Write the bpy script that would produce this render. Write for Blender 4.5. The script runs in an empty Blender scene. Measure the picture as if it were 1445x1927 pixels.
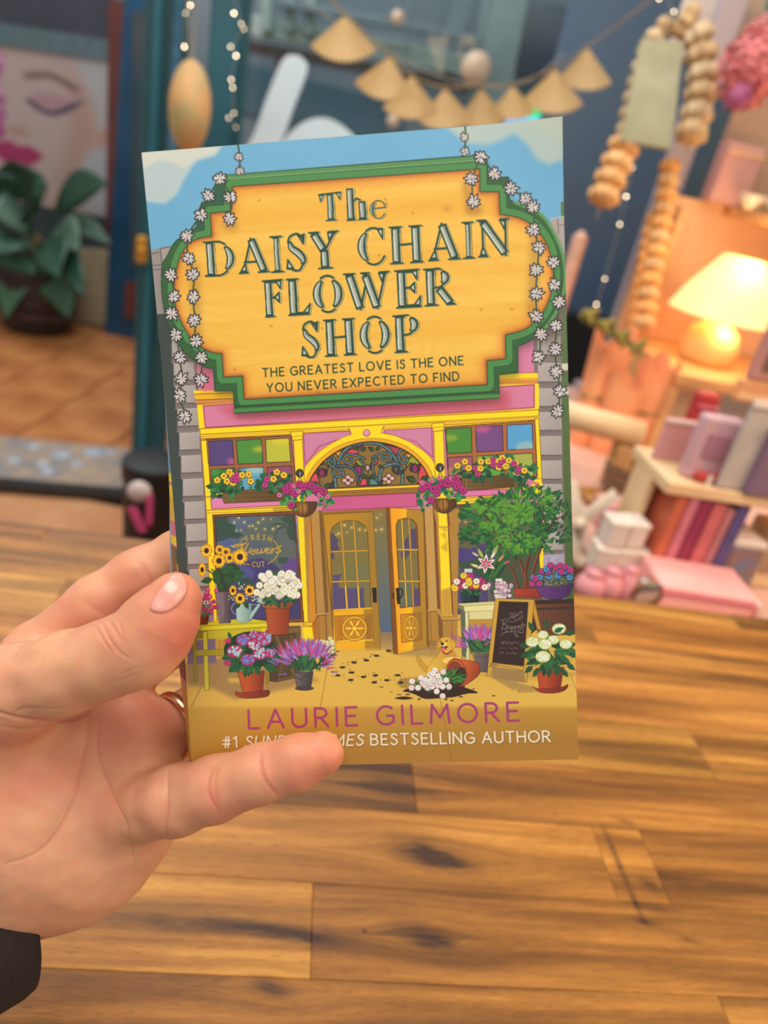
import bpy, bmesh, math, random
import numpy as np
from mathutils import Vector, Matrix
# ---------------------------------------------------------------- camera, world, lights, exposure
S = bpy.context.scene; COL = S.collection
F, CX, CY = 1336.0, 722.5, 963.5                     # focal length and centre in photo pixels (1445 x 1927)
EYE = np.array([0.0, 0.0, 1.26])
_d = np.array([170-CX, 3500-CY, F]); _d /= np.linalg.norm(_d)
_u = -_d; _f = np.array([0, 0, 1.]); _f = _f-_u*(_f@_u); _f /= np.linalg.norm(_f); _r = np.cross(_f, _u)
if _r[0] < 0: _r = -_r
A3 = np.stack([_r, _f, _u])                          # camera axes (x right, y down, z ahead) -> world
def W(px, py, d): return EYE+A3@np.array([(px-CX)/F*d, (py-CY)/F*d, d])
def PX(p): q = A3.T@(np.asarray(p)-EYE); return CX+F*q[0]/q[2], CY+F*q[1]/q[2], q[2]
cam = bpy.data.cameras.new('camera'); co = bpy.data.objects.new('camera', cam); COL.objects.link(co); S.camera = co
Rm = np.stack([A3@[1, 0, 0], A3@[0, -1, 0], A3@[0, 0, -1]], 1)
co.matrix_world = Matrix([list(Rm[i])+[EYE[i]] for i in range(3)]+[[0, 0, 0, 1]])
cam.sensor_fit = 'VERTICAL'; cam.sensor_height = 36; cam.sensor_width = 27; cam.lens = F/1927*36
cam.clip_start = .01; cam.clip_end = 60
cam.dof.use_dof = True; cam.dof.focus_distance = .244; cam.dof.aperture_fstop = 7.3; cam.dof.aperture_blades = 0
S.view_settings.view_transform = 'Standard'; S.view_settings.look = 'None'; S.view_settings.gamma = 1; S.view_settings.use_curve_mapping = False
S.view_settings.exposure = 0.0
wd = bpy.data.worlds.new('shop_ambient'); S.world = wd; wd.use_nodes = True
wd.node_tree.nodes['Background'].inputs[0].default_value = (1.0, .95, .89, 1); wd.node_tree.nodes['Background'].inputs[1].default_value = .47
def area(name, loc, tgt, sx, sy, power, col):
    l = bpy.data.lights.new(name, 'AREA'); l.shape = 'RECTANGLE'; l.size = sx; l.size_y = sy; l.energy = power; l.color = col
    o = bpy.data.objects.new(name, l); COL.objects.link(o); o.location = loc
    o.rotation_euler = (Vector(tgt)-Vector(loc)).to_track_quat('-Z', 'Y').to_euler(); return o
area('ceiling_panel_light', (-.5, .1, 2.75), (-.1, .5, .9), 1.5, .9, 31, (1, .94, .86))
area('ceiling_panel_light', (.9, -.5, 2.6), (.2, .4, .9), 1.0, .8, 9, (1, .9, .78))
area('warm_shop_light', (1.25, .3, 1.7), (.3, .35, .95), .5, .4, 9, (1, .64, .32))
area('window_fill_light', (.0, 1.2, 2.7), (.0, 2.4, 1.5), .5, .3, 14, (1, .95, .9))  # added fill without a fixture, brightens the vinyl letters, fans and posts
area('arcade_daylight', (-1.6, 3.2, 3.4), (-1.6, 3.4, 0), 2.4, 2.0, 75, (.9, .95, 1))
# ---------------------------------------------------------------- helpers
def lin(c): return tuple(((v/255)/12.92 if v/255 <= .04045 else ((v/255+.055)/1.055)**2.4) for v in c)
MATS = {}
def mat(name, c, rough=.6, c2=None, scale=30, bump=0, bscale=200, metal=0, emit=None, es=1, spec=.5, trans=0, sss=0, stretch=(1, 1, 1), alpha=1):
    if name in MATS: return MATS[name]
    m = bpy.data.materials.new(name); m.use_nodes = True; N = m.node_tree.nodes; L = m.node_tree.links; b = N['Principled BSDF']
    b.inputs['Roughness'].default_value = rough; b.inputs['Metallic'].default_value = metal; b.inputs['Specular IOR Level'].default_value = spec
    tc = N.new('ShaderNodeTexCoord'); mp = N.new('ShaderNodeMapping'); mp.inputs['Scale'].default_value = stretch; L.new(tc.outputs['Object'], mp.inputs[0])
    nz = N.new('ShaderNodeTexNoise'); nz.inputs['Scale'].default_value = scale; nz.inputs['Detail'].default_value = 4; L.new(mp.outputs[0], nz.inputs['Vector'])
    cr = N.new('ShaderNodeValToRGB'); c2 = c2 or tuple(v*.9 for v in c); cr.color_ramp.elements[0].color = (*lin(c), 1); cr.color_ramp.elements[1].color = (*lin(c2), 1)
    cr.color_ramp.elements[0].position = .35; cr.color_ramp.elements[1].position = .65; L.new(nz.outputs[0], cr.inputs[0]); L.new(cr.outputs[0], b.inputs['Base Color'])
    if bump:
        n2 = N.new('ShaderNodeTexNoise'); n2.inputs['Scale'].default_value = bscale; L.new(mp.outputs[0], n2.inputs['Vector'])
        bp = N.new('ShaderNodeBump'); bp.inputs['Strength'].default_value = bump; bp.inputs['Distance'].default_value = .002; L.new(n2.outputs[0], bp.inputs['Height']); L.new(bp.outputs[0], b.inputs['Normal'])
    if emit: b.inputs['Emission Color'].default_value = (*lin(emit), 1); b.inputs['Emission Strength'].default_value = es
    if trans: b.inputs['Transmission Weight'].default_value = trans
    if sss: b.inputs['Subsurface Weight'].default_value = sss; b.inputs['Subsurface Radius'].default_value = (.01, .005, .003)
    MATS[name] = m; return m
def link(name, me, m=None, parent=None, smooth=False):
    o = bpy.data.objects.new(name, me); COL.objects.link(o)
    if m is not None: me.materials.append(m)
    if parent is not None: o.parent = parent
    if smooth: me.polygons.foreach_set('use_smooth', [True]*len(me.polygons))
    return o
class MB:                                            # collects shapes and links them as one mesh
    def __init__(s): s.v = []; s.f = []
    def add(s, v, f):
        n = len(s.v); s.v += [tuple(map(float, p)) for p in v]; s.f += [tuple(i+n for i in q) for q in f]; return s
    def box(s, c, d, X=None, bev=0):                 # centre, size, optional 3x3 axes (rows)
        X = np.eye(3) if X is None else np.asarray(X); d = np.array(d)/2; b = min(bev, min(d)*.9); v = []; f = []
        if b <= 0:
            for i in (-1, 1):
                for j in (-1, 1):
                    for k in (-1, 1): v.append(np.array(c)+(np.array([i, j, k])*d)@X)
            return s.add(v, [(0, 1, 3, 2), (4, 6, 7, 5), (0, 4, 5, 1), (2, 3, 7, 6), (0, 2, 6, 4), (1, 5, 7, 3)])
        idx = {}
        for i in (-1, 1):
            for j in (-1, 1):
                for k in (-1, 1):
                    for a in range(3):
                        q = np.array([i, j, k])*(d-b); q[a] = (i, j, k)[a]*d[a]; idx[i, j, k, a] = len(v); v.append(np.array(c)+q@X)
        for a in range(3):
            o1, o2 = [x for x in range(3) if x != a]
            for sg in (-1, 1):
                q = []
                for p1, p2 in ((-1, -1), (1, -1), (1, 1), (-1, 1)):
                    t = [0, 0, 0]; t[a] = sg; t[o1] = p1; t[o2] = p2; q.append(idx[(*t, a)])
                f.append(tuple(q if (sg == 1) == (a != 1) else q[::-1]))
        for a in range(3):                           # edges parallel to axis a
            o1, o2 = [x for x in range(3) if x != a]
            for p1 in (-1, 1):
                for p2 in (-1, 1):
                    q = []
                    for e, ax in ((-1, o1), (-1, o2), (1, o2), (1, o1)):
                        t = [0, 0, 0]; t[a] = e; t[o1] = p1; t[o2] = p2; q.append(idx[(*t, ax)])
                    f.append(tuple(q))
        for i in (-1, 1):
            for j in (-1, 1):
                for k in (-1, 1): f.append(tuple(idx[i, j, k, a] for a in range(3)))
        return s.add(v, f)
    def lathe(s, prof, c=(0, 0, 0), n=20, X=None, cap=True):   # (r, z) pairs
        X = np.eye(3) if X is None else np.asarray(X); v = []; m = len(prof)
        for r, z in prof:
            for k in range(n): a = 2*math.pi*k/n; v.append(np.array(c)+np.array([r*math.cos(a), r*math.sin(a), z])@X)
        f = [(i*n+k, i*n+(k+1) % n, (i+1)*n+(k+1) % n, (i+1)*n+k) for i in range(m-1) for k in range(n)]
        if cap: f += [tuple(range(n))[::-1], tuple((m-1)*n+k for k in range(n))]
        return s.add(v, f)
    def tube(s, pts, r, n=8, r1=None):
        P = [np.array(p, float) for p in pts]; v = []; m = len(P); up = np.array([.13, .21, 1.])
        for i, p in enumerate(P):
            d = P[min(i+1, m-1)]-P[max(i-1, 0)]; d = d/(np.linalg.norm(d)+1e-12); a = np.cross(d, up); a /= np.linalg.norm(a)+1e-12; b = np.cross(d, a)
            R = r if r1 is None else r+(r1-r)*i/(m-1)
            for k in range(n): t = 2*math.pi*k/n; v.append(p+(a*math.cos(t)+b*math.sin(t))*R)
        f = [(i*n+k, i*n+(k+1) % n, (i+1)*n+(k+1) % n, (i+1)*n+k) for i in range(m-1) for k in range(n)]+[tuple(range(n))[::-1], tuple((m-1)*n+k for k in range(n))]
        return s.add(v, f)
    def sheet(s, grid, th=0, nrm=None):              # grid of points -> surface, optional thickness
        G = np.array(grid, float); a, b = G.shape[:2]; f = [(i*b+j, i*b+j+1, (i+1)*b+j+1, (i+1)*b+j) for i in range(a-1) for j in range(b-1)]
        if not th: return s.add(G.reshape(-1, 3), f)
        n = np.array(nrm, float); n = n/np.linalg.norm(n)*th; v = list(G.reshape(-1, 3))+list(G.reshape(-1, 3)-n); o = a*b
        f2 = [tuple(i+o for i in q[::-1]) for q in f]
        rim = [j for j in range(b)]+[i*b+b-1 for i in range(1, a)]+[(a-1)*b+j for j in range(b-2, -1, -1)]+[i*b for i in range(a-2, 0, -1)]
        f3 = [(rim[k], rim[k-1], rim[k-1]+o, rim[k]+o) for k in range(len(rim))]
        return s.add(v, f+f2+f3)
    def prism(s, poly, th, c=(0, 0, 0), X=None):     # polygon in local x,z extruded along y by th
        X = np.eye(3) if X is None else np.asarray(X); n = len(poly)
        v = [np.array(c)+np.array([x, -th/2, z])@X for x, z in poly]+[np.array(c)+np.array([x, th/2, z])@X for x, z in poly]
        return s.add(v, [tuple(range(n)), tuple(range(2*n-1, n-1, -1))]+[(k, k+n, (k+1) % n+n, (k+1) % n) for k in range(n)])
    def build(s, name, m, parent=None, smooth=False):
        me = bpy.data.meshes.new(name); off = OFF.get(parent.name, (0, 0, 0)) if parent is not None else (0, 0, 0)
        v = np.array(s.v)-np.array(off); o0 = np.zeros(3)
        if parent is None: o0 = v.mean(0); v = v-o0
        me.from_pydata([tuple(p) for p in v], [], s.f); me.update()
        bm = bmesh.new(); bm.from_mesh(me); bmesh.ops.recalc_face_normals(bm, faces=bm.faces); bm.to_mesh(me); bm.free()
        o = link(name, me, m, parent, smooth); o.location = tuple(o0); OFF[o.name] = tuple(np.array(off)) if parent is not None else tuple(o0); return o
OFF = {}
def tag(o, label, cat, group=None):
    o['label'] = label; o['category'] = cat
    if group: o['group'] = group
    return o
def thing(name, label, cat, loc, group=None):        # Empty at the thing's base; its parts are given in world coordinates
    o = bpy.data.objects.new(name, None); COL.objects.link(o); o.location = tuple(loc); OFF[o.name] = tuple(float(v) for v in loc); o.empty_display_size = .02
    return tag(o, label, cat, group)
def struct(o): o['kind'] = 'structure'; return o
def yawX(a): c, s_ = math.cos(a), math.sin(a); return np.array([[c, s_, 0], [-s_, c, 0], [0, 0, 1.]])
def rise(P, py):                                     # point above/below P that projects on row py
    lo, hi = -3., 4.
    for _ in range(50):
        m_ = (lo+hi)/2; q = P+np.array([0, 0, m_])
        if PX(q)[1] > py: lo = m_
        else: hi = m_
    return P+np.array([0, 0, lo])
# ---------------------------------------------------------------- room
TH = math.radians(9.42); CE = np.array([math.cos(TH), math.sin(TH), 0]); CN = np.array([-math.sin(TH), math.cos(TH), 0])
def floorpt(px, py, z=0): r = W(px, py, 1)-EYE; t = (z-EYE[2])/r[2]; return EYE+r*t
def tile_floor(name, x0, x1, y0, y1, z, sz, m, mg, gap=.006):
    b = MB(); b.box(((x0+x1)/2, (y0+y1)/2, z-.03), (x1-x0, y1-y0, .05)); base = struct(b.build(name, mg))
    return base
mt_grout = mat('grout', (150, 98, 60), .8, (120, 76, 46), 40)
mt_tile = mat('terracotta_tile', (196, 132, 78), .35, (166, 100, 54), 5, .15, 40)
mt_in = mat('indoor_floor', (206, 150, 104), .5, (186, 128, 84), 4)
fl = tile_floor('floor', -4.2, 3.2, -1.2, 6.4, 0, .33, mt_tile, mt_grout)
tm = bpy.data.meshes.new('tile'); tb = MB().box((0, 0, 0), (.325, .325, .014), None, .003); tm.from_pydata(tb.v, [], tb.f); tm.materials.append(mt_tile)
for i in range(9):
    for j in range(9):
        x, y = -3.6+i*.333, 2.52+j*.333
        px, py, d = PX((x, y, 0))
        if not (-120 < px < 420 and 560 < py < 1000): continue
        o = bpy.data.objects.new('tile', tm); COL.objects.link(o); o.parent = fl; o.location = tuple(np.array((x, y, -.001+random.Random(i*9+j).random()*.002))-OFF[fl.name])
b = MB().box((-1.2, 1.1, .003), (3.4, 1.9, .012)); struct(b.build('floor_indoor', mt_in))
# threshold band with pebbles and dark sill
p0, p1 = floorpt(0, 926), floorpt(235, 945); dr = (p1-p0)/np.linalg.norm(p1-p0); nn = np.array([-dr[1], dr[0], 0]); Xs = np.array([dr, nn, [0, 0, 1]])
mt_thr = mat('speckled_stone_strip', (128, 128, 130), .5, (176, 150, 124), 22)
thr = struct(MB().box((p0+p1)/2+nn*.2+(0, 0, .012), (3.4, .36, .03), Xs).build('trim_1', mt_thr))
rr = random.Random(4)
for k in range(30):
    c = (p0+p1)/2+dr*(rr.random()*1.5-1.0)+nn*(.06+rr.random()*.28)+(0, 0, .028); r = .02+rr.random()*.02
    MB().lathe([(r*.5, .006), (r, .002), (r, -.002)], c, 9).build('pebble', mat('pale_pebble', (176, 180, 188), .4, (140, 150, 168)), thr)
struct(MB().box((p0+p1)/2+(0, 0, .02), (3.4, .05, .045), Xs).build('trim_2', mat('dark_sill', (40, 40, 40), .4)))
# shop front: teal posts, glass
teal = mat('teal_paint', (34, 104, 120), .4, (26, 86, 100), 3); teal_d = mat('dark_teal_paint', (34, 84, 92), .4)
pb = floorpt(292, 900); pb = pb+nn*.05
def post(px, wpx, d, name, m, ztop=3.2, dep=.09, zb=0):
    c = W(px, 400, d); w = wpx*d/F; return struct(MB().box((c[0], c[1], (zb+ztop)/2), (w, dep, ztop-zb), Xs, .006).build(name, m))
bw = thing('shop_door_frame', 'dark teal painted door post between the poster view and the window', 'door frame', (W(292, 400, 2.35)[0], W(292, 400, 2.35)[1], 0))
def upright(par, name, px, wpx, d, m, z0, z1, dep):
    c = W(px, 400, d); w = wpx*d/F; return MB().box((c[0], c[1], (z0+z1)/2), (w, dep, z1-z0), Xs, .005).build(name, m, par)
upright(bw, 'post', 300, 70, 2.35, teal_d, 0, 3.0, .1); upright(bw, 'bead', 284, 16, 2.28, teal, .02, 3.0, .03); upright(bw, 'bead', 318, 16, 2.28, mat('pale_teal_bead', (70, 110, 140), .15, (40, 90, 110)), .5, 3.0, .03)
bw2 = thing('window_post', 'teal window post behind the hanging oval plaque', 'post', (W(400, 300, 2.45)[0], W(400, 300, 2.45)[1], 0))
upright(bw2, 'post', 408, 66, 2.45, teal, 0, 3.0, .1); upright(bw2, 'bead', 436, 12, 2.36, teal_d, 0, 3.0, .03)
# stall riser below the window (behind the book) and glass panes
P_ = W(420, 700, 2.45); q = P_.copy(); q[2] = .42
struct(MB().box(q+dr*1.0, (2.1, .08, .84), Xs).build('wall_front', mat('dark_riser', (36, 40, 42), .5)))
def glassmat():
    m = bpy.data.materials.new('window_glass'); m.use_nodes = True; N = m.node_tree.nodes; L = m.node_tree.links; N.remove(N['Principled BSDF'])
    t = N.new('ShaderNodeBsdfTransparent'); t.inputs[0].default_value = (.86, .92, .93, 1); g = N.new('ShaderNodeBsdfGlossy'); g.inputs['Roughness'].default_value = .03
    fz = N.new('ShaderNodeFresnel'); fz.inputs['IOR'].default_value = 1.2; mx = N.new('ShaderNodeMixShader'); L.new(fz.outputs[0], mx.inputs[0]); L.new(t.outputs[0], mx.inputs[1]); L.new(g.outputs[0], mx.inputs[2]); L.new(mx.outputs[0], N['Material Output'].inputs[0]); return m
gm = glassmat()
gp = struct(MB().box(q+dr*1.0+nn*.02+(0, 0, 1.35), (1.95, .006, 1.86), Xs).build('window_1', gm))
# far side of the arcade
fy = floorpt(100, 603)[1]
slate = mat('slate_wall', (122, 132, 138), .6, (100, 112, 120), 1.5)
struct(MB().box((.6, fy+.9, 1.9), (6.4, .08, 3.8)).build('wall_back', slate))
struct(MB().box((-3.3, fy+.12, 1.9), (1.95, .08, 3.8)).build('wall_left', mat('dark_fascia', (62, 66, 78), .6, (48, 54, 64), 2)))
# ---------------------------------------------------------------- flat print of the book cover (drawn in code)
PW, PH = 1290, 2000                      # print resolution, 10 px per mm
class Canvas:
    def __init__(s, w, h, M):
        s.w, s.h, s.M = w, h, M; s.a = np.zeros((h, w, 3), np.float32); s.v = (0, 0, 1); s.clip = None
        s.k = 1.0
    def view(s, ox=0, oy=0, sc=1): s.v = (ox, oy, sc)
    def T(s, pts):
        p = np.asarray(pts, float).reshape(-1, 2); ox, oy, sc = s.v
        q = np.c_[p[:, 0]/sc+ox, p[:, 1]/sc+oy, np.ones(len(p))] @ s.M.T
        return q[:, :2]/q[:, 2:]
    def sc(s, w): return w/s.v[2]*s.k
    def put(s, x0, y0, m, col, al=1):
        h, w = m.shape; X0, Y0 = max(x0, 0), max(y0, 0); X1, Y1 = min(x0+w, s.w), min(y0+h, s.h)
        if X1 <= X0 or Y1 <= Y0: return
        m = m[Y0-y0:Y1-y0, X0-x0:X1-x0].astype(np.float32)*al
        if s.clip is not None: m = m*s.clip[Y0:Y1, X0:X1]
        c = np.asarray(col, np.float32)
        if c.ndim == 3: c = c[Y0-y0:Y1-y0, X0-x0:X1-x0]
        s.a[Y0:Y1, X0:X1] += m[..., None]*(c-s.a[Y0:Y1, X0:X1])
    def mask(s, q, soft=0):
        pad = int(soft*2)+1
        x0, y0 = np.floor(q.min(0)).astype(int)-pad; x1, y1 = np.ceil(q.max(0)).astype(int)+pad
        x0 = max(x0, -60); y0 = max(y0, -60); x1 = min(x1, s.w+60); y1 = min(y1, s.h+60)
        if x1 <= x0 or y1 <= y0: return 0, 0, np.zeros((1, 1), np.float32)
        X = np.arange(x0, x1)+.5; m = np.zeros((y1-y0, x1-x0), np.float32)
        n = len(q)
        for sub in (0, .5):                                  # even-odd scanlines, two per row
            Y = np.arange(y0, y1)+.25+sub; ins = np.zeros((y1-y0, x1-x0), bool)
            for i in range(n):
                a, b = q[i], q[(i+1) % n]
                if a[1] == b[1]: continue
                lo, hi = min(a[1], b[1]), max(a[1], b[1]); r = np.nonzero((Y >= lo) & (Y < hi))[0]
                if len(r): ins[r] ^= X[None] < (a[0]+(Y[r]-a[1])*(b[0]-a[0])/(b[1]-a[1]))[:, None]
            m += ins*.5
        if soft: m = blur(m, soft)
        return x0, y0, m
    def poly(s, pts, col, al=1, soft=0, line=None, lw=2):
        q = s.T(pts); x0, y0, m = s.mask(q, s.sc(soft) if soft else 0)
        if isinstance(col, tuple) and isinstance(col[0], tuple): # gradient ((x,y,rgb),(x,y,rgb))
            (xa, ya, ca), (xb, yb, cb) = col; A, B = s.T([(xa, ya), (xb, yb)]); d = B-A
            Y, X = np.mgrid[y0:y0+m.shape[0], x0:x0+m.shape[1]]
            t = np.clip(((X-A[0])*d[0]+(Y-A[1])*d[1])/(d@d), 0, 1)[..., None]
            c = rgb(ca)*(1-t)+rgb(cb)*t
        else: c = rgb(col)
        s.put(x0, y0, m, c, al)
        if line is not None: s.stroke(list(pts)+[pts[0]], lw, line)
    def stroke(s, pts, w, col, al=1, w1=None, soft=0):
        q = s.T(pts); n = len(q)-1; W = s.sc(w)/2; W1 = W if w1 is None else s.sc(w1)/2; c = rgb(col)
        if n < 1: return
        x0, y0 = np.floor(q.min(0)-max(W, W1)-2-soft*3).astype(int); x1, y1 = np.ceil(q.max(0)+max(W, W1)+2+soft*3).astype(int)
        x0 = max(x0, 0); y0 = max(y0, 0); x1 = min(x1, s.w); y1 = min(y1, s.h)
        if x1 <= x0 or y1 <= y0: return
        M = np.zeros((y1-y0, x1-x0), np.float32)
        for i in range(n):
            a, b = q[i], q[i+1]; wa = W+(W1-W)*i/n; wb = W+(W1-W)*(i+1)/n; mw = max(wa, wb)+2
            X0, Y0 = np.maximum(np.floor(np.minimum(a, b)-mw).astype(int), (x0, y0)); X1, Y1 = np.minimum(np.ceil(np.maximum(a, b)+mw).astype(int), (x1, y1))
            if X1 <= X0 or Y1 <= Y0: continue
            Y, X = np.mgrid[Y0:Y1, X0:X1]; X = X+.5-a[0]; Y = Y+.5-a[1]; d = b-a; L = d@d+1e-9
            t = np.clip((X*d[0]+Y*d[1])/L, 0, 1); D = np.hypot(X-t*d[0], Y-t*d[1])
            v = np.clip(wa+(wb-wa)*t-D+.5, 0, 1)
            sl = M[Y0-y0:Y1-y0, X0-x0:X1-x0]; np.maximum(sl, v, out=sl)
        if soft: M = blur(M, s.sc(soft))
        s.put(x0, y0, M, c, al)
    def ell(s, cx, cy, rx, ry=None, col=(0, 0, 0), al=1, soft=0, rot=0, line=None, lw=2, a0=0, a1=360):
        s.poly(arc(cx, cy, rx, ry or rx, a0, a1, 28, rot), col, al, soft, line, lw)
def rgb(c): return np.array(c, np.float32)/255
def blur(m, r):
    r = max(int(round(r)), 1)
    for ax in (0, 1):
        for _ in range(2):
            p = [(0, 0), (0, 0)]; p[ax] = (r+1, r); c = np.cumsum(np.pad(m, p), axis=ax, dtype=np.float64)
            n = m.shape[ax]; k = 2*r+1
            m = ((c[k:k+n]-c[:n]) if ax == 0 else (c[:, k:k+n]-c[:, :n]))/k
            m = m.astype(np.float32)
    return m
def arc(cx, cy, rx, ry, a0, a1, n=16, rot=0):
    t = np.radians(np.linspace(a0, a1, n)); r = math.radians(rot); x = rx*np.cos(t); y = ry*np.sin(t)
    return list(zip(cx+x*math.cos(r)-y*math.sin(r), cy+x*math.sin(r)+y*math.cos(r)))
def spline(p, n=6, closed=False):
    p = np.asarray(p, float); P = np.r_[p[-1:], p, p[:2]] if closed else np.r_[p[:1], p, p[-1:]]
    out = []
    for i in range(1, len(P)-2):
        a, b, c, d = P[i-1:i+3]
        for t in np.arange(n)/n: out.append(.5*(2*b+(c-a)*t+(2*a-5*b+4*c-d)*t*t+(3*b-a-3*c+d)*t**3))
    if not closed: out.append(p[-1])
    return np.array(out)
def noise2(h, w, fx, fy, seed, oct=3):
    r = np.random.default_rng(seed); out = np.zeros((h, w), np.float32); am = 1; tot = 0
    for o in range(oct):
        gx, gy = max(int(fx*2**o), 2), max(int(fy*2**o), 2); g = r.random((gy+2, gx+2)).astype(np.float32)
        y = np.linspace(0, gy, h); x = np.linspace(0, gx, w); yi = y.astype(int); xi = x.astype(int); ty = y-yi; tx = x-xi
        ty = ty*ty*(3-2*ty); tx = tx*tx*(3-2*tx); a = g[yi][:, xi]; b = g[yi][:, xi+1]; c = g[yi+1][:, xi]; d = g[yi+1][:, xi+1]
        out += am*((a*(1-tx)+b*tx)*(1-ty[:, None])+(c*(1-tx)+d*tx)*ty[:, None]); tot += am; am *= .5
    return out/tot-.5
# ---- lettering: skeletons in a unit box (x right 0..w, y up 0..1)
def A_(cx, cy, rx, ry, a0, a1, n=12): return arc(cx, cy, rx, ry, a0, a1, n)
SANS = {
 'A': (.72, [[(0, 0), (.36, 1), (.72, 0)], [(.12, .33), (.6, .33)]]),
 'B': (.58, [[(0, 0), (0, 1)], [(0, 1)]+A_(.28, .77, .24, .23, 90, -90)+[(0, .54)], [(.28, .54)]+A_(.3, .27, .27, .27, 90, -90)+[(0, 0)]]),
 'C': (.68, [A_(.42, .5, .42, .5, 50, 310, 18)]),
 'D': (.68, [[(0, 0), (0, 1)], [(0, 1)]+A_(.24, .5, .44, .5, 90, -90, 14)+[(0, 0)]]),
 'E': (.5, [[(.5, 1), (0, 1), (0, 0), (.5, 0)], [(0, .53), (.42, .53)]]),
 'F': (.48, [[(.48, 1), (0, 1), (0, 0)], [(0, .5), (.4, .5)]]),
 'G': (.76, [A_(.42, .5, .42, .5, 50, 315, 18)+[(.76, .14), (.76, .48), (.46, .48)]]),
 'H': (.64, [[(0, 0), (0, 1)], [(.64, 0), (.64, 1)], [(0, .52), (.64, .52)]]),
 'I': (.0, [[(0, 0), (0, 1)]]),
 'L': (.46, [[(0, 1), (0, 0), (.46, 0)]]),
 'M': (.86, [[(0, 0), (.08, 1), (.43, .3), (.78, 1), (.86, 0)]]),
 'N': (.66, [[(0, 0), (0, 1), (.66, 0), (.66, 1)]]),
 'O': (.86, [A_(.43, .5, .43, .5, 0, 360, 26)]),
 'P': (.52, [[(0, 0), (0, 1)], [(0, 1)]+A_(.25, .73, .27, .27, 90, -90)+[(0, .46)]]),
 'R': (.58, [[(0, 0), (0, 1)], [(0, 1)]+A_(.25, .74, .27, .26, 90, -90)+[(0, .48)], [(.24, .48), (.58, 0)]]),
 'S': (.5, [spline([(.47, .86), (.3, 1), (.1, .93), (.05, .74), (.24, .55), (.44, .4), (.48, .18), (.3, .01), (.12, .02), (.0, .14)])]),
 'T': (.62, [[(0, 1), (.62, 1)], [(.31, 1), (.31, 0)]]),
 'U': (.64, [[(0, 1)]+A_(.32, .32, .32, .32, 180, 360)+[(.64, 1)]]),
 'V': (.7, [[(0, 1), (.35, 0), (.7, 1)]]),
 'X': (.62, [[(0, 1), (.62, 0)], [(.62, 1), (0, 0)]]),
 'Y': (.64, [[(0, 1), (.32, .46), (.64, 1)], [(.32, .46), (.32, 0)]]),
 '1': (.24, [[(0, .8), (.24, 1), (.24, 0)]]),
 '#': (.6, [[(.2, 0), (.3, 1)], [(.42, 0), (.52, 1)], [(.03, .68), (.62, .68)], [(0, .32), (.58, .32)]]),
 ' ': (.1, []),
}
def sans(c, text, p0, p1, cap, w, col, gap=.3, it=None, al=1, soft=0):
    p0 = np.array(p0, float); p1 = np.array(p1, float); xs = []; x = 0
    for ch in text: xs.append(x); x += SANS[ch][0]+gap
    tot = x-gap; e = (p1-p0)/tot
    a, b = c.T([p0, p0+(0, 1)]), None; up = np.array([-.055+.03*(p0[0]/c.v[2]+c.v[0]-330)/700, -1.0])*cap
    for k, ch in enumerate(text):
        sl = .2*cap/np.hypot(*e)*1.0 if it and it[0] <= k < it[1] else 0
        for st in SANS[ch][1]:
            c.stroke([p0+e*(xs[k]+px+sl*py)+up*py for px, py in st], w, col, al, soft=soft)
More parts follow.
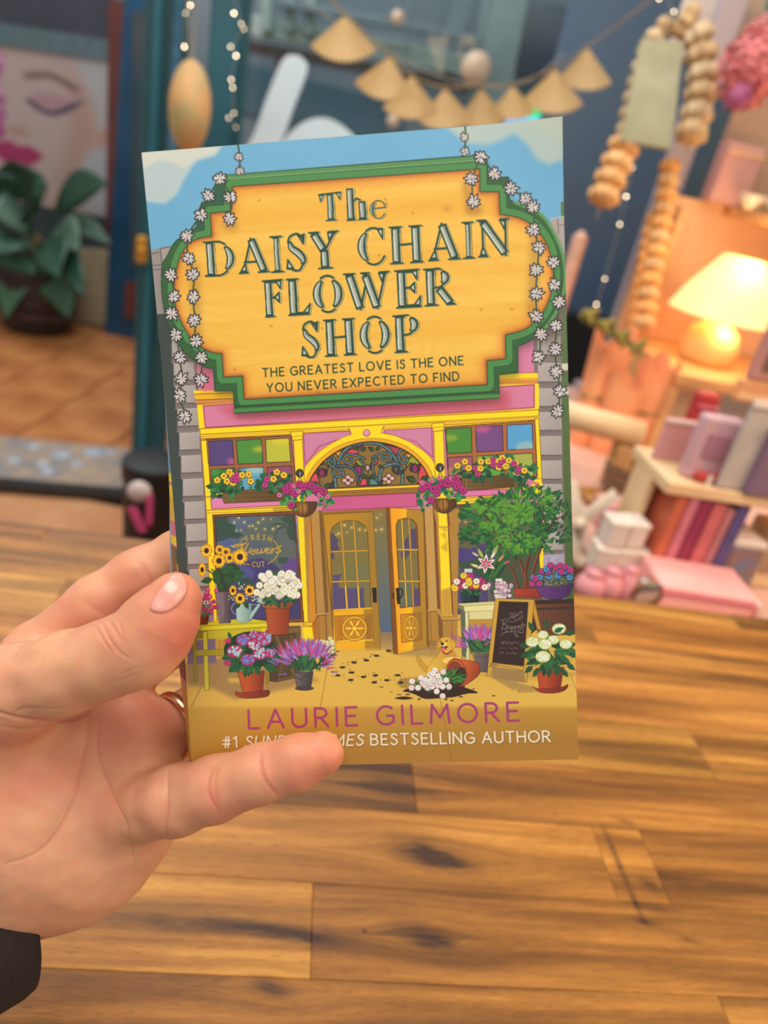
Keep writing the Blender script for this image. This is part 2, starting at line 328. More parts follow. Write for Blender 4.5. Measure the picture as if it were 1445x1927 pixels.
# title glyphs: (kind, points); 't' thick inlined stem, 'n' thin hairline
TG = {
 'T': [('n', [(.02, .93), (.98, .97)]), ('w', [(.04, .93), (.08, .68)]), ('w', [(.96, .97), (.92, .72)]), ('t', [(.5, .93), (.5, .03)]), ('s', [(.28, .02), (.72, .02)])],
 'h': [('t', [(.2, 1.0), (.2, .03)]), ('s', [(0, .02), (.42, .02)]), ('n', [(.22, .5), (.5, .68), (.7, .62)]), ('t', [(.78, .58), (.8, .03)]), ('s', [(.58, .02), (1, .02)])],
 'e': [('n', [(.15, .55), (.9, .58)]), ('t', A_(.5, .5, .37, .44, 120, 235, 9)), ('n', A_(.5, .5, .4, .48, 235, 330, 9)), ('n', A_(.5, .5, .42, .46, 120, 10, 9))],
 'D': [('t', [(.2, .97), (.2, .03)]), ('s', [(.0, .98), (.42, .98)]), ('n', [(.0, .02), (.45, .01)]), ('n', [(.3, .98)]+A_(.42, .5, .48, .48, 80, 55, 4)), ('t', A_(.4, .5, .46, .41, 52, -52, 9)), ('n', A_(.42, .5, .48, .49, -50, -90, 5)+[(.2, .01)])],
 'A': [('n', [(.45, .98), (.14, .05)]), ('w', [(.22, .3), (.12, .05)]), ('t', [(.46, .95), (.84, .04)]), ('n', [(.2, .32), (.7, .32)]), ('s', [(0, .02), (.3, .02)]), ('s', [(.64, .02), (1, .02)])],
 'I': [('t', [(.5, .97), (.5, .03)]), ('s', [(.08, .98), (.92, .98)]), ('s', [(.08, .02), (.92, .02)])],
 'S': [('n', [(.9, .97), (.84, .72)]), ('w', [(.86, .95), (.84, .72)]), ('n', spline([(.86, .82), (.6, .99), (.25, .93), (.14, .78)])), ('t', spline([(.2, .8), (.3, .62), (.6, .47), (.8, .3), (.76, .16)])), ('n', spline([(.82, .22), (.62, .02), (.3, .03), (.1, .2)])), ('w', [(.08, .32), (.14, .06)])],
 'Y': [('t', [(.16, .95), (.48, .5)]), ('n', [(.52, .48), (.88, .97)]), ('w', [(.84, .96), (.68, .74)]), ('t', [(.5, .5), (.5, .03)]), ('s', [(0, .98), (.34, .98)]), ('s', [(.7, .98), (1, .98)]), ('s', [(.28, .02), (.74, .02)])],
 'C': [('t', A_(.55, .5, .42, .44, 122, 238, 11)), ('n', A_(.56, .5, .46, .5, 122, 45, 8)), ('n', A_(.56, .5, .46, .5, 238, 325, 8)), ('w', [(.92, .97), (.9, .68)])],
 'H': [('t', [(.2, .97), (.2, .03)]), ('t', [(.8, .97), (.8, .03)]), ('n', [(.2, .5), (.8, .52)]), ('s', [(.02, .98), (.38, .98)]), ('s', [(.02, .02), (.38, .02)]), ('s', [(.62, .98), (.98, .98)]), ('s', [(.62, .02), (.98, .02)])],
 'N': [('n', [(.16, .95), (.16, .03)]), ('w', [(.16, .3), (.14, .04)]), ('t', [(.18, .93), (.84, .06)]), ('n', [(.88, .97), (.86, .02)]), ('w', [(.88, .96), (.84, .7)]), ('s', [(0, .98), (.26, .98)]), ('s', [(.02, .02), (.3, .02)]), ('s', [(.72, .98), (1, .98)])],
 'F': [('t', [(.26, .97), (.26, .03)]), ('s', [(0, .98), (.98, .99)]), ('w', [(.92, .97), (.88, .74)]), ('n', [(.3, .52), (.8, .53)]), ('w', [(.8, .66), (.8, .38)]), ('s', [(.06, .02), (.5, .02)])],
 'L': [('t', [(.26, .97), (.26, .03)]), ('s', [(.02, .98), (.5, .98)]), ('s', [(.04, .02), (.92, .02)]), ('w', [(.9, .04), (.98, .3)])],
 'O': [('t', A_(.5, .5, .36, .4, 118, 242, 11)), ('t', A_(.5, .5, .36, .4, 62, -62, 11)), ('n', A_(.5, .5, .42, .49, 60, 120, 6)), ('n', A_(.5, .5, .42, .49, 240, 300, 6))],
 'W': [('t', [(.12, .95), (.33, .06)]), ('n', [(.34, .04), (.5, .8)]), ('t', [(.48, .92), (.7, .06)]), ('n', [(.71, .04), (.92, .97)]), ('w', [(.9, .96), (.84, .72)]), ('s', [(.0, .98), (.24, .98)]), ('s', [(.38, .98), (.56, .98)]), ('s', [(.8, .98), (1, .98)])],
 'E': [('t', [(.24, .97), (.24, .03)]), ('s', [(0, .98), (.95, .99)]), ('w', [(.88, .97), (.86, .72)]), ('n', [(.3, .52), (.76, .53)]), ('w', [(.76, .66), (.76, .38)]), ('s', [(.02, .02), (.98, .02)]), ('w', [(.94, .04), (.98, .3)])],
 'R': [('t', [(.2, .97), (.2, .03)]), ('s', [(0, .98), (.5, .98)]), ('n', A_(.4, .74, .34, .25, 90, 60, 3)), ('t', A_(.4, .74, .3, .19, 55, -55, 6)), ('n', A_(.4, .74, .34, .26, -50, -90, 4)+[(.2, .48)]), ('t', [(.48, .46), (.84, .05)]), ('s', [(.0, .02), (.42, .02)]), ('s', [(.72, .02), (1, .02)])],
 'P': [('t', [(.24, .97), (.24, .03)]), ('s', [(0, .98), (.6, .99)]), ('t', A_(.48, .73, .34, .2, 60, -60, 7)), ('n', A_(.48, .73, .4, .26, -55, -90, 4)+[(.3, .46)]), ('s', [(.04, .02), (.5, .02)])],
}
def ribbon(c, q, w, col, w1=None, al=1):
    q = np.array(q, float); d = np.gradient(q, axis=0); d /= np.linalg.norm(d, axis=1)[:, None]+1e-9; n = np.c_[-d[:, 1], d[:, 0]]
    W = np.linspace(w, w if w1 is None else w1, len(q))[:, None]/2; c.poly(np.r_[q+n*W, (q-n*W)[::-1]], col, al)
def lens(q, w):
    d = np.gradient(q, axis=0); d /= np.linalg.norm(d, axis=1)[:, None]+1e-9; n = np.c_[-d[:, 1], d[:, 0]]; W_ = (w*(.22+.78*np.sin(np.pi*np.linspace(.02, .98, len(q)))**.7))[:, None]/2
    return np.r_[q+n*W_, (q-n*W_)[::-1]]
def title(c, ch, x0, x1, top, base, slope=-.065):
    GR = (30, 68, 52); h = base-top; u = np.array([-.06+.03*(x0-330)/700, -1.0])
    def P(p): return (x0+(x1-x0)*(.04+.92*p[0])+u[0]*h*p[1], base+slope*(x1-x0)*p[0]*.9-h*p[1])
    tw = h*.225; items = TG[ch]; ts = min(tw, (x1-x0)*.34)
    def body(dx, dy, ex, col):
        for k, pts in items:
            q = np.array([P(p) for p in pts], float)+(dx, dy)
            if k == 'w':
                a, b = q[0], q[1]; s_ = 1 if pts[0][0] < .5 else -1
                if ch in 'EFL' and pts[0][0] > .5: s_ = -1
                n = np.array([h*.13*s_, 0]); m_ = (a+b)/2
                if abs(pts[0][1]-.66) < .01: tri = [a, b, m_+n*1.1]
                elif pts[0][1] < pts[1][1]: tri = [a, b, a+n*1.3]
                elif pts[1][1] < .1: tri = [a, b-n*.5, b+n*.9]
                else: tri = [a, b, a+n*1.2]
                c.poly(tri, col); c.stroke(tri+[tri[0]], h*.035+ex, col)
                if ex == 0: g = sum(tri)/3; c.poly([g+(p-g)*.5 for p in tri], (200, 206, 192))
            elif k == 't':
                if len(q) == 2: q = np.array([q[0]+(q[1]-q[0])*t for t in (0, .5, 1)])
                else:
                    q = spline(q, 4); c.poly(lens(q, ts+ex), col); continue
                ribbon(c, q, ts+ex, col)
            elif k == 's':
                d = (q[1]-q[0]); c.stroke(q, h*.045+ex, col); m_ = (q[0]+q[1])/2; sg = -1 if pts[0][1] < .5 else 1
                c.poly([q[0]+d*.1, q[1]-d*.1, m_+d*.2+(0, sg*h*.075), m_-d*.2+(0, sg*h*.075)], col)
            else: c.stroke(q, h*.055+ex, col)
    body(2.6, .9, 0, GR); body(1.5, .5, .4, (228, 200, 130)); body(0, 0, 0, GR)
    for k, pts in items:
        if k != 't': continue
        q = np.array([P(p) for p in pts], float)
        q = np.array([q[0]+(q[-1]-q[0])*t for t in np.linspace(0, 1, 12)]) if len(q) == 2 else spline(q, 4)
        d = np.gradient(q, axis=0); d /= np.linalg.norm(d, axis=1)[:, None]+1e-9; nrm = np.c_[-d[:, 1], d[:, 0]]
        nrm *= np.sign(nrm[:, :1]+1e-6)
        L = np.r_[0, np.cumsum(np.linalg.norm(np.diff(q, axis=0), axis=1))]; tot = L[-1]
        S = np.linspace(h*.055, tot-h*.055, 24); Q = np.c_[np.interp(S, L, q[:, 0]), np.interp(S, L, q[:, 1])]; N = np.c_[np.interp(S, L, nrm[:, 0]), np.interp(S, L, nrm[:, 1])]
        if len(pts) == 2: ribbon(c, Q-N*ts*.05, ts*.5, (206, 211, 199))
        else: c.poly(lens(Q-N*ts*.04, ts*.52), (206, 211, 199))
        for s_ in np.arange(h*.09, tot-h*.06, h*.05):
            p = np.array([np.interp(s_, L, q[:, 0]), np.interp(s_, L, q[:, 1])]); nn = np.array([np.interp(s_, L, nrm[:, 0]), np.interp(s_, L, nrm[:, 1])])
            c.stroke([p-nn*ts*.06, p+nn*ts*.3], 1.15, GR)
def daisy(c, x, y, r, seed):
    rr = np.random.default_rng(seed); n = 9; a0 = rr.random()*40
    def pet(a, L, w, col):
        dx, dy = math.cos(a), math.sin(a); nx, ny = -dy*w, dx*w
        c.poly(spline([(x+dx*L*.1, y+dy*L*.1), (x+dx*L*.6+nx, y+dy*L*.6+ny), (x+dx*L, y+dy*L), (x+dx*L*.6-nx, y+dy*L*.6-ny)], 4, True), col)
    P = [(math.radians(a0+k*360/n+rr.normal()*6), r*(1+rr.normal()*.09)) for k in range(n)]
    c.ell(x, y, r*.42, col=(60, 54, 54))
    for a, L in P: pet(a, L*1.06, r*.26, (48, 44, 46))
    for a, L in P: pet(a, L*.86, r*.13, (212, 207, 206))
    c.ell(x, y, r*.14, col=(205, 180, 120) if seed % 3 == 0 else (120, 112, 110))
def leaf(c, x, y, L, a, col, wd=.34, line=None):
    a = math.radians(a); d = np.array([math.cos(a), math.sin(a)]); n = np.array([-d[1], d[0]]); p = np.array([x, y], float)
    q = [p, p+d*L*.25+n*L*wd*.4, p+d*L*.55+n*L*wd*.45, p+d*L, p+d*L*.55-n*L*wd*.45, p+d*L*.25-n*L*wd*.4]
    c.poly(q, col)
    if line is not None: c.stroke([p, p+d*L*.85], L*.05, line)
def foliage(c, region, n, L, cols, seed, ang=None, wd=.36, line=None):
    r = np.random.default_rng(seed); R = np.array(region, float); lo, hi = R.min(0), R.max(0); k = 0; cen = R.mean(0)
    for _ in range(n*6):
        p = lo+r.random(2)*(hi-lo); ins = False
        for i in range(len(R)):
            a, b = R[i], R[i-1]
            if (a[1] > p[1]) != (b[1] > p[1]) and p[0] < (b[0]-a[0])*(p[1]-a[1])/(b[1]-a[1])+a[0]: ins = not ins
        if not ins: continue
        an = math.degrees(math.atan2(p[1]-cen[1], p[0]-cen[0]))+r.normal()*35 if ang is None else ang+r.normal()*30
        leaf(c, p[0], p[1], L*(.7+.6*r.random()), an, cols[r.integers(len(cols))], wd, line); k += 1
        if k >= n: break
def bloom(c, x, y, r, col, cen=None, n=5, seed=0, dark=None):
    rr = np.random.default_rng(seed); a0 = rr.random()*90
    if dark is not None: c.ell(x, y+r*.12, r*1.06, col=dark)
    for k in range(n):
        a = math.radians(a0+k*360/n); c.ell(x+math.cos(a)*r*.52, y+math.sin(a)*r*.5, r*.46, r*.42, col)
    if cen is not None: c.ell(x, y, r*.27, col=cen)
def draw_cover(M):
    c = Canvas(PW, PH, M); c.k = 10/5.92
    YE, YD, OR, MG = (250, 222, 22), (224, 172, 20), (205, 120, 30), (160, 50, 105)
    PK, DK, BR, STN = (214, 126, 162), (40, 30, 25), (160, 98, 60), (158, 148, 146)
    O_ = lambda *a: c.view(*a)
    VA, VB, VC, VD, VE = (260, 220, 3.44), (660, 210, 3.44), (280, 480, 3.44), (660, 480, 3.44), (320, 770, 5.16)
    VF, VG, VH, VI, VJ = (560, 770, 5.16), (800, 770, 4.983), (340, 960, 5.558), (340, 1140, 4.817), (580, 940, 5.16)
    VK, VL, VM = (840, 900, 5.78), (840, 1110, 5.78), (600, 1170, 4.516)
    R = np.random.default_rng(5)
    nz = noise2(PH, PW, 7, 11, 3, 5)[..., None]
    # sky and clouds
    c.view(); c.a[:] = rgb((108, 174, 212)); c.a += nz*.03
    c.poly([(250, 280), (423, 268), (405, 293), (368, 304), (347, 336), (333, 365), (309, 384), (277, 380), (255, 375)], (182, 200, 203), soft=3)
    c.poly([(250, 280), (423, 266), (402, 290), (370, 300), (345, 318), (330, 308), (300, 300), (270, 318)], (212, 214, 202), .85, soft=3)
    c.poly([(840, 240), (875, 268), (913, 274), (939, 266), (968, 252), (994, 276), (1009, 300), (1032, 311), (1080, 295), (1070, 210), (850, 225)], (176, 196, 190), soft=4)
    c.poly([(968, 230), (1080, 200), (1080, 280), (1040, 262), (1010, 240)], (190, 200, 180), .7, soft=6)
    # ground
    c.poly([(330, 1150), (1100, 1150), (1110, 1470), (340, 1480)], ((700, 1240, (222, 178, 72)), (720, 1420, (172, 122, 42))))
    c.poly([(340, 1235), (480, 1300), (700, 1290), (900, 1310), (1090, 1300), (1090, 1330), (340, 1330)], (214, 168, 70), .6, soft=8)
    # left: green-grey wall edge and stones
    c.poly([(285, 585), (316, 585), (320, 664), (331, 773), (334, 845), (342, 954), (350, 1080), (360, 1220), (330, 1220), (290, 600)], (58, 69, 66))
    c.poly([(270, 474), (316, 463), (330, 560), (320, 590), (280, 592)], (150, 141, 138))
    for a in ([(283, 478), (297, 475)], [(299, 466), (302, 500)], [(283, 500), (318, 497)], [(284, 508), (316, 506)], [(302, 468), (318, 464)]): c.stroke(a, 1.6, (92, 82, 78))
    c.poly([(302, 469), (324, 465), (318, 498), (304, 499)], (165, 156, 152))
    # facade pink
    c.poly([(352, 640), (1020, 600), (1022, 960), (372, 990)], PK)
    def stones(x0f, x1f, tops, hgt, slope, base=(170, 160, 156)):
        for i, y in enumerate(tops):
            h = hgt[i] if isinstance(hgt, list) else hgt; xa, xb = x0f(y), x1f(y); dy = slope*(xb-xa)
            c.poly([(xa, y-1), (xb, y-1+dy), (xb+.5, y+h+11+dy), (xa, y+h+11)], (124, 114, 112))
            c.poly([(xa+1, y), (xb-1, y+dy), (xb, y+h+dy), (xa+2, y+h)], ((xa, y, tuple(v+12 for v in base)), (xb, y+h, tuple(v-8 for v in base))))
            c.stroke([(xa+1, y+.6), (xb-1, y+.6+dy)], 1.3, (190, 180, 178)); c.stroke([(xb-1, y+dy), (xb, y+h+dy)], 1.2, (182, 172, 170))
            c.stroke([(xa, y+h), (xb, y+h+dy)], 1.7, (84, 72, 70))
            c.stroke([(xa, y+h+9.5), (xb, y+h+9.5+dy)], .8, (150, 140, 136))
    c.poly([(316, 583), (360, 600), (386, 960), (398, 1120), (402, 1200), (358, 1200), (342, 960), (331, 773)], (124, 114, 112))
    stones(lambda y: 320+(y-664)*.075, lambda y: 361+(y-690)*.075, [640, 684, 727, 770, 815, 858, 902, 945, 987, 1030, 1072, 1114], 33, -.04)
    # right stones
    c.poly([(1003, 600), (1085, 400), (1100, 1180), (1015, 1190)], (124, 114, 112))
    c.poly([(1055, 380), (1095, 378), (1105, 1150), (1066, 1150), (1058, 800)], ((1060, 420, (92, 122, 74)), (1070, 1100, (76, 96, 48))))
    c.poly([(1036, 413), (1075, 405), (1080, 425), (1065, 430), (1068, 470), (1062, 480), (1040, 440)], (172, 163, 158))
    c.stroke([(1036, 413), (1075, 404)], 2, (195, 188, 182)); c.stroke([(1049, 411), (1051, 440)], 1.5, (110, 100, 95)); c.stroke([(1051, 424), (1080, 421)], 1.5, (120, 110, 105))
    stones(lambda y: 1011+(y-680)*.02, lambda y: 1055+(y-680)*.01, [633, 683, 731, 776, 821, 867, 911, 957, 1002, 1046], [35, 36, 34, 34, 36, 35, 34, 34, 34, 34], 0)
    c.poly([(1011, 560), (1056, 560), (1056, 640), (1013, 650)], (116, 100, 96), .8, soft=8)
    for y in (683, 728): c.poly([(1056, y+1), (1092, y-1), (1092, y+13), (1057, y+15)], (212, 205, 188), line=(120, 112, 100), lw=1)
    # top pink panels and bands
    c.poly([(360, 735), (441, 735), (441, 762), (365, 762)], YE); c.poly([(362, 742), (441, 738), (441, 749), (363, 753)], (238, 186, 20)); c.poly([(364, 753), (441, 750), (441, 759), (365, 762)], (212, 138, 66))
    for y in (742, 753, 761): c.stroke([(362, y), (441, y-3)], 1.3, (130, 60, 40))
    c.poly([(937, 703), (1012, 702), (1012, 726), (937, 728)], YE); c.poly([(937, 716), (1012, 714), (1012, 722), (937, 724)], (214, 140, 50)); c.stroke([(937, 714), (1012, 712)], 1.4, OR); c.stroke([(937, 703), (1012, 701)], 1.5, (190, 90, 110))
    c.poly([(366, 762), (1014, 722), (1014, 785), (371, 820)], YE)
    c.poly([(378, 764), (1005, 724), (1005, 767), (382, 805)], PK, line=(170, 60, 105), lw=2.2)
    c.poly([(400, 766), (960, 735), (960, 770), (470, 790), (440, 788)], (200, 84, 100), .85, soft=7)
    c.poly([(394, 690), (402, 735), (375, 740), (368, 690)], (206, 96, 120), .7, soft=6)
    c.poly([(371, 807), (1014, 771), (1014, 783), (372, 818)], YE, line=(150, 90, 20), lw=1.4)
    c.poly([(373, 819), (1015, 784), (1016, 799), (374, 829)], (246, 212, 24)); c.stroke([(374, 826), (550, 817)], 1.6, (170, 95, 20)); c.stroke([(832, 800), (1006, 790)], 1.6, (170, 95, 20)); c.stroke([(373, 822), (548, 812)], 1, OR); c.stroke([(836, 796), (1010, 786)], 1, OR)
    # yellow posts left / right
    c.poly([(373, 826), (384, 826), (396, 968), (403, 1120), (405, 1170), (392, 1170), (384, 968)], YE, line=(150, 90, 20), lw=1.3); c.stroke([(372, 829), (384, 828)], 2, (150, 90, 20))
    c.poly([(1006, 788), (1014, 787), (1020, 906), (1012, 907)], YE, line=(150, 90, 20), lw=1.3)
    # spandrels and arch
    c.view(*VF)
    c.poly([(40, 230), (480, 210), (650, 250), (1310, 180), (1320, 480), (1150, 300), (600, 240), (200, 400), (45, 570)], PK)
    c.poly([(45, 235), (490, 215), (520, 250), (200, 360), (60, 540)], (208, 130, 165), line=MG, lw=7); c.poly([(830, 205), (1295, 180), (1310, 470), (1150, 320), (840, 230)], (208, 130, 165), line=MG, lw=7)
    for q in ([(110, 270), (230, 262), (215, 300)], [(250, 240), (380, 235)], [(980, 250), (1120, 330), (1220, 320)], [(120, 400), (130, 320)]): c.stroke(q, 6, (222, 152, 184), .6)
    c.poly(spline([(50, 590), (100, 510), (230, 390), (400, 290), (520, 245), (660, 225), (830, 235), (1000, 280), (1180, 380), (1310, 500), (1340, 640), (1290, 700), (90, 720), (55, 690)], 4, True), YE, line=(170, 120, 20), lw=5)
    c.poly([(485, 185), (835, 165), (793, 232), (523, 245)], YE); c.stroke([(485, 185), (523, 245)], 9, (130, 84, 24)); c.stroke([(835, 165), (795, 225)], 9, (130, 84, 24)); c.poly([(500, 185), (820, 168), (790, 260), (520, 270)], YE)
    c.stroke([(45, 232), (490, 205)], 5, (160, 100, 20)); c.stroke([(40, 212), (480, 190)], 4, (190, 140, 20)); c.stroke([(835, 190), (1290, 160)], 5, (160, 100, 20)); c.stroke([(840, 168), (1290, 140)], 4, (190, 140, 20))
    c.ell(662, 232, 37, 36, col=(176, 84, 120)); c.ell(662, 230, 29, 28, col=(226, 150, 178))
    outer = spline([(60, 720), (110, 600), (210, 480), (380, 360), (560, 300), (700, 283), (860, 297), (1050, 360), (1200, 480), (1290, 600), (1315, 700), (1310, 740), (70, 780)], 5, True)
    c.poly(outer, (236, 172, 30), line=(150, 90, 20), lw=4)
    inner = spline([(105, 700), (150, 620), (240, 510), (380, 410), (530, 345), (690, 318), (850, 335), (1000, 385), (1120, 460), (1220, 570), (1280, 690), (1290, 722), (1200, 728), (300, 770), (160, 770), (105, 730)], 5, True)
    c.poly(inner, (140, 108, 48))
    x0, y0, m = c.mask(c.T(inner)); cm = np.zeros((PH, PW), np.float32); cm[y0:y0+m.shape[0], x0:x0+m.shape[1]] = m; c.clip = cm
    RD, TL_, LG, PU, MV, NB = (218, 74, 84), (88, 132, 140), (156, 160, 40), (96, 60, 110), (146, 44, 98), (56, 68, 88)
    G = lambda p, col: c.poly(p, col, line=DK, lw=9)
    G([(110, 690), (140, 620), (180, 630), (200, 720), (215, 770), (120, 730)], RD); G([(180, 560), (240, 530), (290, 560), (275, 610), (180, 600)], (130, 100, 50))
    G([(215, 515), (310, 430), (330, 440), (350, 520), (300, 560), (270, 520)], LG); G([(350, 420), (430, 400), (390, 470)], (226, 160, 40))
    G([(455, 430), (510, 385), (585, 400), (580, 430), (500, 440)], RD); G([(540, 350), (640, 345), (590, 380)], PU)
    G([(560, 490), (600, 490), (640, 560), (590, 550), (555, 510)], LG); G([(720, 540), (730, 490), (780, 480), (770, 520), (725, 560)], RD)
    G([(700, 570), (715, 480), (740, 500), (712, 560)], LG); G([(830, 340), (1010, 385), (950, 450), (900, 400)], (168, 66, 84)); G([(1030, 430), (1110, 435), (1070, 490)], (230, 160, 40))
    G([(1060, 510), (1110, 440), (1210, 510), (1170, 555), (1090, 520), (1040, 590)], LG); G([(1175, 560), (1215, 530), (1270, 640), (1190, 720), (1160, 720)], RD); G([(1240, 690), (1280, 650), (1285, 720)], PU)
    G([(530, 570), (600, 550), (620, 600), (590, 680)], MV); G([(590, 745), (620, 670), (665, 675), (665, 740)], RD); G([(690, 740), (690, 680), (730, 670), (790, 735)], TL_); G([(815, 735), (820, 690), (855, 700), (860, 732)], LG)
    G([(860, 510), (930, 490), (900, 520)], (226, 160, 40)); G([(300, 760), (330, 700), (340, 765)], PU); G([(780, 735), (780, 680), (810, 690), (812, 735)], NB); G([(570, 745), (575, 690), (590, 690)], NB)
    def curl(p, w=20, col=TL_):
        q = spline(p, 6); c.stroke(q, w+15, DK); c.stroke(q, w, col)
        for k in range(3, len(q)-1, 7):
            d = q[k+1]-q[k-1]; d = np.array([-d[1], d[0]])/(np.hypot(*d)+1e-6)*w*.6; c.stroke([q[k]-d, q[k]+d], 4, DK)
    curl([(380, 540), (400, 470), (450, 400), (530, 350), (620, 332), (720, 330), (800, 345), (880, 395), (930, 460), (965, 520)])
    curl([(360, 755), (350, 660)], 24); curl([(330, 600), (345, 570), (400, 550), (480, 560), (540, 590), (570, 640), (575, 700)], 18, (70, 100, 124))
    curl([(350, 570), (330, 620), (370, 655), (425, 640), (432, 600), (400, 585), (380, 605)], 17)
    curl([(1010, 725), (1010, 600), (970, 540), (900, 535), (830, 560), (800, 610), (785, 690)], 22); curl([(1020, 600), (1000, 620), (950, 620), (920, 585), (940, 555), (975, 560), (975, 590)], 17, NB)
    curl([(300, 440), (350, 500), (340, 560), (300, 540), (285, 500), (310, 490), (320, 515)], 15); curl([(640, 480), (560, 450), (480, 440), (435, 480), (455, 520), (510, 515), (520, 485), (490, 478)], 14)
    curl([(600, 500), (640, 560), (600, 690)], 13); curl([(720, 470), (800, 430), (880, 430), (905, 480), (870, 505), (820, 490), (820, 465), (860, 462)], 14); curl([(760, 470), (720, 560), (760, 690)], 13)
    curl([(1060, 395), (990, 400), (975, 460), (1000, 515), (1050, 520), (1060, 480), (1030, 455), (1010, 475)], 15)
    LF = lambda x, y, L, a: (leaf(c, x, y, L, a, DK, .62), leaf(c, x+2, y, L*.86, a, (44, 88, 48), .4))
    for x, y, L, a in ((520, 360, 80, 30), (600, 410, 75, -35), (740, 410, 80, 215), (800, 360, 70, 140), (130, 700, 90, 40), (240, 765, 100, -25), (1150, 705, 120, 205), (1190, 700, 90, -40), (600, 640, 90, 20), (760, 640, 90, 160), (520, 560, 70, -25), (770, 540, 70, 30)): LF(x, y, L, a)
    def tulip(x, y, s_, col):
        for dx, a in ((-1, 235), (1, -55), (0, -90)):
            leaf(c, x, y, s_*1.15, a+(12 if dx < 0 else -12 if dx > 0 else 0), DK, .8); leaf(c, x, y-3, s_*.95, a+(12 if dx < 0 else -12 if dx > 0 else 0), col, .62)
    c.stroke(spline([(1150, 720), (1170, 670), (1150, 610)]), 14, DK); c.stroke(spline([(1150, 720), (1170, 670), (1150, 610)]), 6, (160, 150, 80))
    c.stroke(spline([(220, 765), (230, 720), (200, 690), (215, 650)]), 14, DK); c.stroke(spline([(220, 765), (230, 720), (200, 690), (215, 650)]), 6, (160, 150, 80))
    tulip(225, 665, 90, MV); tulip(1135, 620, 90, MV); tulip(672, 600, 62, (224, 160, 160)); c.stroke([(676, 600), (678, 745)], 14, DK); c.stroke([(676, 605), (678, 745)], 7, (70, 104, 50))
    for x, y in ((480, 690), (878, 675)):
        for dx, dy in ((0, -40), (0, 40), (-48, 4), (48, -4)): c.ell(x+dx*.72, y+dy*.72, 30, 27, DK); 
        for dx, dy in ((0, -40), (0, 40), (-48, 4), (48, -4)): c.ell(x+dx*.72, y+dy*.72, 22, 19, (228, 176, 172))
        c.ell(x, y, 11, col=DK)
    c.clip = None; c.stroke(list(inner)+[inner[0]], 12, DK)
    c.poly([(250, 775), (1230, 728), (1250, 745), (1240, 830), (260, 850)], (170, 120, 40)); c.poly([(285, 780), (1215, 738), (1215, 752), (285, 798)], (250, 220, 40)); 
    for y in (803, 822, 845): c.stroke([(280, y), (1200, y-42)], 5, (88, 54, 22))
    c.poly([(235, 858), (1150, 815), (1160, 945), (235, 985)], (206, 92, 142), line=(160, 56, 104), lw=9)
    for k in range(9): c.stroke([(300+k*22, 925), (370+k*22, 865)], 2, (180, 70, 120), .6)
    # middle posts
    c.view(); c.poly([(549, 815), (566, 814), (573, 970), (586, 1195), (571, 1200), (556, 960)], YE, line=(150, 90, 20), lw=1.2)
    c.poly([(543, 813), (568, 811), (567, 827), (548, 829)], YE, line=(150, 90, 20), lw=1.3); c.stroke([(546, 822), (569, 820)], 1.2, OR)
    c.poly([(815, 800), (833, 799), (840, 960), (848, 1190), (830, 1190), (820, 960)], YE, line=(150, 90, 20), lw=1.2)
    c.poly([(811, 797), (836, 795), (834, 810), (814, 812)], YE, line=(150, 90, 20), lw=1.3); c.stroke([(812, 805), (835, 803)], 1.2, OR)
    # upper windows
    def pane(q, col, blob=None):
        c.poly(q, col, line=(28, 22, 20), lw=6)
        if blob: 
            x0, y0, m = c.mask(c.T(q)); cm = np.zeros((PH, PW), np.float32); cm[y0:y0+m.shape[0], x0:x0+m.shape[1]] = m; c.clip = cm
            c.ell(*blob[0], col=blob[1], al=.85, soft=12); c.clip = None
    c.view(*VE); c.poly([(325, 292), (1165, 252), (1210, 740), (375, 850)], (48, 30, 20)); c.poly([(332, 300), (1160, 262), (1203, 735), (382, 838)], BR)
    pane([(350, 312), (585, 300), (600, 540), (368, 550)], (86, 68, 124), ((575, 510, 42, 34), (190, 90, 150)))
    pane([(622, 305), (870, 290), (885, 525), (640, 535)], (78, 144, 58), ((850, 390, 70, 30), (180, 180, 40)))
    pane([(910, 295), (1140, 285), (1158, 510), (920, 520)], (192, 192, 58), ((1060, 310, 90, 35), (222, 204, 40)))
    pane([(375, 585), (608, 572), (618, 800), (390, 820)], (44, 118, 48), ((380, 580, 90, 80), (70, 150, 60))); pane([(640, 578), (890, 565), (900, 790), (655, 800)], (96, 162, 200), ((800, 590, 90, 40), (160, 200, 190))); pane([(925, 565), (1165, 550), (1180, 770), (940, 790)], (148, 78, 106))
    c.view(*VG); c.poly([(180, 165), (1030, 105), (1050, 640), (210, 660)], (48, 30, 20)); c.poly([(186, 172), (1024, 112), (1044, 640), (215, 655)], (176, 104, 58))
    pane([(190, 185), (430, 172), (437, 405), (205, 418)], (72, 140, 50), ((220, 270, 85, 32), (140, 170, 40)))
    pane([(470, 168), (722, 152), (730, 390), (482, 402)], (120, 74, 132), ((530, 180, 80, 40), (190, 90, 140)))
    pane([(765, 150), (1003, 137), (1010, 370), (770, 382)], (88, 162, 212), ((960, 370, 110, 70), (150, 190, 190)))
    pane([(208, 455), (440, 440), (448, 650), (220, 655)], (160, 88, 108), ((300, 600, 120, 60), (210, 120, 80))); pane([(485, 440), (735, 425), (745, 640), (490, 650)], (100, 160, 60), ((520, 470, 70, 30), (160, 180, 60))); pane([(765, 425), (1005, 412), (1020, 640), (775, 650)], (166, 178, 78))
    # bands under the windows
    c.view(*VE); c.poly([(320, 830), (400, 820), (1250, 790), (1260, 1010), (335, 1050)], YE); c.poly([(372, 862), (1180, 830), (1190, 930), (380, 970)], (222, 132, 178), line=(170, 50, 105), lw=8)
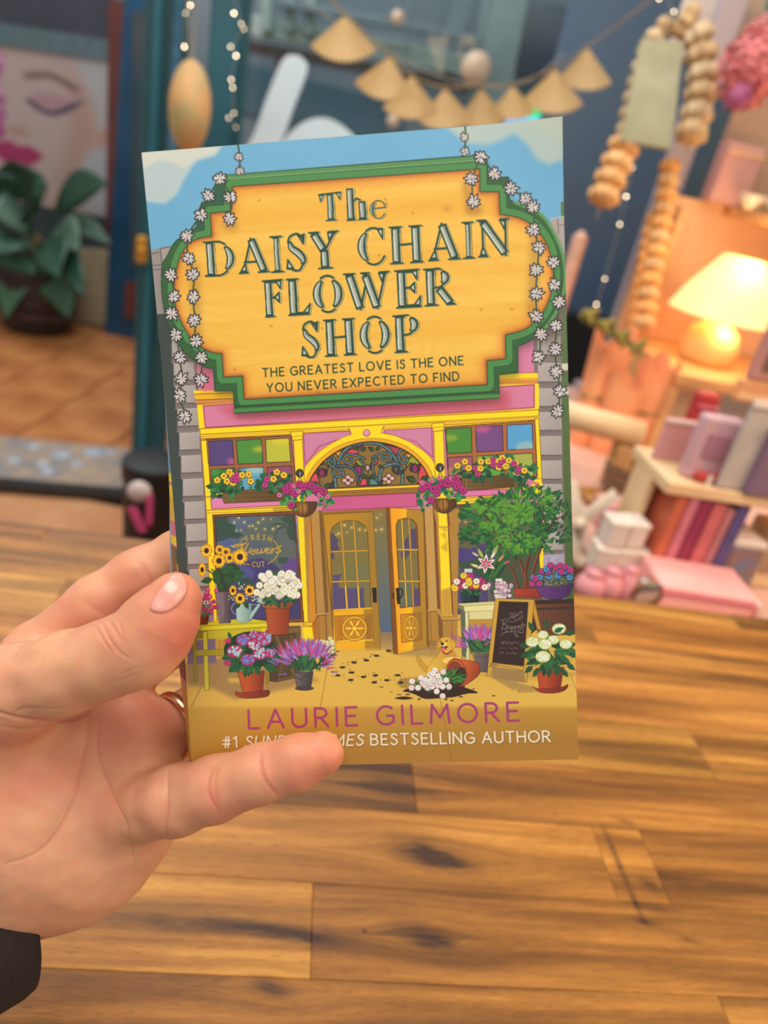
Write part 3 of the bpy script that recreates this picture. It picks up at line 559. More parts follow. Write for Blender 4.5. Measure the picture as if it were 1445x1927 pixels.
    c.stroke([(310, 855), (430, 850)], 7, (120, 70, 20)); c.stroke([(330, 985), (1180, 950)], 6, (130, 80, 20)); c.stroke([(330, 1010), (1190, 975)], 5, (170, 110, 20))
    c.poly([(980, 955), (1180, 945), (1190, 985), (990, 1000)], (170, 140, 40), .7, soft=6)
    c.view(*VG); c.poly([(205, 745), (1100, 700), (1095, 800), (215, 905)], YE); c.poly([(225, 770), (900, 745), (900, 800), (230, 825)], (224, 120, 172), line=(170, 50, 105), lw=8)
    c.stroke([(225, 845), (820, 815)], 6, (120, 74, 20)); c.stroke([(225, 872), (820, 842)], 5, (120, 74, 20)); c.stroke([(225, 900), (820, 882)], 16, (122, 66, 28)); c.poly([(1015, 640), (1085, 635), (1100, 720), (1020, 700)], YE); c.stroke([(1015, 655), (1085, 650)], 6, (130, 80, 20))
    # big lower windows
    c.view(*VH); c.poly([(303, 48), (1182, 8), (1282, 1172), (390, 1190)], (70, 34, 20)); c.poly([(310, 56), (1176, 18), (1274, 1164), (400, 1180)], (134, 74, 40)); c.poly([(328, 74), (1172, 42), (1248, 1138), (400, 1150)], DK)
    gw = [(336, 80), (1168, 50), (1240, 1132), (410, 1140)]; c.poly(gw, (92, 102, 98))
    x0, y0, m = c.mask(c.T(gw)); cm = np.zeros((PH, PW), np.float32); cm[y0:y0+m.shape[0], x0:x0+m.shape[1]] = m; c.clip = cm
    c.poly([(470, 60), (800, 60), (640, 200), (600, 600), (340, 560), (360, 300), (560, 200)], (84, 104, 138), .8, soft=18); c.poly([(560, 300), (900, 330), (950, 480), (700, 560), (520, 540)], (86, 96, 112), soft=25)
    c.poly([(320, 60), (480, 85), (470, 130), (555, 160), (540, 210), (640, 260), (570, 300), (480, 290), (420, 320), (350, 335)], (52, 78, 68)); c.poly([(355, 350), (470, 300), (560, 360), (600, 420), (420, 400)], (78, 96, 150), .8, soft=5)
    c.poly([(1060, 60), (1200, 40), (1200, 330), (1130, 310), (1090, 230), (1110, 150), (1040, 110)], (58, 78, 66))
    for q in ([(1080, 150), (960, 150), (890, 230)], [(1100, 180), (1000, 200), (960, 380)], [(1090, 120), (980, 60)], [(1120, 120), (1080, 60)]): c.stroke(spline(q), 26, (60, 82, 72), w1=6)
    c.poly([(400, 560), (700, 520), (820, 500), (960, 560), (1020, 620), (1240, 700), (1250, 1140), (400, 1140)], (66, 62, 112), soft=6)
    c.poly([(450, 540), (640, 560), (760, 640), (720, 740), (500, 720)], (82, 84, 150), .9, soft=6); c.poly([(1020, 590), (1140, 500), (1210, 510), (1215, 650), (1100, 640)], (104, 72, 140), soft=4); c.poly([(560, 720), (700, 700), (760, 800), (560, 820)], (50, 76, 68), soft=5)
    c.poly([(1000, 500), (1110, 490), (1090, 560), (1010, 560)], (58, 82, 70), soft=4)
    for x, y, r in ((585, 82, 12), (537, 130, 12), (645, 127, 13), (843, 95, 12), (793, 130, 13), (925, 97, 7), (697, 168, 10), (733, 165, 11), (768, 196, 10), (862, 200, 11), (948, 198, 13), (563, 218, 10), (610, 212, 8), (1005, 170, 8)): c.ell(x, y, r*1.9, col=(190, 180, 110), al=.35, soft=5); c.ell(x, y, r*.8, col=(216, 200, 120))
    c.clip = None
    GD = (206, 164, 50)
    c.stroke(spline([(598, 340), (625, 310), (650, 298)]), 9, GD); c.stroke(arc(790, 420, 215, 160, -42, 58, 20), 9, GD); c.stroke(arc(790, 430, 215, 150, 58, 62, 4), 9, GD); c.stroke([(640, 562), (700, 570)], 8, GD)
    def arcword(txt, cx, cy, r, a0, a1, cap, w, fx=1, inv=False):
        ws = [SANS[t][0]+.35 for t in txt]; tot = sum(ws)-.35; x = 0
        for t, wd in zip(txt, ws):
            am = math.radians(a0+(a1-a0)*(x+SANS[t][0]/2)/tot); px, py = cx+r*math.cos(am)*fx, cy+r*math.sin(am)
            e = (a1-a0)/abs(a1-a0)*np.array([-math.sin(am)*fx, math.cos(am)]); u = np.array([e[1], -e[0]]) 
            for st in SANS[t][1]: c.stroke([np.array([px, py])+e*(sx-SANS[t][0]/2)*cap*.92+u*(sy-.5)*cap for sx, sy in st], w, GD)
            x += wd
    arcword('FRESH', 795, 600, 320, -115, -64, 52, 9, 1.0)
    arcword('CUT', 795, 300, 270, 104, 76, 50, 9, 1.0)
    fl = [[(520, 380), (560, 362), (660, 352)], [(640, 352), (600, 410), (560, 450), (528, 440)], [(575, 412), (640, 400)], [(690, 350), (660, 400), (650, 455), (680, 450), (720, 400)], [(735, 425), (712, 445), (735, 462), (760, 440), (742, 420), (785, 415)], [(790, 410), (780, 455), (815, 440), (832, 405), (822, 452), (860, 430), (868, 400)], [(875, 430), (910, 410), (890, 400), (872, 435), (900, 455), (930, 425)], [(935, 400), (945, 415), (935, 455)], [(945, 415), (985, 400)], [(1035, 375), (1000, 395), (1030, 425), (1000, 445), (975, 438)], [(505, 372), (540, 388), (600, 372), (665, 345)]]
    for q in fl: c.stroke(spline(q), 13, GD)
    # right big window
    c.view(*VK); c.poly([(0, 300), (380, 275), (1050, 270), (1030, 1400), (60, 1490)], (122, 62, 26)); wr = [(28, 310), (1010, 280), (1040, 1400), (75, 1465)]; c.poly(wr, (98, 98, 68), line=(50, 26, 16), lw=5)
    x0, y0, m = c.mask(c.T(wr)); cm = np.zeros((PH, PW), np.float32); cm[y0:y0+m.shape[0], x0:x0+m.shape[1]] = m; c.clip = cm
    c.poly([(55, 800), (150, 760), (260, 770), (380, 720), (480, 700), (700, 900), (700, 1500), (60, 1500)], (76, 64, 112), soft=8); c.poly([(55, 890), (200, 910), (420, 830), (520, 1000), (500, 1150), (300, 1020), (60, 960)], (60, 78, 52), soft=8); c.poly([(60, 960), (150, 960), (170, 1100), (60, 1200)], (88, 96, 88), soft=6)
    c.poly([(60, 830), (160, 770), (330, 780), (320, 900), (140, 910)], (74, 62, 128), soft=6); c.poly([(560, 850), (1040, 750), (1040, 1200), (600, 1200)], (70, 82, 60), soft=10)
    for x, y in ((80, 432), (140, 460), (205, 474), (272, 487), (35, 395)): c.ell(x, y, 24, col=(180, 160, 80), al=.4, soft=6); c.ell(x, y, 10, col=(218, 180, 90))
    c.clip = None
    c.poly([(1005, 760), (1055, 760), (1050, 1000), (1020, 1000)], YE); c.poly([(0, 300), (20, 300), (62, 1490), (50, 1490)], OR)
    # centre: pilasters, doorway
    c.view(*VJ); c.poly([(-60, 130), (1460, 90), (1445, 1440), (1300, 1440), (0, 1450)], (178, 132, 56))
    c.poly([(0, 170), (30, 170), (60, 1100), (80, 1420), (0, 1420)], (214, 140, 24)); c.stroke([(10, 170), (70, 1110)], 8, (110, 60, 20)); 
    c.poly([(20, 110), (95, 105), (160, 1110), (80, 1120)], (184, 140, 72)); c.poly([(95, 105), (125, 110), (190, 1100), (160, 1120)], (126, 88, 30)); c.stroke([(95, 105), (155, 1110)], 4, (90, 56, 20))
    c.poly([(60, 1120), (180, 1110), (200, 1440), (80, 1440)], (176, 128, 52)); c.stroke([(80, 1120), (180, 1110)], 22, (196, 152, 80)); c.stroke([(40, 1215), (82, 1130), (180, 1118)], 8, (110, 70, 24)); c.stroke([(90, 1130), (100, 1380)], 5, (120, 80, 30)); c.stroke([(160, 1130), (175, 1400)], 10, (120, 80, 30)); c.poly([(-40, 1190), (35, 1190), (35, 1225), (-40, 1235)], (240, 190, 30), line=(150, 80, 20), lw=5)
    c.poly([(-60, 1240), (45, 1240), (60, 1420), (-50, 1450)], YE); c.poly([(30, 1240), (80, 1150), (85, 1440), (55, 1440)], (180, 110, 30))
    c.poly([(120, 120), (750, 85), (850, 1440), (700, 1460), (240, 1470)], (150, 110, 40))
    c.poly([(625, 115), (760, 108), (830, 1330), (700, 1330)], ((690, 120, (136, 118, 62)), (740, 1250, (84, 104, 128)))); c.poly([(695, 1290), (830, 1290), (840, 1500), (705, 1470)], ((760, 1290, (140, 112, 80)), (760, 1480, (200, 160, 84)))); c.stroke([(690, 1290), (830, 1295)], 6, (160, 140, 100))
    for x, y, r in ((660, 178, 10), (697, 145, 7), (705, 290, 12), (650, 298, 10)): c.ell(x, y, r*2, col=(200, 170, 90), al=.4, soft=5); c.ell(x, y, r*.8, col=(232, 196, 110))
    dl = [(130, 145), (620, 118), (700, 1460), (262, 1472)]; c.poly(dl, ((230, 600, (192, 140, 20)), (640, 600, (172, 128, 34))), line=(100, 62, 20), lw=6)
    c.poly([(240, 1090), (240, 1470), (545, 1465), (530, 1060)], (244, 178, 18), soft=4); c.poly([(562, 130), (620, 120), (700, 1455), (640, 1455)], (168, 126, 40), .8)
    gl = [(222, 1068), (205, 330), (225, 270), (290, 220), (380, 203), (480, 215), (545, 260), (568, 310), (606, 1052)]; c.poly(gl, (128, 116, 62), line=(96, 60, 20), lw=7)
    x0, y0, m = c.mask(c.T(gl)); cm = np.zeros((PH, PW), np.float32); cm[y0:y0+m.shape[0], x0:x0+m.shape[1]] = m; c.clip = cm
    c.poly([(200, 320), (240, 340), (290, 400), (270, 430), (300, 490), (240, 500), (245, 590), (200, 560)], (84, 72, 104)); c.poly([(230, 735), (325, 725), (285, 790), (290, 860), (540, 855), (530, 930), (545, 1060), (230, 1080)], (88, 76, 116)); c.poly([(400, 640), (610, 600), (610, 860), (400, 860)], (112, 118, 84), .6, soft=20)
    for x, y, r in ((343, 250, 12), (415, 273, 11), (490, 292, 12), (550, 298, 11), (285, 332, 13), (367, 317, 7), (262, 345, 6)): c.ell(x, y, r*2, col=(200, 170, 80), al=.4, soft=5); c.ell(x, y, r*.8, col=(238, 196, 90))
    for a, b in (((308, 205), (372, 1068)), ((432, 205), (490, 1062)), ((205, 508), (590, 495)), ((215, 800), (600, 790))): c.stroke([a, b], 20, (120, 80, 24)); c.stroke([a, b], 13, (214, 164, 50))
    c.stroke([(354, 850), (370, 1065)], 13, (250, 196, 40)); c.stroke([(478, 850), (490, 1055)], 13, (250, 196, 40)); c.clip = None
    c.stroke([(245, 1075), (606, 1055)], 14, (250, 190, 30))
    c.poly([(246, 1132), (618, 1118), (628, 1365), (262, 1385)], (200, 140, 24), line=(110, 66, 20), lw=5); c.poly([(262, 1385), (290, 1370), (620, 1360), (628, 1370)], (250, 206, 60)); c.poly([(262, 1140), (340, 1135), (330, 1370), (275, 1375)], (190, 118, 24)); c.poly([(540, 1130), (610, 1125), (616, 1350), (555, 1358)], (150, 104, 30), .8)
    def rosette(cx, cy, rx, ry):
        c.ell(cx, cy, rx, ry, (110, 66, 16)); c.ell(cx, cy, rx*.96, ry*.96, (236, 176, 34)); c.ell(cx, cy, rx*.8, ry*.8, (150, 94, 20)); c.ell(cx, cy, rx*.76, ry*.76, (196, 134, 30))
        for k in range(6):
            a = math.radians(k*60+0); q = [(cx+math.cos(a+t)*rx*.78*s_, cy+math.sin(a+t)*ry*.78*s_) for t, s_ in ((0, .08), (.34, .5), (.16, .85), (0, 1), (-.16, .85), (-.34, .5))]
            c.poly(q, (248, 196, 48), line=(130, 80, 20), lw=4)
        c.ell(cx, cy, rx*.17, ry*.17, (255, 206, 60))
    rosette(443, 1252, 128, 124)
    c.poly([(612, 858), (655, 855), (662, 1002), (622, 1002)], (34, 28, 22))
    dr = [(785, 80), (1120, 100), (1165, 1442), (868, 1505)]; c.poly([(750, 80), (790, 82), (870, 1505), (822, 1500)], (128, 78, 24), line=(80, 44, 16), lw=4)
    c.poly(dr, (180, 132, 40), line=(100, 62, 20), lw=5); c.poly([(788, 82), (952, 92), (945, 180), (860, 190), (845, 400), (885, 1060), (1010, 1040), (1015, 1470), (870, 1500)], ((800, 800, (250, 160, 16)), (1010, 800, (250, 196, 24))), soft=2)
    gr = [(888, 1050), (848, 250), (865, 210), (910, 187), (960, 183), (1010, 200), (1045, 240), (1054, 290), (1084, 1030)]; c.poly(gr, (126, 114, 66), line=(86, 50, 16), lw=8)
    x0, y0, m = c.mask(c.T(gr)); cm = np.zeros((PH, PW), np.float32); cm[y0:y0+m.shape[0], x0:x0+m.shape[1]] = m; c.clip = cm
    c.poly([(990, 290), (1045, 280), (1055, 480), (1000, 480)], (86, 72, 106)); c.poly([(930, 400), (985, 330), (980, 520), (930, 600), (890, 540)], (84, 72, 104)); c.poly([(1020, 865), (1090, 865), (1090, 1040), (1020, 1040)], (86, 72, 110)); c.poly([(880, 820), (1000, 820), (1010, 1040), (880, 1040)], (96, 110, 100), .8)
    c.poly([(1040, 220), (1060, 300), (1090, 1040), (1075, 1040)], (120, 72, 24))
    for a, b, cl in (((902, 190), (952, 1045), (250, 200, 60)), ((970, 190), (1018, 1040), (216, 160, 50)), ((850, 485), (1062, 490), (250, 196, 60)), ((870, 793), (1080, 795), (250, 196, 60))): c.stroke([a, b], 18, (110, 70, 24)); c.stroke([a, b], 11, cl)
    c.clip = None; c.poly([(890, 1118), (1092, 1100), (1102, 1360), (905, 1390)], (206, 140, 24), line=(110, 66, 20), lw=5); c.poly([(1012, 1108), (1090, 1102), (1100, 1358), (1020, 1370)], (160, 116, 34)); rosette(996, 1248, 74, 128); c.poly([(998, 1140), (1065, 1150), (1070, 1340), (1000, 1360)], (170, 120, 34), .4)
    c.poly([(845, 860), (880, 858), (890, 1015), (858, 1015)], (38, 28, 20)); c.stroke(spline([(885, 868), (905, 875), (908, 920), (885, 960)]), 14, (30, 24, 20)); c.stroke([(820, 912), (822, 955)], 16, (50, 34, 20))
    # right pilaster
    c.poly([(1110, 100), (1130, 100), (1175, 1440), (1150, 1440)], (124, 84, 30)); c.poly([(1125, 85), (1205, 80), (1250, 1065), (1170, 1070)], (196, 154, 82)); c.poly([(1205, 80), (1235, 85), (1280, 1060), (1250, 1070)], (120, 76, 28)); c.poly([(1235, 110), (1260, 110), (1300, 1100), (1280, 1070)], (190, 130, 50))
    c.poly([(1255, 120), (1345, 115), (1395, 1130), (1300, 1130)], (250, 226, 30)); c.poly([(1265, 260), (1330, 250), (1350, 300), (1280, 340), (1340, 400), (1280, 470), (1350, 520), (1350, 420), (1330, 320)], (214, 168, 50), .8, soft=6); c.poly([(1290, 880), (1385, 850), (1395, 1130), (1300, 1130)], (206, 156, 60), soft=6); c.poly([(1255, 120), (1320, 118), (1260, 200)], (220, 180, 60), .7)
    c.stroke([(1350, 115), (1400, 1110)], 12, (110, 56, 20)); c.poly([(1160, 1100), (1255, 1085), (1300, 1180), (1320, 1440), (1170, 1450)], (180, 132, 54)); c.stroke([(1165, 1078), (1252, 1070), (1300, 1160), (1470, 1155)], 22, (196, 152, 70)); c.stroke([(1165, 1092), (1245, 1086), (1302, 1176), (1470, 1170)], 6, (110, 70, 24)); c.stroke([(1180, 1095), (1195, 1400)], 6, (120, 80, 30)); c.poly([(1170, 1380), (1250, 1375), (1260, 1455), (1175, 1460)], (168, 122, 56), line=(110, 74, 30), lw=5); c.stroke([(1175, 1410), (1255, 1405)], 5, (110, 74, 30)); c.poly([(1255, 1110), (1300, 1190), (1310, 1400), (1270, 1380)], (130, 84, 34)); c.stroke([(1393, 1180), (1400, 1400)], 5, (120, 80, 30))
    c.view(*VG); c.poly([(70, 900), (240, 890), (225, 1110), (110, 1110)], (190, 140, 50)); c.poly([(118, 960), (195, 955), (205, 1100), (125, 1100)], (250, 226, 30)); c.stroke([(212, 960), (222, 1100)], 14, (120, 60, 24))
    # ground shadow under facade + slab lines
    c.view(); c.poly([(610, 1222), (720, 1222), (745, 1234), (870, 1222), (880, 1270), (1000, 1280), (1090, 1270), (1110, 1330), (330, 1330), (340, 1240)], (224, 182, 78), soft=3)
    c.poly([(745, 1232), (800, 1216), (850, 1218), (832, 1238)], (160, 130, 80), .7, soft=3)
    c.stroke([(618, 1240), (602, 1330)], 1.2, (150, 110, 50)); c.stroke([(398, 1250), (358, 1330)], 1.2, (130, 100, 60)); c.stroke([(1062, 1240), (1085, 1300)], 1.4, (176, 130, 56)); c.stroke([(829, 1320), (851, 1436)], 1.2, (150, 100, 36)); c.stroke([(602, 1330), (588, 1390)], 1.2, (160, 116, 44))
    c.poly([(345, 1250), (385, 1235), (560, 1262), (600, 1280), (540, 1296), (440, 1316), (400, 1296), (350, 1290)], (158, 124, 78), .85, soft=4); c.poly([(425, 1276), (450, 1276), (452, 1285), (430, 1284)], (226, 186, 80), .8, soft=2)
    draw_cover_b(c, locals())
    return c
def draw_cover_b(c, L_):
    VA, VB, VC, VD, VE, VF, VG, VH, VI, VJ, VK, VL, VM = [L_[k] for k in ('VA', 'VB', 'VC', 'VD', 'VE', 'VF', 'VG', 'VH', 'VI', 'VJ', 'VK', 'VL', 'VM')]
    YE, DK = (250, 222, 22), (40, 30, 25); R = np.random.default_rng(9)
    GRN = [(30, 92, 52), (44, 118, 58), (60, 136, 60), (24, 76, 50)]
    TC, TCd = (184, 84, 44), (126, 48, 30)
    def shade(q, col, dark, xa, xb): c.poly(q, ((xa, q[0][1], col), (xb, q[0][1], dark)))
    def pot(q, rim, col=TC, dark=TCd, rimcol=None):
        xs = [p[0] for p in q]; c.poly(q, ((min(xs)+(max(xs)-min(xs))*.35, q[0][1], col), (max(xs), q[0][1], dark)), line=(84, 34, 22), lw=3); c.poly(rim, ((min(xs), rim[0][1], rimcol or col), (max(xs), rim[0][1], dark)), line=(84, 34, 22), lw=3)
    # window boxes
    def box(q, planks, bands):
        c.poly(q, ((q[0][0], q[0][1], (124, 92, 46)), (q[2][0], q[2][1], (92, 68, 34))), line=(60, 40, 20), lw=5)
        for a, b in planks: c.stroke([a, b], 4, (72, 50, 22))
        for a, b in bands: c.stroke([a, b], 30, (130, 98, 50)); c.stroke([(a[0]-15, a[1]), (b[0]-15, b[1])], 4, (66, 44, 20)); c.stroke([(a[0]+15, a[1]), (b[0]+15, b[1])], 4, (66, 44, 20))
    def trail(region, n, L, seed, heads, rr=34):
        foliage(c, region, n, L, [(26, 84, 52), (36, 104, 62), (48, 128, 72), (20, 66, 44)], seed, wd=.7)
        for k, (x, y, kind) in enumerate(heads):
            if kind == 'y': bloom(c, x, y, rr, (240, 206, 50), (176, 96, 20), 5, k, dark=(120, 90, 20)); c.ell(x, y, rr*.4, col=(214, 150, 30)); c.ell(x, y, rr*.2, col=(120, 60, 20))
            else: bloom(c, x, y, rr*.95, (190, 62, 132), (120, 26, 80), 5, k, dark=(120, 30, 80))
    c.view(*VE); box([(470, 830), (640, 790), (1080, 765), (1170, 790), (1120, 890), (505, 915)], [((500, 862), (1110, 845)), ((600, 820), (1090, 800))], [((580, 820), (600, 905))])
    trail([(385, 760), (420, 690), (560, 600), (700, 620), (770, 700), (870, 650), (960, 620), (1080, 600), (1150, 680), (1160, 740), (1020, 760), (960, 810), (880, 800), (800, 770), (640, 780), (600, 850), (540, 830), (420, 870), (390, 820)], 120, 62, 11,
          [(435, 690, 'y'), (500, 650, 'y'), (555, 610, 'y'), (530, 700, 'y'), (585, 645, 'y'), (590, 715, 'y'), (630, 640, 'm'), (590, 680, 'm'), (630, 685, 'm'), (680, 640, 'y'), (745, 635, 'y'), (765, 700, 'y'), (905, 735, 'm'), (925, 680, 'm'), (988, 678, 'y'), (1020, 612, 'y'), (1090, 640, 'y')])
    c.view(*VG); box([(325, 645), (420, 640), (760, 620), (960, 660), (920, 725), (370, 765)], [((360, 690), (930, 665)), ((380, 725), (920, 700))], [((385, 670), (390, 760)), ((848, 650), (850, 735))])
    trail([(225, 600), (300, 560), (420, 520), (520, 500), (600, 470), (800, 450), (880, 520), (980, 540), (1040, 600), (1000, 680), (950, 640), (860, 670), (820, 640), (640, 620), (560, 670), (480, 680), (400, 640), (240, 640)], 130, 60, 12,
          [(300, 530, 'y'), (370, 492, 'y'), (405, 552, 'y'), (470, 550, 'm'), (495, 605, 'm'), (517, 555, 'y'), (520, 492, 'y'), (590, 490, 'y'), (640, 475, 'm'), (640, 520, 'm'), (690, 485, 'y'), (690, 545, 'y'), (700, 520, 'm'), (722, 455, 'y'), (735, 492, 'm'), (785, 480, 'y'), (755, 535, 'y'), (850, 505, 'y'), (830, 510, 'm'), (870, 580, 'm'), (885, 558, 'm'), (930, 575, 'y')], 32)
    # hanging baskets
    def basket(bx, by, w, seed, lampx, lampy, reg, heads):
        c.ell(lampx, lampy, 40, 42, (40, 34, 34)); c.ell(lampx, lampy-4, 30, 30, (66, 60, 60)); c.stroke([(lampx+4, lampy-8), (lampx+5, lampy+26)], 9, (190, 186, 184)); c.stroke([(lampx-5, lampy+40), (bx-w*.55, by-60)], 6, DK); c.stroke([(lampx+5, lampy+40), (bx+w*.5, by-60)], 6, DK)
        c.poly(arc(bx, by, w, w*1.12, 0, 180, 20), ((bx-w, by, (142, 92, 36)), (bx+w, by, (74, 44, 22))), line=(50, 30, 18), lw=6); c.ell(bx-w*.05, by+w*.45, w*.34, w*.42, (178, 124, 52), .8, soft=10)
        for dx in (-.62, -.1, .4): c.stroke(spline([(bx+dx*w, by), (bx+dx*w*.9, by+w*.6), (bx+dx*w*.35, by+w*1.08)]), 6, (54, 32, 18))
        foliage(c, reg, 90, 52, [(30, 110, 68), (44, 136, 76), (84, 156, 70), (24, 92, 60)], seed, wd=.75)
        for k, (x, y) in enumerate(heads): bloom(c, x, y, 36 if k % 4 else 26, (182, 48, 122) if k % 4 else (226, 120, 160), (110, 20, 70), 5, k, dark=(120, 24, 84))
    c.view(*VE); basket(1285, 900, 132, 21, 1245, 622, [(1040, 880), (1120, 780), (1250, 760), (1400, 760), (1560, 860), (1570, 900), (1500, 930), (1420, 935), (1380, 880), (1240, 890), (1220, 970), (1120, 930)],
        [(1045, 835), (1105, 770), (1140, 740), (1150, 795), (1190, 745), (1200, 820), (1240, 725), (1280, 760), (1235, 800), (1330, 735), (1365, 745), (1400, 785), (1440, 830), (1165, 930), (1420, 770), (1480, 800), (1520, 850), (1110, 790)])
    c.view(*VG); basket(175, 840, 122, 22, 135, 548, [(-60, 820), (-20, 700), (60, 660), (200, 680), (300, 740), (370, 800), (340, 850), (280, 860), (250, 820), (100, 820), (60, 880), (0, 940), (-60, 900)],
        [(60, 670), (15, 715), (70, 750), (110, 740), (130, 645), (160, 690), (200, 700), (215, 660), (245, 650), (285, 655), (270, 700), (310, 700), (330, 745), (105, 785), (50, 850), (-30, 740), (-30, 690), (295, 725), (355, 760)])
    # tree
    c.view(*VK)
    for q, w in (([(850, 1190), (850, 1060), (780, 850)], 44), ([(850, 1080), (900, 850), (960, 600)], 40), ([(900, 1190), (930, 1060), (1010, 800), (1080, 600)], 46), ([(780, 1190), (720, 1010), (640, 930)], 34), ([(715, 1000), (760, 900)], 22), ([(880, 1190), (860, 1000), (890, 860)], 30)):
        c.stroke(spline(q), w, (88, 44, 26), w1=w*.5); c.stroke(spline([(x-w*.22, y) for x, y in q]), w*.25, (158, 96, 44), w1=w*.12)
    G1 = [(28, 84, 44), (32, 96, 46), (24, 72, 42)]; G2 = [(44, 118, 50), (56, 132, 52), (38, 106, 50)]; G3 = [(88, 150, 46), (104, 160, 44), (72, 142, 50)]
    crown = [(160, 400), (250, 290), (420, 240), (560, 210), (700, 160), (820, 110), (960, 100), (1130, 130), (1240, 200), (1290, 300), (1200, 360), (1080, 420), (1060, 560), (1110, 720), (1120, 780), (960, 780), (800, 830), (620, 900), (480, 790), (440, 740), (520, 650), (330, 680), (180, 620), (200, 560), (300, 500)]
    foliage(c, [(1120, 400), (1300, 320), (1440, 260), (1460, 440), (1380, 620), (1250, 700), (1100, 660)], 130, 60, G1, 31, wd=.45)
    foliage(c, crown, 420, 78, G1, 32, wd=.42); foliage(c, crown, 330, 66, G2, 33, wd=.4)
    for reg, sd in (([(350, 260), (620, 240), (640, 330), (450, 380), (280, 330)], 34), ([(620, 350), (800, 150), (1000, 130), (1130, 200), (1140, 330), (960, 330), (850, 470), (700, 420)], 35), ([(400, 500), (640, 420), (760, 480), (700, 560), (460, 580)], 36), ([(560, 650), (760, 600), (1000, 640), (980, 740), (740, 780)], 37), ([(700, 300), (900, 260), (950, 420), (760, 480)], 38)):
        foliage(c, reg, 70, 66, G3, sd, wd=.36)
    for q in ([(955, 380), (955, 450)], [(1045, 390), (1080, 500)], [(420, 410), (490, 470)], [(515, 570), (535, 610)], [(1090, 570), (1180, 450), (1310, 395)], [(570, 710), (610, 770)], [(690, 610), (700, 650)], [(1010, 310), (1020, 350)]): c.stroke(q, 18, (74, 36, 28), w1=9)
    for k in range(60):
        a = (28, 84, 44); x, y = [(200, 400), (180, 590), (220, 640), (420, 240), (560, 215), (300, 690)][k % 6]; leaf(c, x+R.normal()*30, y+R.normal()*18, 56, 150+R.normal()*22, G1[k % 3], .4)
    for k, (x, y) in enumerate(((905, 68), (975, 62))): c.poly([(x-25, y-28), (x+28, y-10), (x+8, y+22), (x-12, y+20)], (222, 110, 140))
    # lavender patch on the stone right of the trunk
    c.poly([(1062, 830), (1280, 822), (1284, 960), (1060, 985)], (166, 156, 176)); c.poly([(1080, 850), (1230, 835), (1200, 880), (1130, 930), (1070, 900)], (176, 170, 196), .8, soft=6); c.ell(1110, 885, 20, 24, (150, 142, 166), .7, soft=4)
    c.poly([(735, 1200), (990, 1196), (1030, 1290), (1010, 1310), (745, 1290)], ((760, 1200, (176, 62, 34)), (1000, 1200, (150, 48, 30))), line=(90, 34, 22), lw=4); c.stroke([(745, 1272), (1010, 1290)], 5, (90, 34, 22))
    # barrel and purple planter
    c.poly([(965, 1330), (1385, 1310), (1400, 1700), (990, 1720)], ((1000, 1400, (112, 66, 40)), (1385, 1400, (84, 46, 30)))); c.poly([(965, 1325), (1385, 1310), (1385, 1360), (975, 1372)], (52, 32, 24)); c.stroke([(985, 1422), (1390, 1410)], 26, (60, 42, 34))
    for x in (1050, 1140, 1250, 1340): c.stroke([(x, 1380), (x+8, 1700)], 4, (78, 46, 30))
    c.poly(spline([(985, 1160), (1150, 1175), (1365, 1140), (1360, 1220), (1310, 1290), (1180, 1318), (1070, 1300), (1000, 1240)], 5, True), ((1000, 1200, (104, 56, 124)), (1350, 1250, (64, 34, 86))), line=(44, 24, 60), lw=4)
    foliage(c, [(950, 1140), (1000, 1030), (1150, 990), (1350, 1000), (1380, 1140), (1200, 1170), (1010, 1165)], 90, 44, [(36, 62, 36), (50, 84, 44), (70, 96, 50)], 41, wd=.6)
    for k, (x, y, col) in enumerate([(1015, 1075, 0), (945, 1080, 0), (1115, 1070, 0), (1215, 1060, 0), (1285, 1010, 0), (1340, 1080, 0), (1210, 1000, 0), (1120, 965, 0), (1320, 980, 0), (1165, 965, 0), (930, 1150, 1), (1010, 1145, 1), (965, 1090, 1), (1040, 1010, 1), (1105, 1020, 1), (1185, 975, 1), (1235, 950, 1), (1290, 960, 1), (1250, 1020, 1), (1370, 1020, 0), (1350, 1000, 1), (1085, 990, 0), (1130, 945, 1)]):
        bloom(c, x, y, 36, (78, 148, 202) if col == 0 else (190, 52, 120), (20, 60, 110) if col == 0 else (150, 30, 90), 5, k, dark=(40, 50, 90))
    # lily vase, small pots on the cream table
    c.poly([(440, 1115), (545, 1112), (535, 1345), (450, 1345)], ((440, 1200, (112, 102, 100)), (540, 1200, (74, 66, 70))), line=(50, 44, 44), lw=4)
    for k in range(26): leaf(c, 490+R.normal()*14, 1115, 200+R.random()*150, -90+R.normal()*38, [(40, 88, 48), (60, 112, 52), (30, 66, 44)][k % 3], .16)
    def petal(x, y, L, a, col, w=.3): leaf(c, x, y, L, a, (60, 70, 40), w*1.2); leaf(c, x, y, L*.95, a, col, w)
    for x, y, L, a, col in ((400, 870, 140, -120, (170, 190, 90)), (350, 850, 100, -150, (230, 190, 170)), (490, 870, 180, -65, (150, 180, 90)), (480, 880, 120, -60, (240, 220, 210)), (360, 970, 120, 200, (222, 214, 160)), (560, 910, 120, -50, (200, 150, 80)), (620, 930, 90, -25, (214, 80, 130))): petal(x, y, L, a, col)
    for a in (-90, -25, 30, 100, 150, 215): petal(430, 930, 118, a, (242, 234, 226), .42); leaf(c, 430, 930, 80, a, (196, 50, 110), .3)
    c.ell(430, 930, 14, col=(180, 190, 80))
    c.poly([(515, 1258), (665, 1255), (650, 1312), (530, 1312)], ((520, 1280, (232, 224, 214)), (660, 1280, (190, 180, 172))), line=(110, 100, 96), lw=3); foliage(c, [(490, 1240), (520, 1180), (660, 1180), (690, 1240), (600, 1262)], 60, 34, GRN, 42)
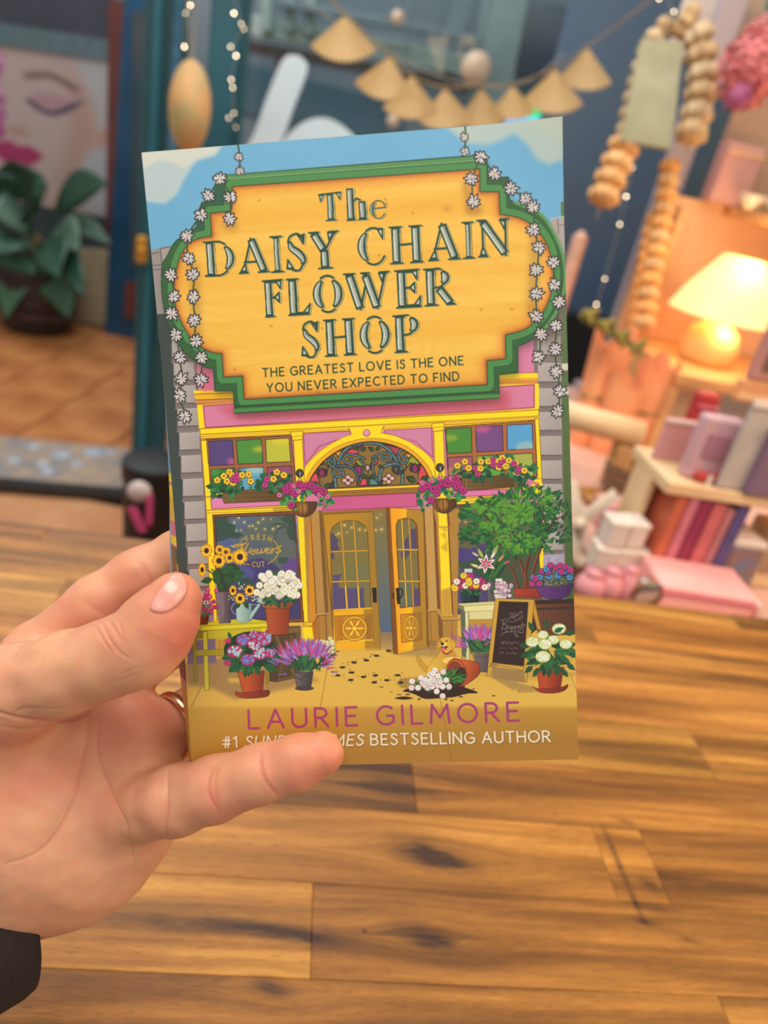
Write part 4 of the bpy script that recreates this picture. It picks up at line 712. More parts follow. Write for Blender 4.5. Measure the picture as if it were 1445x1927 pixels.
    for k in range(34): x = 590+R.normal()*58; y = 1190+R.normal()*34; bloom(c, x, y, 22, (236, 216, 226) if k % 3 else (216, 170, 196), (200, 150, 60), 6, k, dark=(120, 90, 110))
    c.poly([(530, 1092), (605, 1088), (608, 1122), (534, 1126)], (226, 224, 214), line=(120, 110, 100), lw=3)
    c.poly([(155, 1220), (360, 1215), (340, 1360), (180, 1362)], ((200, 1290, (36, 60, 64)), (350, 1290, (18, 30, 36))), line=(16, 24, 28), lw=4); c.ell(268, 1352, 104, 20, (22, 38, 42))
    foliage(c, [(90, 1210), (120, 1140), (260, 1100), (400, 1140), (440, 1210), (340, 1250), (180, 1250)], 80, 46, GRN, 43)
    c.poly([(190, 985), (278, 983), (283, 1025), (194, 1028)], (206, 216, 216), line=(110, 116, 110), lw=3); c.stroke([(234, 1015), (238, 1090)], 6, (60, 40, 40))
    for k in range(42):
        a = R.random()*3.14; rr_ = R.random()**.6; x = 250-math.cos(a)*180*rr_; y = 1160-math.sin(a)*110*rr_+30*abs(math.cos(a)); bloom(c, x, y, 28, (190, 46, 110), (230, 110, 70), 6, k, dark=(130, 26, 80))
    for k, (x, y, col) in enumerate(((185, 1060, 0), (240, 1115, 0), (320, 1165, 0), (85, 1180, 0), (110, 1125, 1), (325, 1120, 1), (205, 1168, 1), (415, 1185, 1), (245, 1140, 0), (90, 1200, 0))): bloom(c, x, y, 36, (242, 208, 40) if col == 0 else (240, 236, 226), (200, 140, 40), 7, k, dark=(130, 100, 60))
    # cream table, sandwich board, lavender bucket, hydrangea right
    c.view(*VL); c.poly([(115, 150), (530, 125), (520, 215), (190, 240)], (214, 208, 142)); c.poly([(185, 178), (525, 158), (518, 225), (192, 240)], (232, 226, 158), line=(120, 110, 60), lw=4); c.poly([(115, 150), (185, 178), (192, 240), (125, 200)], (130, 124, 82)); c.poly([(200, 240), (240, 238), (250, 775), (212, 775)], ((200, 400, (240, 234, 170)), (250, 400, (200, 190, 130))), line=(110, 100, 60), lw=4)
    c.poly([(150, 210), (200, 235), (212, 740), (165, 720)], (96, 104, 88)); c.poly([(243, 235), (512, 225), (500, 318), (245, 322)], (222, 216, 150), line=(120, 110, 60), lw=3); c.poly([(245, 325), (500, 320), (470, 700), (250, 700)], (190, 146, 50))
    c.poly([(245, 640), (500, 600), (560, 830), (440, 900), (380, 880), (300, 780)], (150, 120, 70), .8, soft=8)
    c.poly([(300, 700), (470, 695), (440, 895), (330, 890)], ((300, 800, (122, 106, 108)), (450, 800, (86, 74, 78))), line=(56, 48, 48), lw=4); c.stroke([(310, 735), (450, 725)], 6, (70, 60, 62))
    def lav(cx, cy, sp, n, seed, up=150, spread=28):
        r = np.random.default_rng(seed)
        for k in range(40): leaf(c, cx+r.normal()*sp*.35, cy, up*1.1, -90+r.normal()*spread*.8, [(40, 92, 56), (60, 112, 60), (28, 70, 46)][k % 3], .12)
        for k in range(n):
            a = math.radians(-90+r.normal()*spread); L = up*(.8+.5*r.random()); x, y = cx+r.normal()*sp*.3+math.cos(a)*L, cy+math.sin(a)*L*.95
            col = [(190, 60, 140), (150, 100, 180), (206, 76, 140), (122, 96, 180), (176, 140, 206)][k % 5]; d = np.array([math.cos(a), math.sin(a)])*up*.3
            c.stroke([(x, y), (x+d[0], y+d[1])], up*.09, col, w1=up*.03)
    lav(375, 690, 190, 190, 51, 215, 33)
    bd = [(528, 95), (955, 105), (875, 1005), (838, 1002), (845, 880), (510, 835), (478, 940), (438, 935)]
    c.poly([(905, 110), (955, 105), (1030, 440), (990, 430)], (196, 150, 50), line=(90, 60, 20), lw=4); c.poly([(925, 200), (985, 430), (920, 480)], (60, 36, 24))
    c.poly([(452, 840), (500, 850), (482, 945), (440, 938)], (170, 128, 40)); c.poly([(478, 836), (840, 880), (760, 1000), (740, 1100), (500, 960)], (154, 124, 78), .7, soft=10)
    c.poly(bd[:5]+[(478, 800)]+bd[6:], (206, 160, 56), line=(90, 60, 20), lw=4); c.poly([(510, 840), (838, 882), (850, 1010), (500, 960)], (160, 128, 74)); c.poly([(838, 850), (885, 850), (875, 1005), (848, 1002)], (206, 160, 56), line=(90, 60, 20), lw=3); c.poly([(452, 830), (508, 838), (478, 942), (438, 936)], (206, 160, 56), line=(90, 60, 20), lw=3)
    c.poly([(572, 124), (890, 134), (842, 832), (496, 792)], (50, 32, 28), line=(110, 76, 30), lw=5)
    CH = (190, 174, 168)
    for q in ([(600, 440), (620, 330), (590, 340), (640, 315), (650, 350), (615, 375), (655, 385), (640, 425), (600, 415)], [(665, 395), (655, 420), (680, 420), (680, 395), (665, 395)], [(695, 395), (695, 420), (715, 395), (715, 425)], [(750, 395), (728, 405), (745, 415), (752, 395), (745, 450), (730, 440)], [(765, 390), (765, 415), (785, 388), (785, 415)], [(795, 405), (812, 390), (795, 390), (798, 415), (815, 410)], [(825, 350), (820, 415)], [(812, 378), (862, 380)], [(835, 385), (850, 395), (838, 412)],
              [(665, 330), (700, 300), (760, 330), (720, 350), (670, 340)], [(700, 255), (735, 290), (700, 290), (695, 250)], [(735, 245), (760, 280), (735, 290), (728, 245)], [(760, 275), (800, 240), (828, 235), (800, 262), (760, 280)], [(770, 320), (830, 280), (820, 310), (780, 330)], [(580, 505), (620, 470), (680, 455), (760, 460), (830, 465)], [(640, 470), (660, 450), (640, 440)], [(740, 470), (780, 505), (760, 510), (740, 480)], [(690, 430), (720, 420), (700, 460)], [(800, 430), (830, 430), (830, 465), (800, 460)], [(770, 430), (790, 440), (780, 460)],
              [(590, 578), (610, 560), (615, 590), (640, 560), (660, 590), (690, 565), (710, 595), (735, 565), (760, 575), (790, 575)], [(590, 625), (600, 640)], [(625, 625), (625, 640)], [(655, 628), (662, 640)], [(690, 632), (720, 640)], [(735, 625), (770, 645)], [(575, 690), (600, 675), (620, 690)], [(650, 690), (690, 690)], [(700, 695), (730, 680), (740, 700), (770, 690)]): c.stroke(spline(q, 4) if len(q) > 2 else q, 3.6, CH)
    # white hydrangea in terracotta
    c.poly([(980, 860), (1270, 850), (1240, 1080), (1010, 1080)], ((1080, 950, (184, 72, 34)), (1260, 950, (120, 40, 24))), line=(84, 30, 20), lw=4); c.poly([(975, 850), (1280, 840), (1270, 890), (985, 900)], ((1080, 950, (190, 76, 38)), (1270, 950, (128, 44, 26))), line=(84, 30, 20), lw=3)
    c.poly(spline([(930, 1045), (1010, 1075), (1240, 1060), (1322, 1030), (1290, 1090), (1180, 1122), (1020, 1115)], 5, True), ((960, 1090, (160, 56, 34)), (1300, 1090, (116, 36, 24))), line=(80, 26, 18), lw=4)
    c.poly([(750, 1000), (930, 1050), (1000, 1110), (780, 1120), (740, 1060)], (160, 126, 74), .7, soft=8); c.poly([(1290, 860), (1390, 760), (1400, 900), (1300, 900)], (224, 184, 90), .8, soft=6)
    r = np.random.default_rng(61)
    for k in range(46):
        a = math.radians(r.random()*360); x, y = 1110+math.cos(a)*190*r.random(), 690+math.sin(a)*120*r.random(); leaf(c, x, y, 120+r.random()*60, math.degrees(math.atan2(y-640, x-1110))+r.normal()*20, [(34, 84, 46), (46, 106, 56), (26, 66, 42), (56, 118, 62)][k % 4], .5, (24, 60, 40))
    for x, y, a in ((900, 620, 190), (920, 690, 170), (1330, 700, 10), (1310, 800, 40), (1000, 850, 120), (1180, 830, 70), (950, 450, 240), (1100, 430, 260), (1290, 480, -10), (940, 830, 140), (1250, 860, 50)): leaf(c, x, y, 120, a, (36, 88, 50), .55, (24, 60, 40))
    for x, y, rx in ((1225, 425, 78), (1050, 490, 62), (935, 565, 74), (1165, 545, 66), (1075, 592, 76), (1300, 590, 72), (1050, 727, 84)):
        c.ell(x, y, rx, rx*.78, (150, 170, 80)); c.ell(x-rx*.05, y-rx*.03, rx*.92, rx*.7, (206, 214, 140))
        for k in range(34): a = r.random()*6.28; q = math.sqrt(r.random())*.8; bloom(c, x+math.cos(a)*rx*q, y+math.sin(a)*rx*.72*q, rx*.2, [(232, 236, 206), (214, 224, 160), (240, 240, 226)][k % 3], None, 4, k)
    leaf(c, 1170, 460, 120, -25, (38, 92, 52), .5)
    # ---- dog, spilt pot
    c.view(*VM); c.poly([(650, 520), (700, 480), (900, 465), (930, 560), (700, 565)], (160, 126, 60), .8, soft=6)
    for x, y in ((590, 248), (487, 289), (400, 328), (295, 347), (195, 388), (275, 432), (158, 457), (375, 469), (268, 495), (478, 456), (467, 516), (575, 497), (667, 455), (695, 518)):
        c.ell(x, y, 24, 10, (52, 38, 26)); [c.ell(x+R.normal()*30, y-6+R.normal()*10, 5, 3, (70, 50, 30)) for _ in range(5)]
    FU, FD, FL = (224, 176, 62), (176, 118, 34), (246, 208, 100)
    c.poly(spline([(822, 292), (850, 300), (905, 370), (935, 400), (930, 440), (890, 415), (845, 360)], 4, True), (206, 156, 48), line=FD, lw=4)
    c.poly(spline([(925, 440), (920, 400), (960, 330), (1010, 280), (1040, 240), (1130, 240), (1165, 290), (1160, 330), (1090, 370), (1060, 400), (1020, 420)], 5, True), ((930, 400, (232, 190, 70)), (1150, 300, (206, 150, 50))), line=FD, lw=4)
    c.poly(spline([(1040, 330), (1090, 300), (1180, 300), (1215, 315), (1150, 335), (1080, 360)], 4, True), FL, line=FD, lw=3)
    c.poly(spline([(1000, 180), (1010, 165), (1030, 180), (1020, 235), (1000, 230)], 4, True), (206, 150, 50), line=FD, lw=3)
    c.poly(spline([(1018, 185), (1030, 145), (1070, 130), (1115, 140), (1135, 180), (1130, 235), (1095, 265), (1055, 255), (1030, 225)], 5, True), FU, line=FD, lw=3)
    c.poly(spline([(1115, 150), (1150, 170), (1160, 200), (1140, 230), (1125, 200)], 4, True), (224, 170, 60), line=FD, lw=3)
    c.ell(1060, 200, 30, 26, FL); c.ell(1047, 188, 15, 12, (40, 24, 20)); c.ell(1033, 168, 7, 6, (40, 26, 20)); c.ell(1083, 163, 8, 7, (40, 26, 20)); c.poly(spline([(1035, 208), (1060, 212), (1095, 205), (1080, 230), (1055, 250), (1038, 235)], 4, True), (70, 30, 28)); c.ell(1055, 232, 17, 17, (226, 110, 116))
    c.stroke(spline([(1048, 255), (1085, 275), (1125, 245)]), 12, (160, 40, 34)); c.ell(1095, 288, 10, 10, (190, 186, 180), line=(110, 90, 60), lw=3)
    c.ell(1285, 400, 92, 88, (60, 20, 14), .0)
    c.poly(spline([(1140, 320), (1200, 320), (1340, 345), (1370, 410), (1340, 470), (1220, 550), (1150, 540), (1230, 440)], 5, True), ((1220, 380, (206, 98, 44)), (1370, 430, (150, 56, 28))), line=(90, 36, 20), lw=4)
    c.ell(1168, 432, 84, 118, (198, 92, 44), rot=-14, line=(90, 36, 20), lw=4); c.ell(1162, 434, 68, 100, (140, 62, 36), rot=-14); c.poly(spline([(1150, 440), (1200, 390), (1240, 400), (1246, 480), (1190, 550), (1120, 560), (1110, 520)], 5, True), (60, 38, 24))
    SO = (52, 32, 20)
    c.poly(spline([(710, 590), (780, 560), (900, 560), (1050, 560), (1180, 550), (1290, 575), (1350, 605), (1250, 612), (1150, 640), (1020, 650), (900, 655), (820, 620), (760, 600)], 5, True), SO); c.poly(spline([(640, 650), (720, 635), (800, 650), (720, 662)], 4, True), SO)
    for k in range(90): c.ell(1000+R.normal()*180, 605+R.normal()*26, 9+R.random()*14, 3+R.random()*5, SO)
    foliage(c, [(940, 480), (1060, 420), (1150, 430), (1220, 460), (1180, 520), (1100, 560), (980, 560)], 80, 60, [(40, 110, 50), (70, 138, 60), (30, 84, 44)], 71, ang=-20, wd=.25); foliage(c, [(780, 560), (820, 510), (940, 470), (940, 580)], 30, 40, [(40, 100, 50), (60, 120, 60)], 72, wd=.4)
    for k, (x, y) in enumerate([(790, 505), (785, 560), (865, 475), (880, 520), (905, 495), (940, 450), (960, 480), (985, 500), (985, 410), (1055, 425), (1080, 495), (920, 560), (960, 550), (1010, 540), (1050, 550), (1105, 550), (1000, 590), (1050, 630), (840, 560), (900, 540), (930, 510), (1020, 480), (970, 440), (1030, 510), (1010, 460), (945, 525)]): bloom(c, x, y, 25, (232, 222, 220) if k % 2 else (244, 238, 236), (214, 200, 150), 6, k, dark=(170, 150, 160))
    # ---- left shelf: green table, crate, pots
    c.view(*VI); PT = (126, 104, 138)
    c.poly([(40, 320), (300, 300), (310, 520), (50, 530)], PT); c.poly([(305, 310), (420, 300), (420, 460), (320, 470)], (198, 150, 52)); [c.stroke([(x, 310), (x+6, 460)], 4, (140, 100, 30)) for x in (340, 375)]
    c.poly([(765, 225), (850, 190), (1075, 185), (1085, 640), (860, 690), (790, 680)], (106, 84, 46), line=(54, 40, 24), lw=5); c.poly([(765, 225), (1075, 200), (1070, 240), (790, 262)], (122, 98, 56)); c.poly([(830, 275), (1030, 250), (1040, 620), (870, 660)], (86, 66, 38), line=(50, 36, 20), lw=5); c.poly([(780, 230), (830, 240), (870, 680), (800, 680)], (76, 60, 34))
    c.stroke([(860, 290), (1020, 620)], 40, (112, 90, 50)); c.stroke([(1000, 280), (880, 640)], 30, (100, 80, 44)); c.stroke([(845, 290), (1000, 615)], 4, (50, 36, 20)); c.stroke([(880, 285), (1035, 605)], 4, (50, 36, 20))
    TB, TBd = (206, 196, 34), (150, 138, 30)
    c.poly([(110, 190), (170, 160), (440, 125), (640, 120), (810, 150), (810, 190), (170, 228)], TB); c.poly([(165, 185), (812, 152), (812, 190), (172, 228)], (222, 210, 40), line=(110, 100, 20), lw=4); c.poly([(225, 225), (760, 195), (765, 262), (232, 305)], (196, 184, 36), line=(110, 100, 20), lw=3)
    c.poly([(85, 230), (125, 235), (140, 690), (110, 690)], TBd, line=(90, 84, 24), lw=3); c.poly([(185, 235), (225, 232), (250, 765), (208, 768)], ((185, 400, (226, 214, 50)), (250, 400, (180, 168, 36))), line=(100, 90, 20), lw=4); c.poly([(110, 400), (440, 395), (440, 450), (115, 455)], (166, 154, 36), line=(100, 90, 20), lw=3); c.poly([(725, 200), (760, 198), (765, 260), (728, 262)], (222, 210, 40)); c.poly([(755, 600), (795, 600), (795, 715), (762, 715)], (150, 120, 30)); c.poly([(80, 240), (180, 235), (190, 300), (90, 310)], (140, 128, 34))
    # plants on the table (view H)
    c.view(*VH); c.poly([(335, 842), (510, 838), (505, 1180), (385, 1185)], ((380, 1000, (128, 112, 122)), (510, 1000, (72, 60, 70))), line=(50, 40, 46), lw=4); c.ell(422, 842, 88, 14, (60, 52, 56)); c.stroke([(412, 870), (425, 1100)], 22, (150, 136, 144), .5, soft=6)
    for q in ([(420, 840), (380, 700), (300, 620)], [(430, 840), (430, 640), (380, 540)], [(440, 840), (500, 700), (580, 560)], [(420, 830), (340, 690), (240, 620)]): c.stroke(spline(q), 15, (52, 92, 50))
    c.poly(spline([(310, 660), (400, 600), (520, 560), (600, 620), (520, 760), (430, 840), (350, 760)], 5, True), (36, 68, 44))
    for x, y, L, a in ((310, 720, 130, 165), (400, 770, 110, 210), (380, 640, 160, -15), (520, 660, 140, 0), (420, 700, 120, 30), (390, 760, 90, 80), (520, 740, 120, -20), (430, 610, 120, 10), (460, 720, 80, 60), (330, 640, 110, 60)): leaf(c, x, y, L, a, [(44, 92, 52), (34, 76, 48)][int(x) % 2], .62, (24, 60, 40))
    def sunfl(x, y, r, sx=1, seed=0, cen=(46, 28, 22)):
        rr = np.random.default_rng(seed)
        for ring, col in ((1.0, (176, 120, 20)), (.93, (236, 178, 24)), (.75, (246, 196, 40))):
            for k in range(15): a = math.radians(k*24+rr.normal()*5+ring*40); d = np.array([math.cos(a)*sx, math.sin(a)]); n = np.array([-d[1], d[0]])*.17; p = np.array([x, y]); R_ = r*ring; c.poly([p+d*R_*.2, p+d*R_*.6+n*R_, p+d*R_, p+d*R_*.6-n*R_], col)
        c.ell(x, y, r*.36*sx, r*.36, (90, 50, 20)); c.ell(x, y, r*.28*sx, r*.28, cen)
    sunfl(385, 415, 60, 1, 1, (110, 70, 20)); sunfl(450, 440, 62, 1, 2, (110, 70, 20)); sunfl(245, 425, 82, .9, 3); sunfl(490, 500, 66, .9, 4, (80, 50, 20)); sunfl(600, 490, 98, .95, 5); sunfl(378, 532, 86, 1, 6); sunfl(200, 625, 82, .6, 7)
    # pink plant next to the thumb
    c.poly([(155, 1100), (275, 1095), (262, 1195), (175, 1200)], ((180, 1150, (134, 52, 34)), (270, 1150, (88, 34, 26))), line=(60, 24, 18), lw=3); c.poly([(270, 950), (325, 1000), (330, 1160), (280, 1160)], (150, 120, 160))
    for k in range(36): bloom(c, 260+R.normal()*36, 970+R.normal()*50, 22, [(190, 50, 110), (222, 90, 140)][k % 2], None, 5, k, dark=(120, 30, 70))
    foliage(c, [(220, 1000), (280, 1000), (280, 1100), (220, 1100)], 20, 40, GRN, 80); c.poly([(215, 948), (270, 946), (272, 985), (218, 988)], (196, 200, 200), line=(90, 80, 80), lw=3); c.ell(243, 968, 13, 10, (60, 50, 60))
    # watering can
    c.stroke(arc(640, 1030, 128, 78, 95, 265, 12), 8, (150, 170, 176)); c.poly([(560, 985), (725, 975), (722, 1160), (650, 1178), (568, 1165)], ((580, 1070, (176, 206, 200)), (730, 1070, (120, 154, 150))), line=(80, 104, 104), lw=4); c.poly([(710, 1080), (800, 975), (822, 990), (720, 1145), (700, 1140)], (162, 196, 190), line=(80, 104, 104), lw=4); c.ell(825, 950, 48, 26, (170, 202, 200), rot=28, line=(80, 104, 104), lw=4); c.stroke([(722, 990), (790, 988)], 7, (150, 176, 176))
    for x, y, L, a in ((650, 960, 90, 60), (600, 960, 90, 120), (560, 920, 80, 180), (720, 930, 80, 10)): leaf(c, x, y, L, a, (38, 76, 46), .6)
    for k in range(40):
        x, y = [(605, 810), (510, 915), (690, 910), (755, 925)][k % 4]; c.ell(x+R.normal()*18, y+R.normal()*16, 7, 6, (230, 226, 220))
    sunfl(527, 842, 62, .75, 8); sunfl(703, 842, 68, .95, 9); sunfl(603, 925, 68, .95, 10)
    # white daisies in terracotta
    c.poly([(870, 1010), (1130, 1000), (1112, 1300), (905, 1310)], ((920, 1100, (178, 84, 40)), (1130, 1100, (140, 54, 28))), line=(84, 34, 20), lw=4); c.poly(spline([(840, 985), (900, 970), (1060, 965), (1155, 965), (1145, 1010), (1060, 1026), (900, 1028), (850, 1015)], 4, True), ((880, 1000, (192, 96, 50)), (1150, 1000, (150, 60, 30))), line=(84, 34, 20), lw=4)
    foliage(c, [(830, 900), (860, 860), (1150, 860), (1210, 900), (1140, 960), (1010, 985), (900, 970)], 110, 60, [(30, 70, 42), (44, 96, 50), (60, 112, 56)], 81, wd=.35)
    reg = [(765, 860), (790, 740), (860, 660), (1000, 640), (1120, 660), (1200, 720), (1245, 820), (1220, 890), (1100, 900), (860, 900)]
    c.poly(spline(reg, 3, True), (60, 90, 56)); r = np.random.default_rng(91); k = 0
    while k < 62:
        x, y = 765+r.random()*470, 650+r.random()*245
        if ((x-1005)/245)**2+((y-800)/160)**2 > 1: continue
        bloom(c, x, y, 36, (244, 242, 232) if k % 4 else (226, 222, 200), (222, 200, 60) if k % 2 else (236, 226, 170), 7, k, dark=(180, 176, 150)); k += 1
    for x, y in ((825, 672), (1170, 668), (1180, 705)): bloom(c, x, y, 20, (240, 238, 226), None, 6, 3)
    # hydrangea left in terracotta
    c.view(*VI); c.poly([(505, 600), (750, 590), (735, 800), (560, 805)], ((600, 700, (190, 84, 36)), (740, 700, (134, 48, 24))), line=(84, 34, 20), lw=4); c.poly(spline([(485, 780), (560, 790), (730, 770), (797, 768), (780, 820), (650, 838), (520, 830)], 4, True), ((520, 800, (164, 62, 38)), (790, 800, (116, 40, 26))), line=(76, 26, 18), lw=4)
    r = np.random.default_rng(95)
    c.poly(spline([(400, 330), (560, 240), (760, 250), (850, 380), (860, 470), (700, 560), (480, 560), (390, 470)], 4, True), (24, 56, 38))
    for k in range(34): a = math.radians(r.random()*360); x, y = 620+math.cos(a)*150*r.random(), 440+math.sin(a)*100*r.random(); leaf(c, x, y, 110+r.random()*50, math.degrees(math.atan2(y-420, x-620))+r.normal()*18, [(34, 84, 46), (46, 106, 56), (26, 66, 42)][k % 3], .5, (20, 52, 36))
    for x, y, L, a in ((480, 470, 130, 175), (540, 540, 130, 150), (590, 540, 120, 100), (660, 540, 110, 60), (760, 490, 150, -10), (740, 540, 140, 20), (440, 300, 70, 250), (500, 510, 120, 130)): leaf(c, x, y, L, a, (40, 98, 54), .55, (20, 52, 36))
    for x, y, rx, kind in ((555, 310, 66, 0), (660, 350, 66, 1), (475, 415, 72, 1), (600, 490, 66, 0), (710, 435, 70, 1), (740, 300, 80, 2), (800, 430, 52, 2), (655, 265, 50, 2), (415, 320, 30, 3), (415, 520, 34, 3)):
        c.ell(x, y, rx, rx*.8, (170, 44, 96))
        for k in range(34): a = r.random()*6.28; q = math.sqrt(r.random())*(.8 if k > 14 else .95); pal = {0: [(98, 120, 206), (120, 140, 214)], 1: [(150, 190, 222), (196, 216, 216)], 2: [(190, 60, 120), (140, 176, 220)], 3: [(196, 60, 120), (180, 50, 110)]}[kind]; bloom(c, x+math.cos(a)*rx*q, y+math.sin(a)*rx*.75*q-4, rx*.19, pal[k % 2] if k > 10 or kind > 1 else (196, 56, 118), None, 4, k)
    # lavender bucket + cream pot
    c.poly([(1020, 610), (1195, 595), (1175, 740), (1050, 745)], ((1050, 680, (104, 94, 98)), (1190, 680, (62, 54, 58))), line=(44, 38, 40), lw=4); c.ell(1115, 748, 86, 22, (70, 60, 66)); c.stroke(spline([(1035, 640), (1080, 672), (1130, 630)]), 4, (40, 34, 34)); c.poly([(1250, 450), (1358, 440), (1340, 540), (1270, 545)], ((1270, 500, (128, 54, 34)), (1350, 500, (96, 38, 26))), line=(60, 24, 18), lw=3)
    foliage(c, [(1200, 400), (1260, 340), (1360, 350), (1410, 430), (1340, 450)], 30, 50, [(40, 70, 44), (60, 96, 56)], 84)
    for k in range(26): bloom(c, 1310+r.normal()*44, 360+r.normal()*34+abs(r.normal())*12, 22, [(226, 218, 160), (240, 234, 196)][k % 2], (214, 180, 60), 6, k, dark=(140, 130, 80))
    lav(1110, 600, 160, 210, 52, 205, 36)
    # ---- the sign
    c.view(); inn = [(436, 351), (903, 318), (903, 361), (939, 361), (941, 403)]+list(spline([(941, 403), (980, 411), (1009, 431), (1032, 466), (1041.5, 518), (1033.5, 564), (1015, 596), (988, 619.5), (951, 630.6)], 5))+[(952, 675), (916, 679), (917, 724), (456, 752), (453, 708), (416.6, 710), (414, 666)]+list(spline([(414, 666), (390, 661.7), (361, 643), (337, 606), (324.5, 567), (326, 523), (337, 482), (354, 458), (376, 448), (396.6, 445)], 5))+[(394, 401), (431.5, 398)]
    out = [(421, 330), (890, 293), (896, 287), (916, 300), (919, 335), (956.5, 333.5), (958, 376), (968, 381)]+list(spline([(968, 381), (1015, 402), (1038, 431), (1059, 480), (1063, 532), (1052, 576), (1026, 617), (1000, 640), (974, 651.5)], 5))+[(974, 701), (938, 705), (939, 749), (438.4, 778), (435.5, 736), (400.6, 736), (397.7, 693.6)]+list(spline([(397.7, 693.6), (376, 688), (338, 657), (312, 608), (302, 558.5), (302, 503), (312, 482), (328, 455), (356, 436), (368, 428)], 5))+[(372, 398), (379, 381), (402, 378), (404, 348), (421, 342)]
    c.poly([(x+2, y+9) for x, y in out], (60, 40, 40), .45, soft=7)
    c.poly(out, (46, 96, 52), line=(30, 66, 38), lw=2); c.poly([(369, 430), (374, 396), (402, 384), (404, 350), (428, 345), (440, 400), (396, 440)], (38, 88, 70), .8, soft=3)
    c.stroke(inn+[inn[0]], 26, (36, 76, 40)); c.stroke(inn+[inn[0]], 24, (72, 138, 74)); c.stroke([(424, 337), (892, 302), (908, 306)], 3, (110, 160, 100)); c.stroke([(421, 333), (890, 297)], 5, (84, 142, 82))
    c.stroke([(x, y) for x, y in out[8:40]], 5, (92, 152, 84)); c.stroke([(440, 773), (937, 745)], 7, (74, 138, 66)); c.stroke([(440, 765), (932, 737)], 3, (40, 70, 36))
    c.poly(inn, (240, 180, 62)); x0, y0, m = c.mask(c.T(inn)); cm = np.zeros((PH, PW), np.float32); cm[y0:y0+m.shape[0], x0:x0+m.shape[1]] = m
    gx, gy = np.meshgrid(np.arange(PW), np.arange(PH)); g = noise2(PH, PW, 3, 55, 7, 4); wob = noise2(PH, PW, 4, 8, 8, 3)*60
    ring = np.sin((gy*.16+wob*1.6+gx*.004)*1.0)*.5; board = (np.floor((gy+noise2(PH, PW, 2, 2, 1, 1)*4)/88) % 2)
    pl = np.sin(gy*.11+6*noise2(PH, PW, 2, 10, 12, 3)*6)*.4
    w = .10*g+.018*ring*(noise2(PH, PW, 5, 6, 9, 2) > .02)+.025*(board-.5)+.02*pl
    wood = np.stack([.945+.35*w, .735+.9*w, .285+1.2*w], -1).astype(np.float32); c.clip = cm; c.put(0, 0, np.ones((PH, PW), np.float32), np.clip(wood, 0, 1))
    c.stroke(inn+[inn[0]], 20, (214, 116, 34), .7, soft=9); c.stroke(inn+[inn[0]], 7, (150, 78, 30), .75, soft=3)
    for x, y in ((725, 375), (727, 383), (840, 393), (777, 401), (508, 614), (605, 618), (438, 695), (597, 738), (1008, 655), (905, 582), (963, 582), (487, 377), (713, 480), (820, 516)): c.ell(x, y, 2.4, 1.6, (160, 84, 30), .8, soft=1)
    c.ell(841, 392, 12, 7, (214, 150, 50), .6, soft=3); c.clip = None
    c.poly([(x, y) for x, y in ((352, 490), (372, 490), (376, 640), (356, 640))], (130, 84, 34), .35, soft=7); c.poly([(1000, 430), (1018, 450), (1012, 600), (990, 600)], (130, 84, 34), .4, soft=7); c.ell(893, 395, 16, 9, (130, 84, 34), .5, soft=6); c.ell(432, 425, 16, 9, (130, 84, 34), .45, soft=6); c.poly([(868, 340), (884, 340), (888, 400), (878, 400)], (130, 84, 34), .4, soft=5)
    c.stroke(inn+[inn[0]], 1.8, (70, 60, 28))
    # daisy chains
    CG = (58, 84, 48)
    ch = [[(448, 270), (449, 295), (451, 322)], [(412.6, 337), (391, 368), (377, 404.6), (350, 444), (353, 486), (361, 517), (360.5, 558.5), (362, 603), (365, 642), (374.5, 673), (373.6, 715)], [(412.6, 337), (433.5, 371), (430.6, 412)], [(318, 517), (323, 558.5), (318.7, 591), (327, 630.6), (334, 673), (337, 713), (334, 744.5), (343, 784)],
          [(876, 238), (874, 258), (875, 285)], [(905, 296), (930, 327), (961.5, 355), (988.5, 374), (1003, 390), (1004, 432), (1014, 466), (1009, 508), (1009, 552.7), (1009, 595), (1018, 629), (1012.6, 672)], [(905, 296), (887, 337), (891, 379.5)], [(1041.5, 494), (1043, 536), (1051.6, 568.7), (1046.6, 613), (1045, 657), (1046.6, 699.5), (1054, 736), (1049, 775)]]
    for q in ch: c.stroke(spline([(x+(2 if i % 2 else -1), y) for i, (x, y) in enumerate(q)]), 3.2, CG)
    k = 0
    for i, q in enumerate(ch):
        for j, (x, y) in enumerate(q):
            if (i in (0, 4) and j == 0) or (i in (2, 6) and j == 0): continue
            k += 1; daisy(c, x, y, 9.5 if i in (0, 4) else 14.2, k)
    # ---- lettering
    for ch_, x0, x1, t, b in (('T', 599, 646, 363, 417), ('h', 651, 692, 355, 416), ('e', 694, 730, 377, 413), ('D', 382, 444, 455, 521), ('A', 446, 507, 449, 516), ('I', 507, 535, 445, 514), ('S', 536, 580, 441, 511), ('Y', 581, 641, 437, 508), ('C', 672, 729, 431, 500), ('H', 731, 799, 427, 498), ('A', 804, 868, 421, 492), ('I', 869, 895, 418, 488), ('N', 897, 963, 414, 485),
                            ('F', 494, 535, 528, 598), ('L', 538, 586, 525, 595), ('O', 586, 648, 520, 590), ('W', 645, 738, 515, 587), ('E', 743, 795, 509, 581), ('R', 797, 859, 506, 577), ('S', 564, 604, 606, 674), ('H', 607, 672, 602, 672), ('O', 674, 737, 597, 667), ('P', 739, 792, 594, 665)):
        title(c, ch_, x0, x1, t, b)
    GR = (34, 70, 48)
    sans(c, 'THE GREATEST LOVE IS THE ONE', (492, 709.5), (871, 686), 15.5, 2.6, GR, .34); sans(c, 'YOU NEVER EXPECTED TO FIND', (500, 738), (863, 715.5), 15.5, 2.6, GR, .34)
    sans(c, 'LAURIE GILMORE', (468, 1371), (976, 1356), 34, 5, (166, 58, 112), .42)
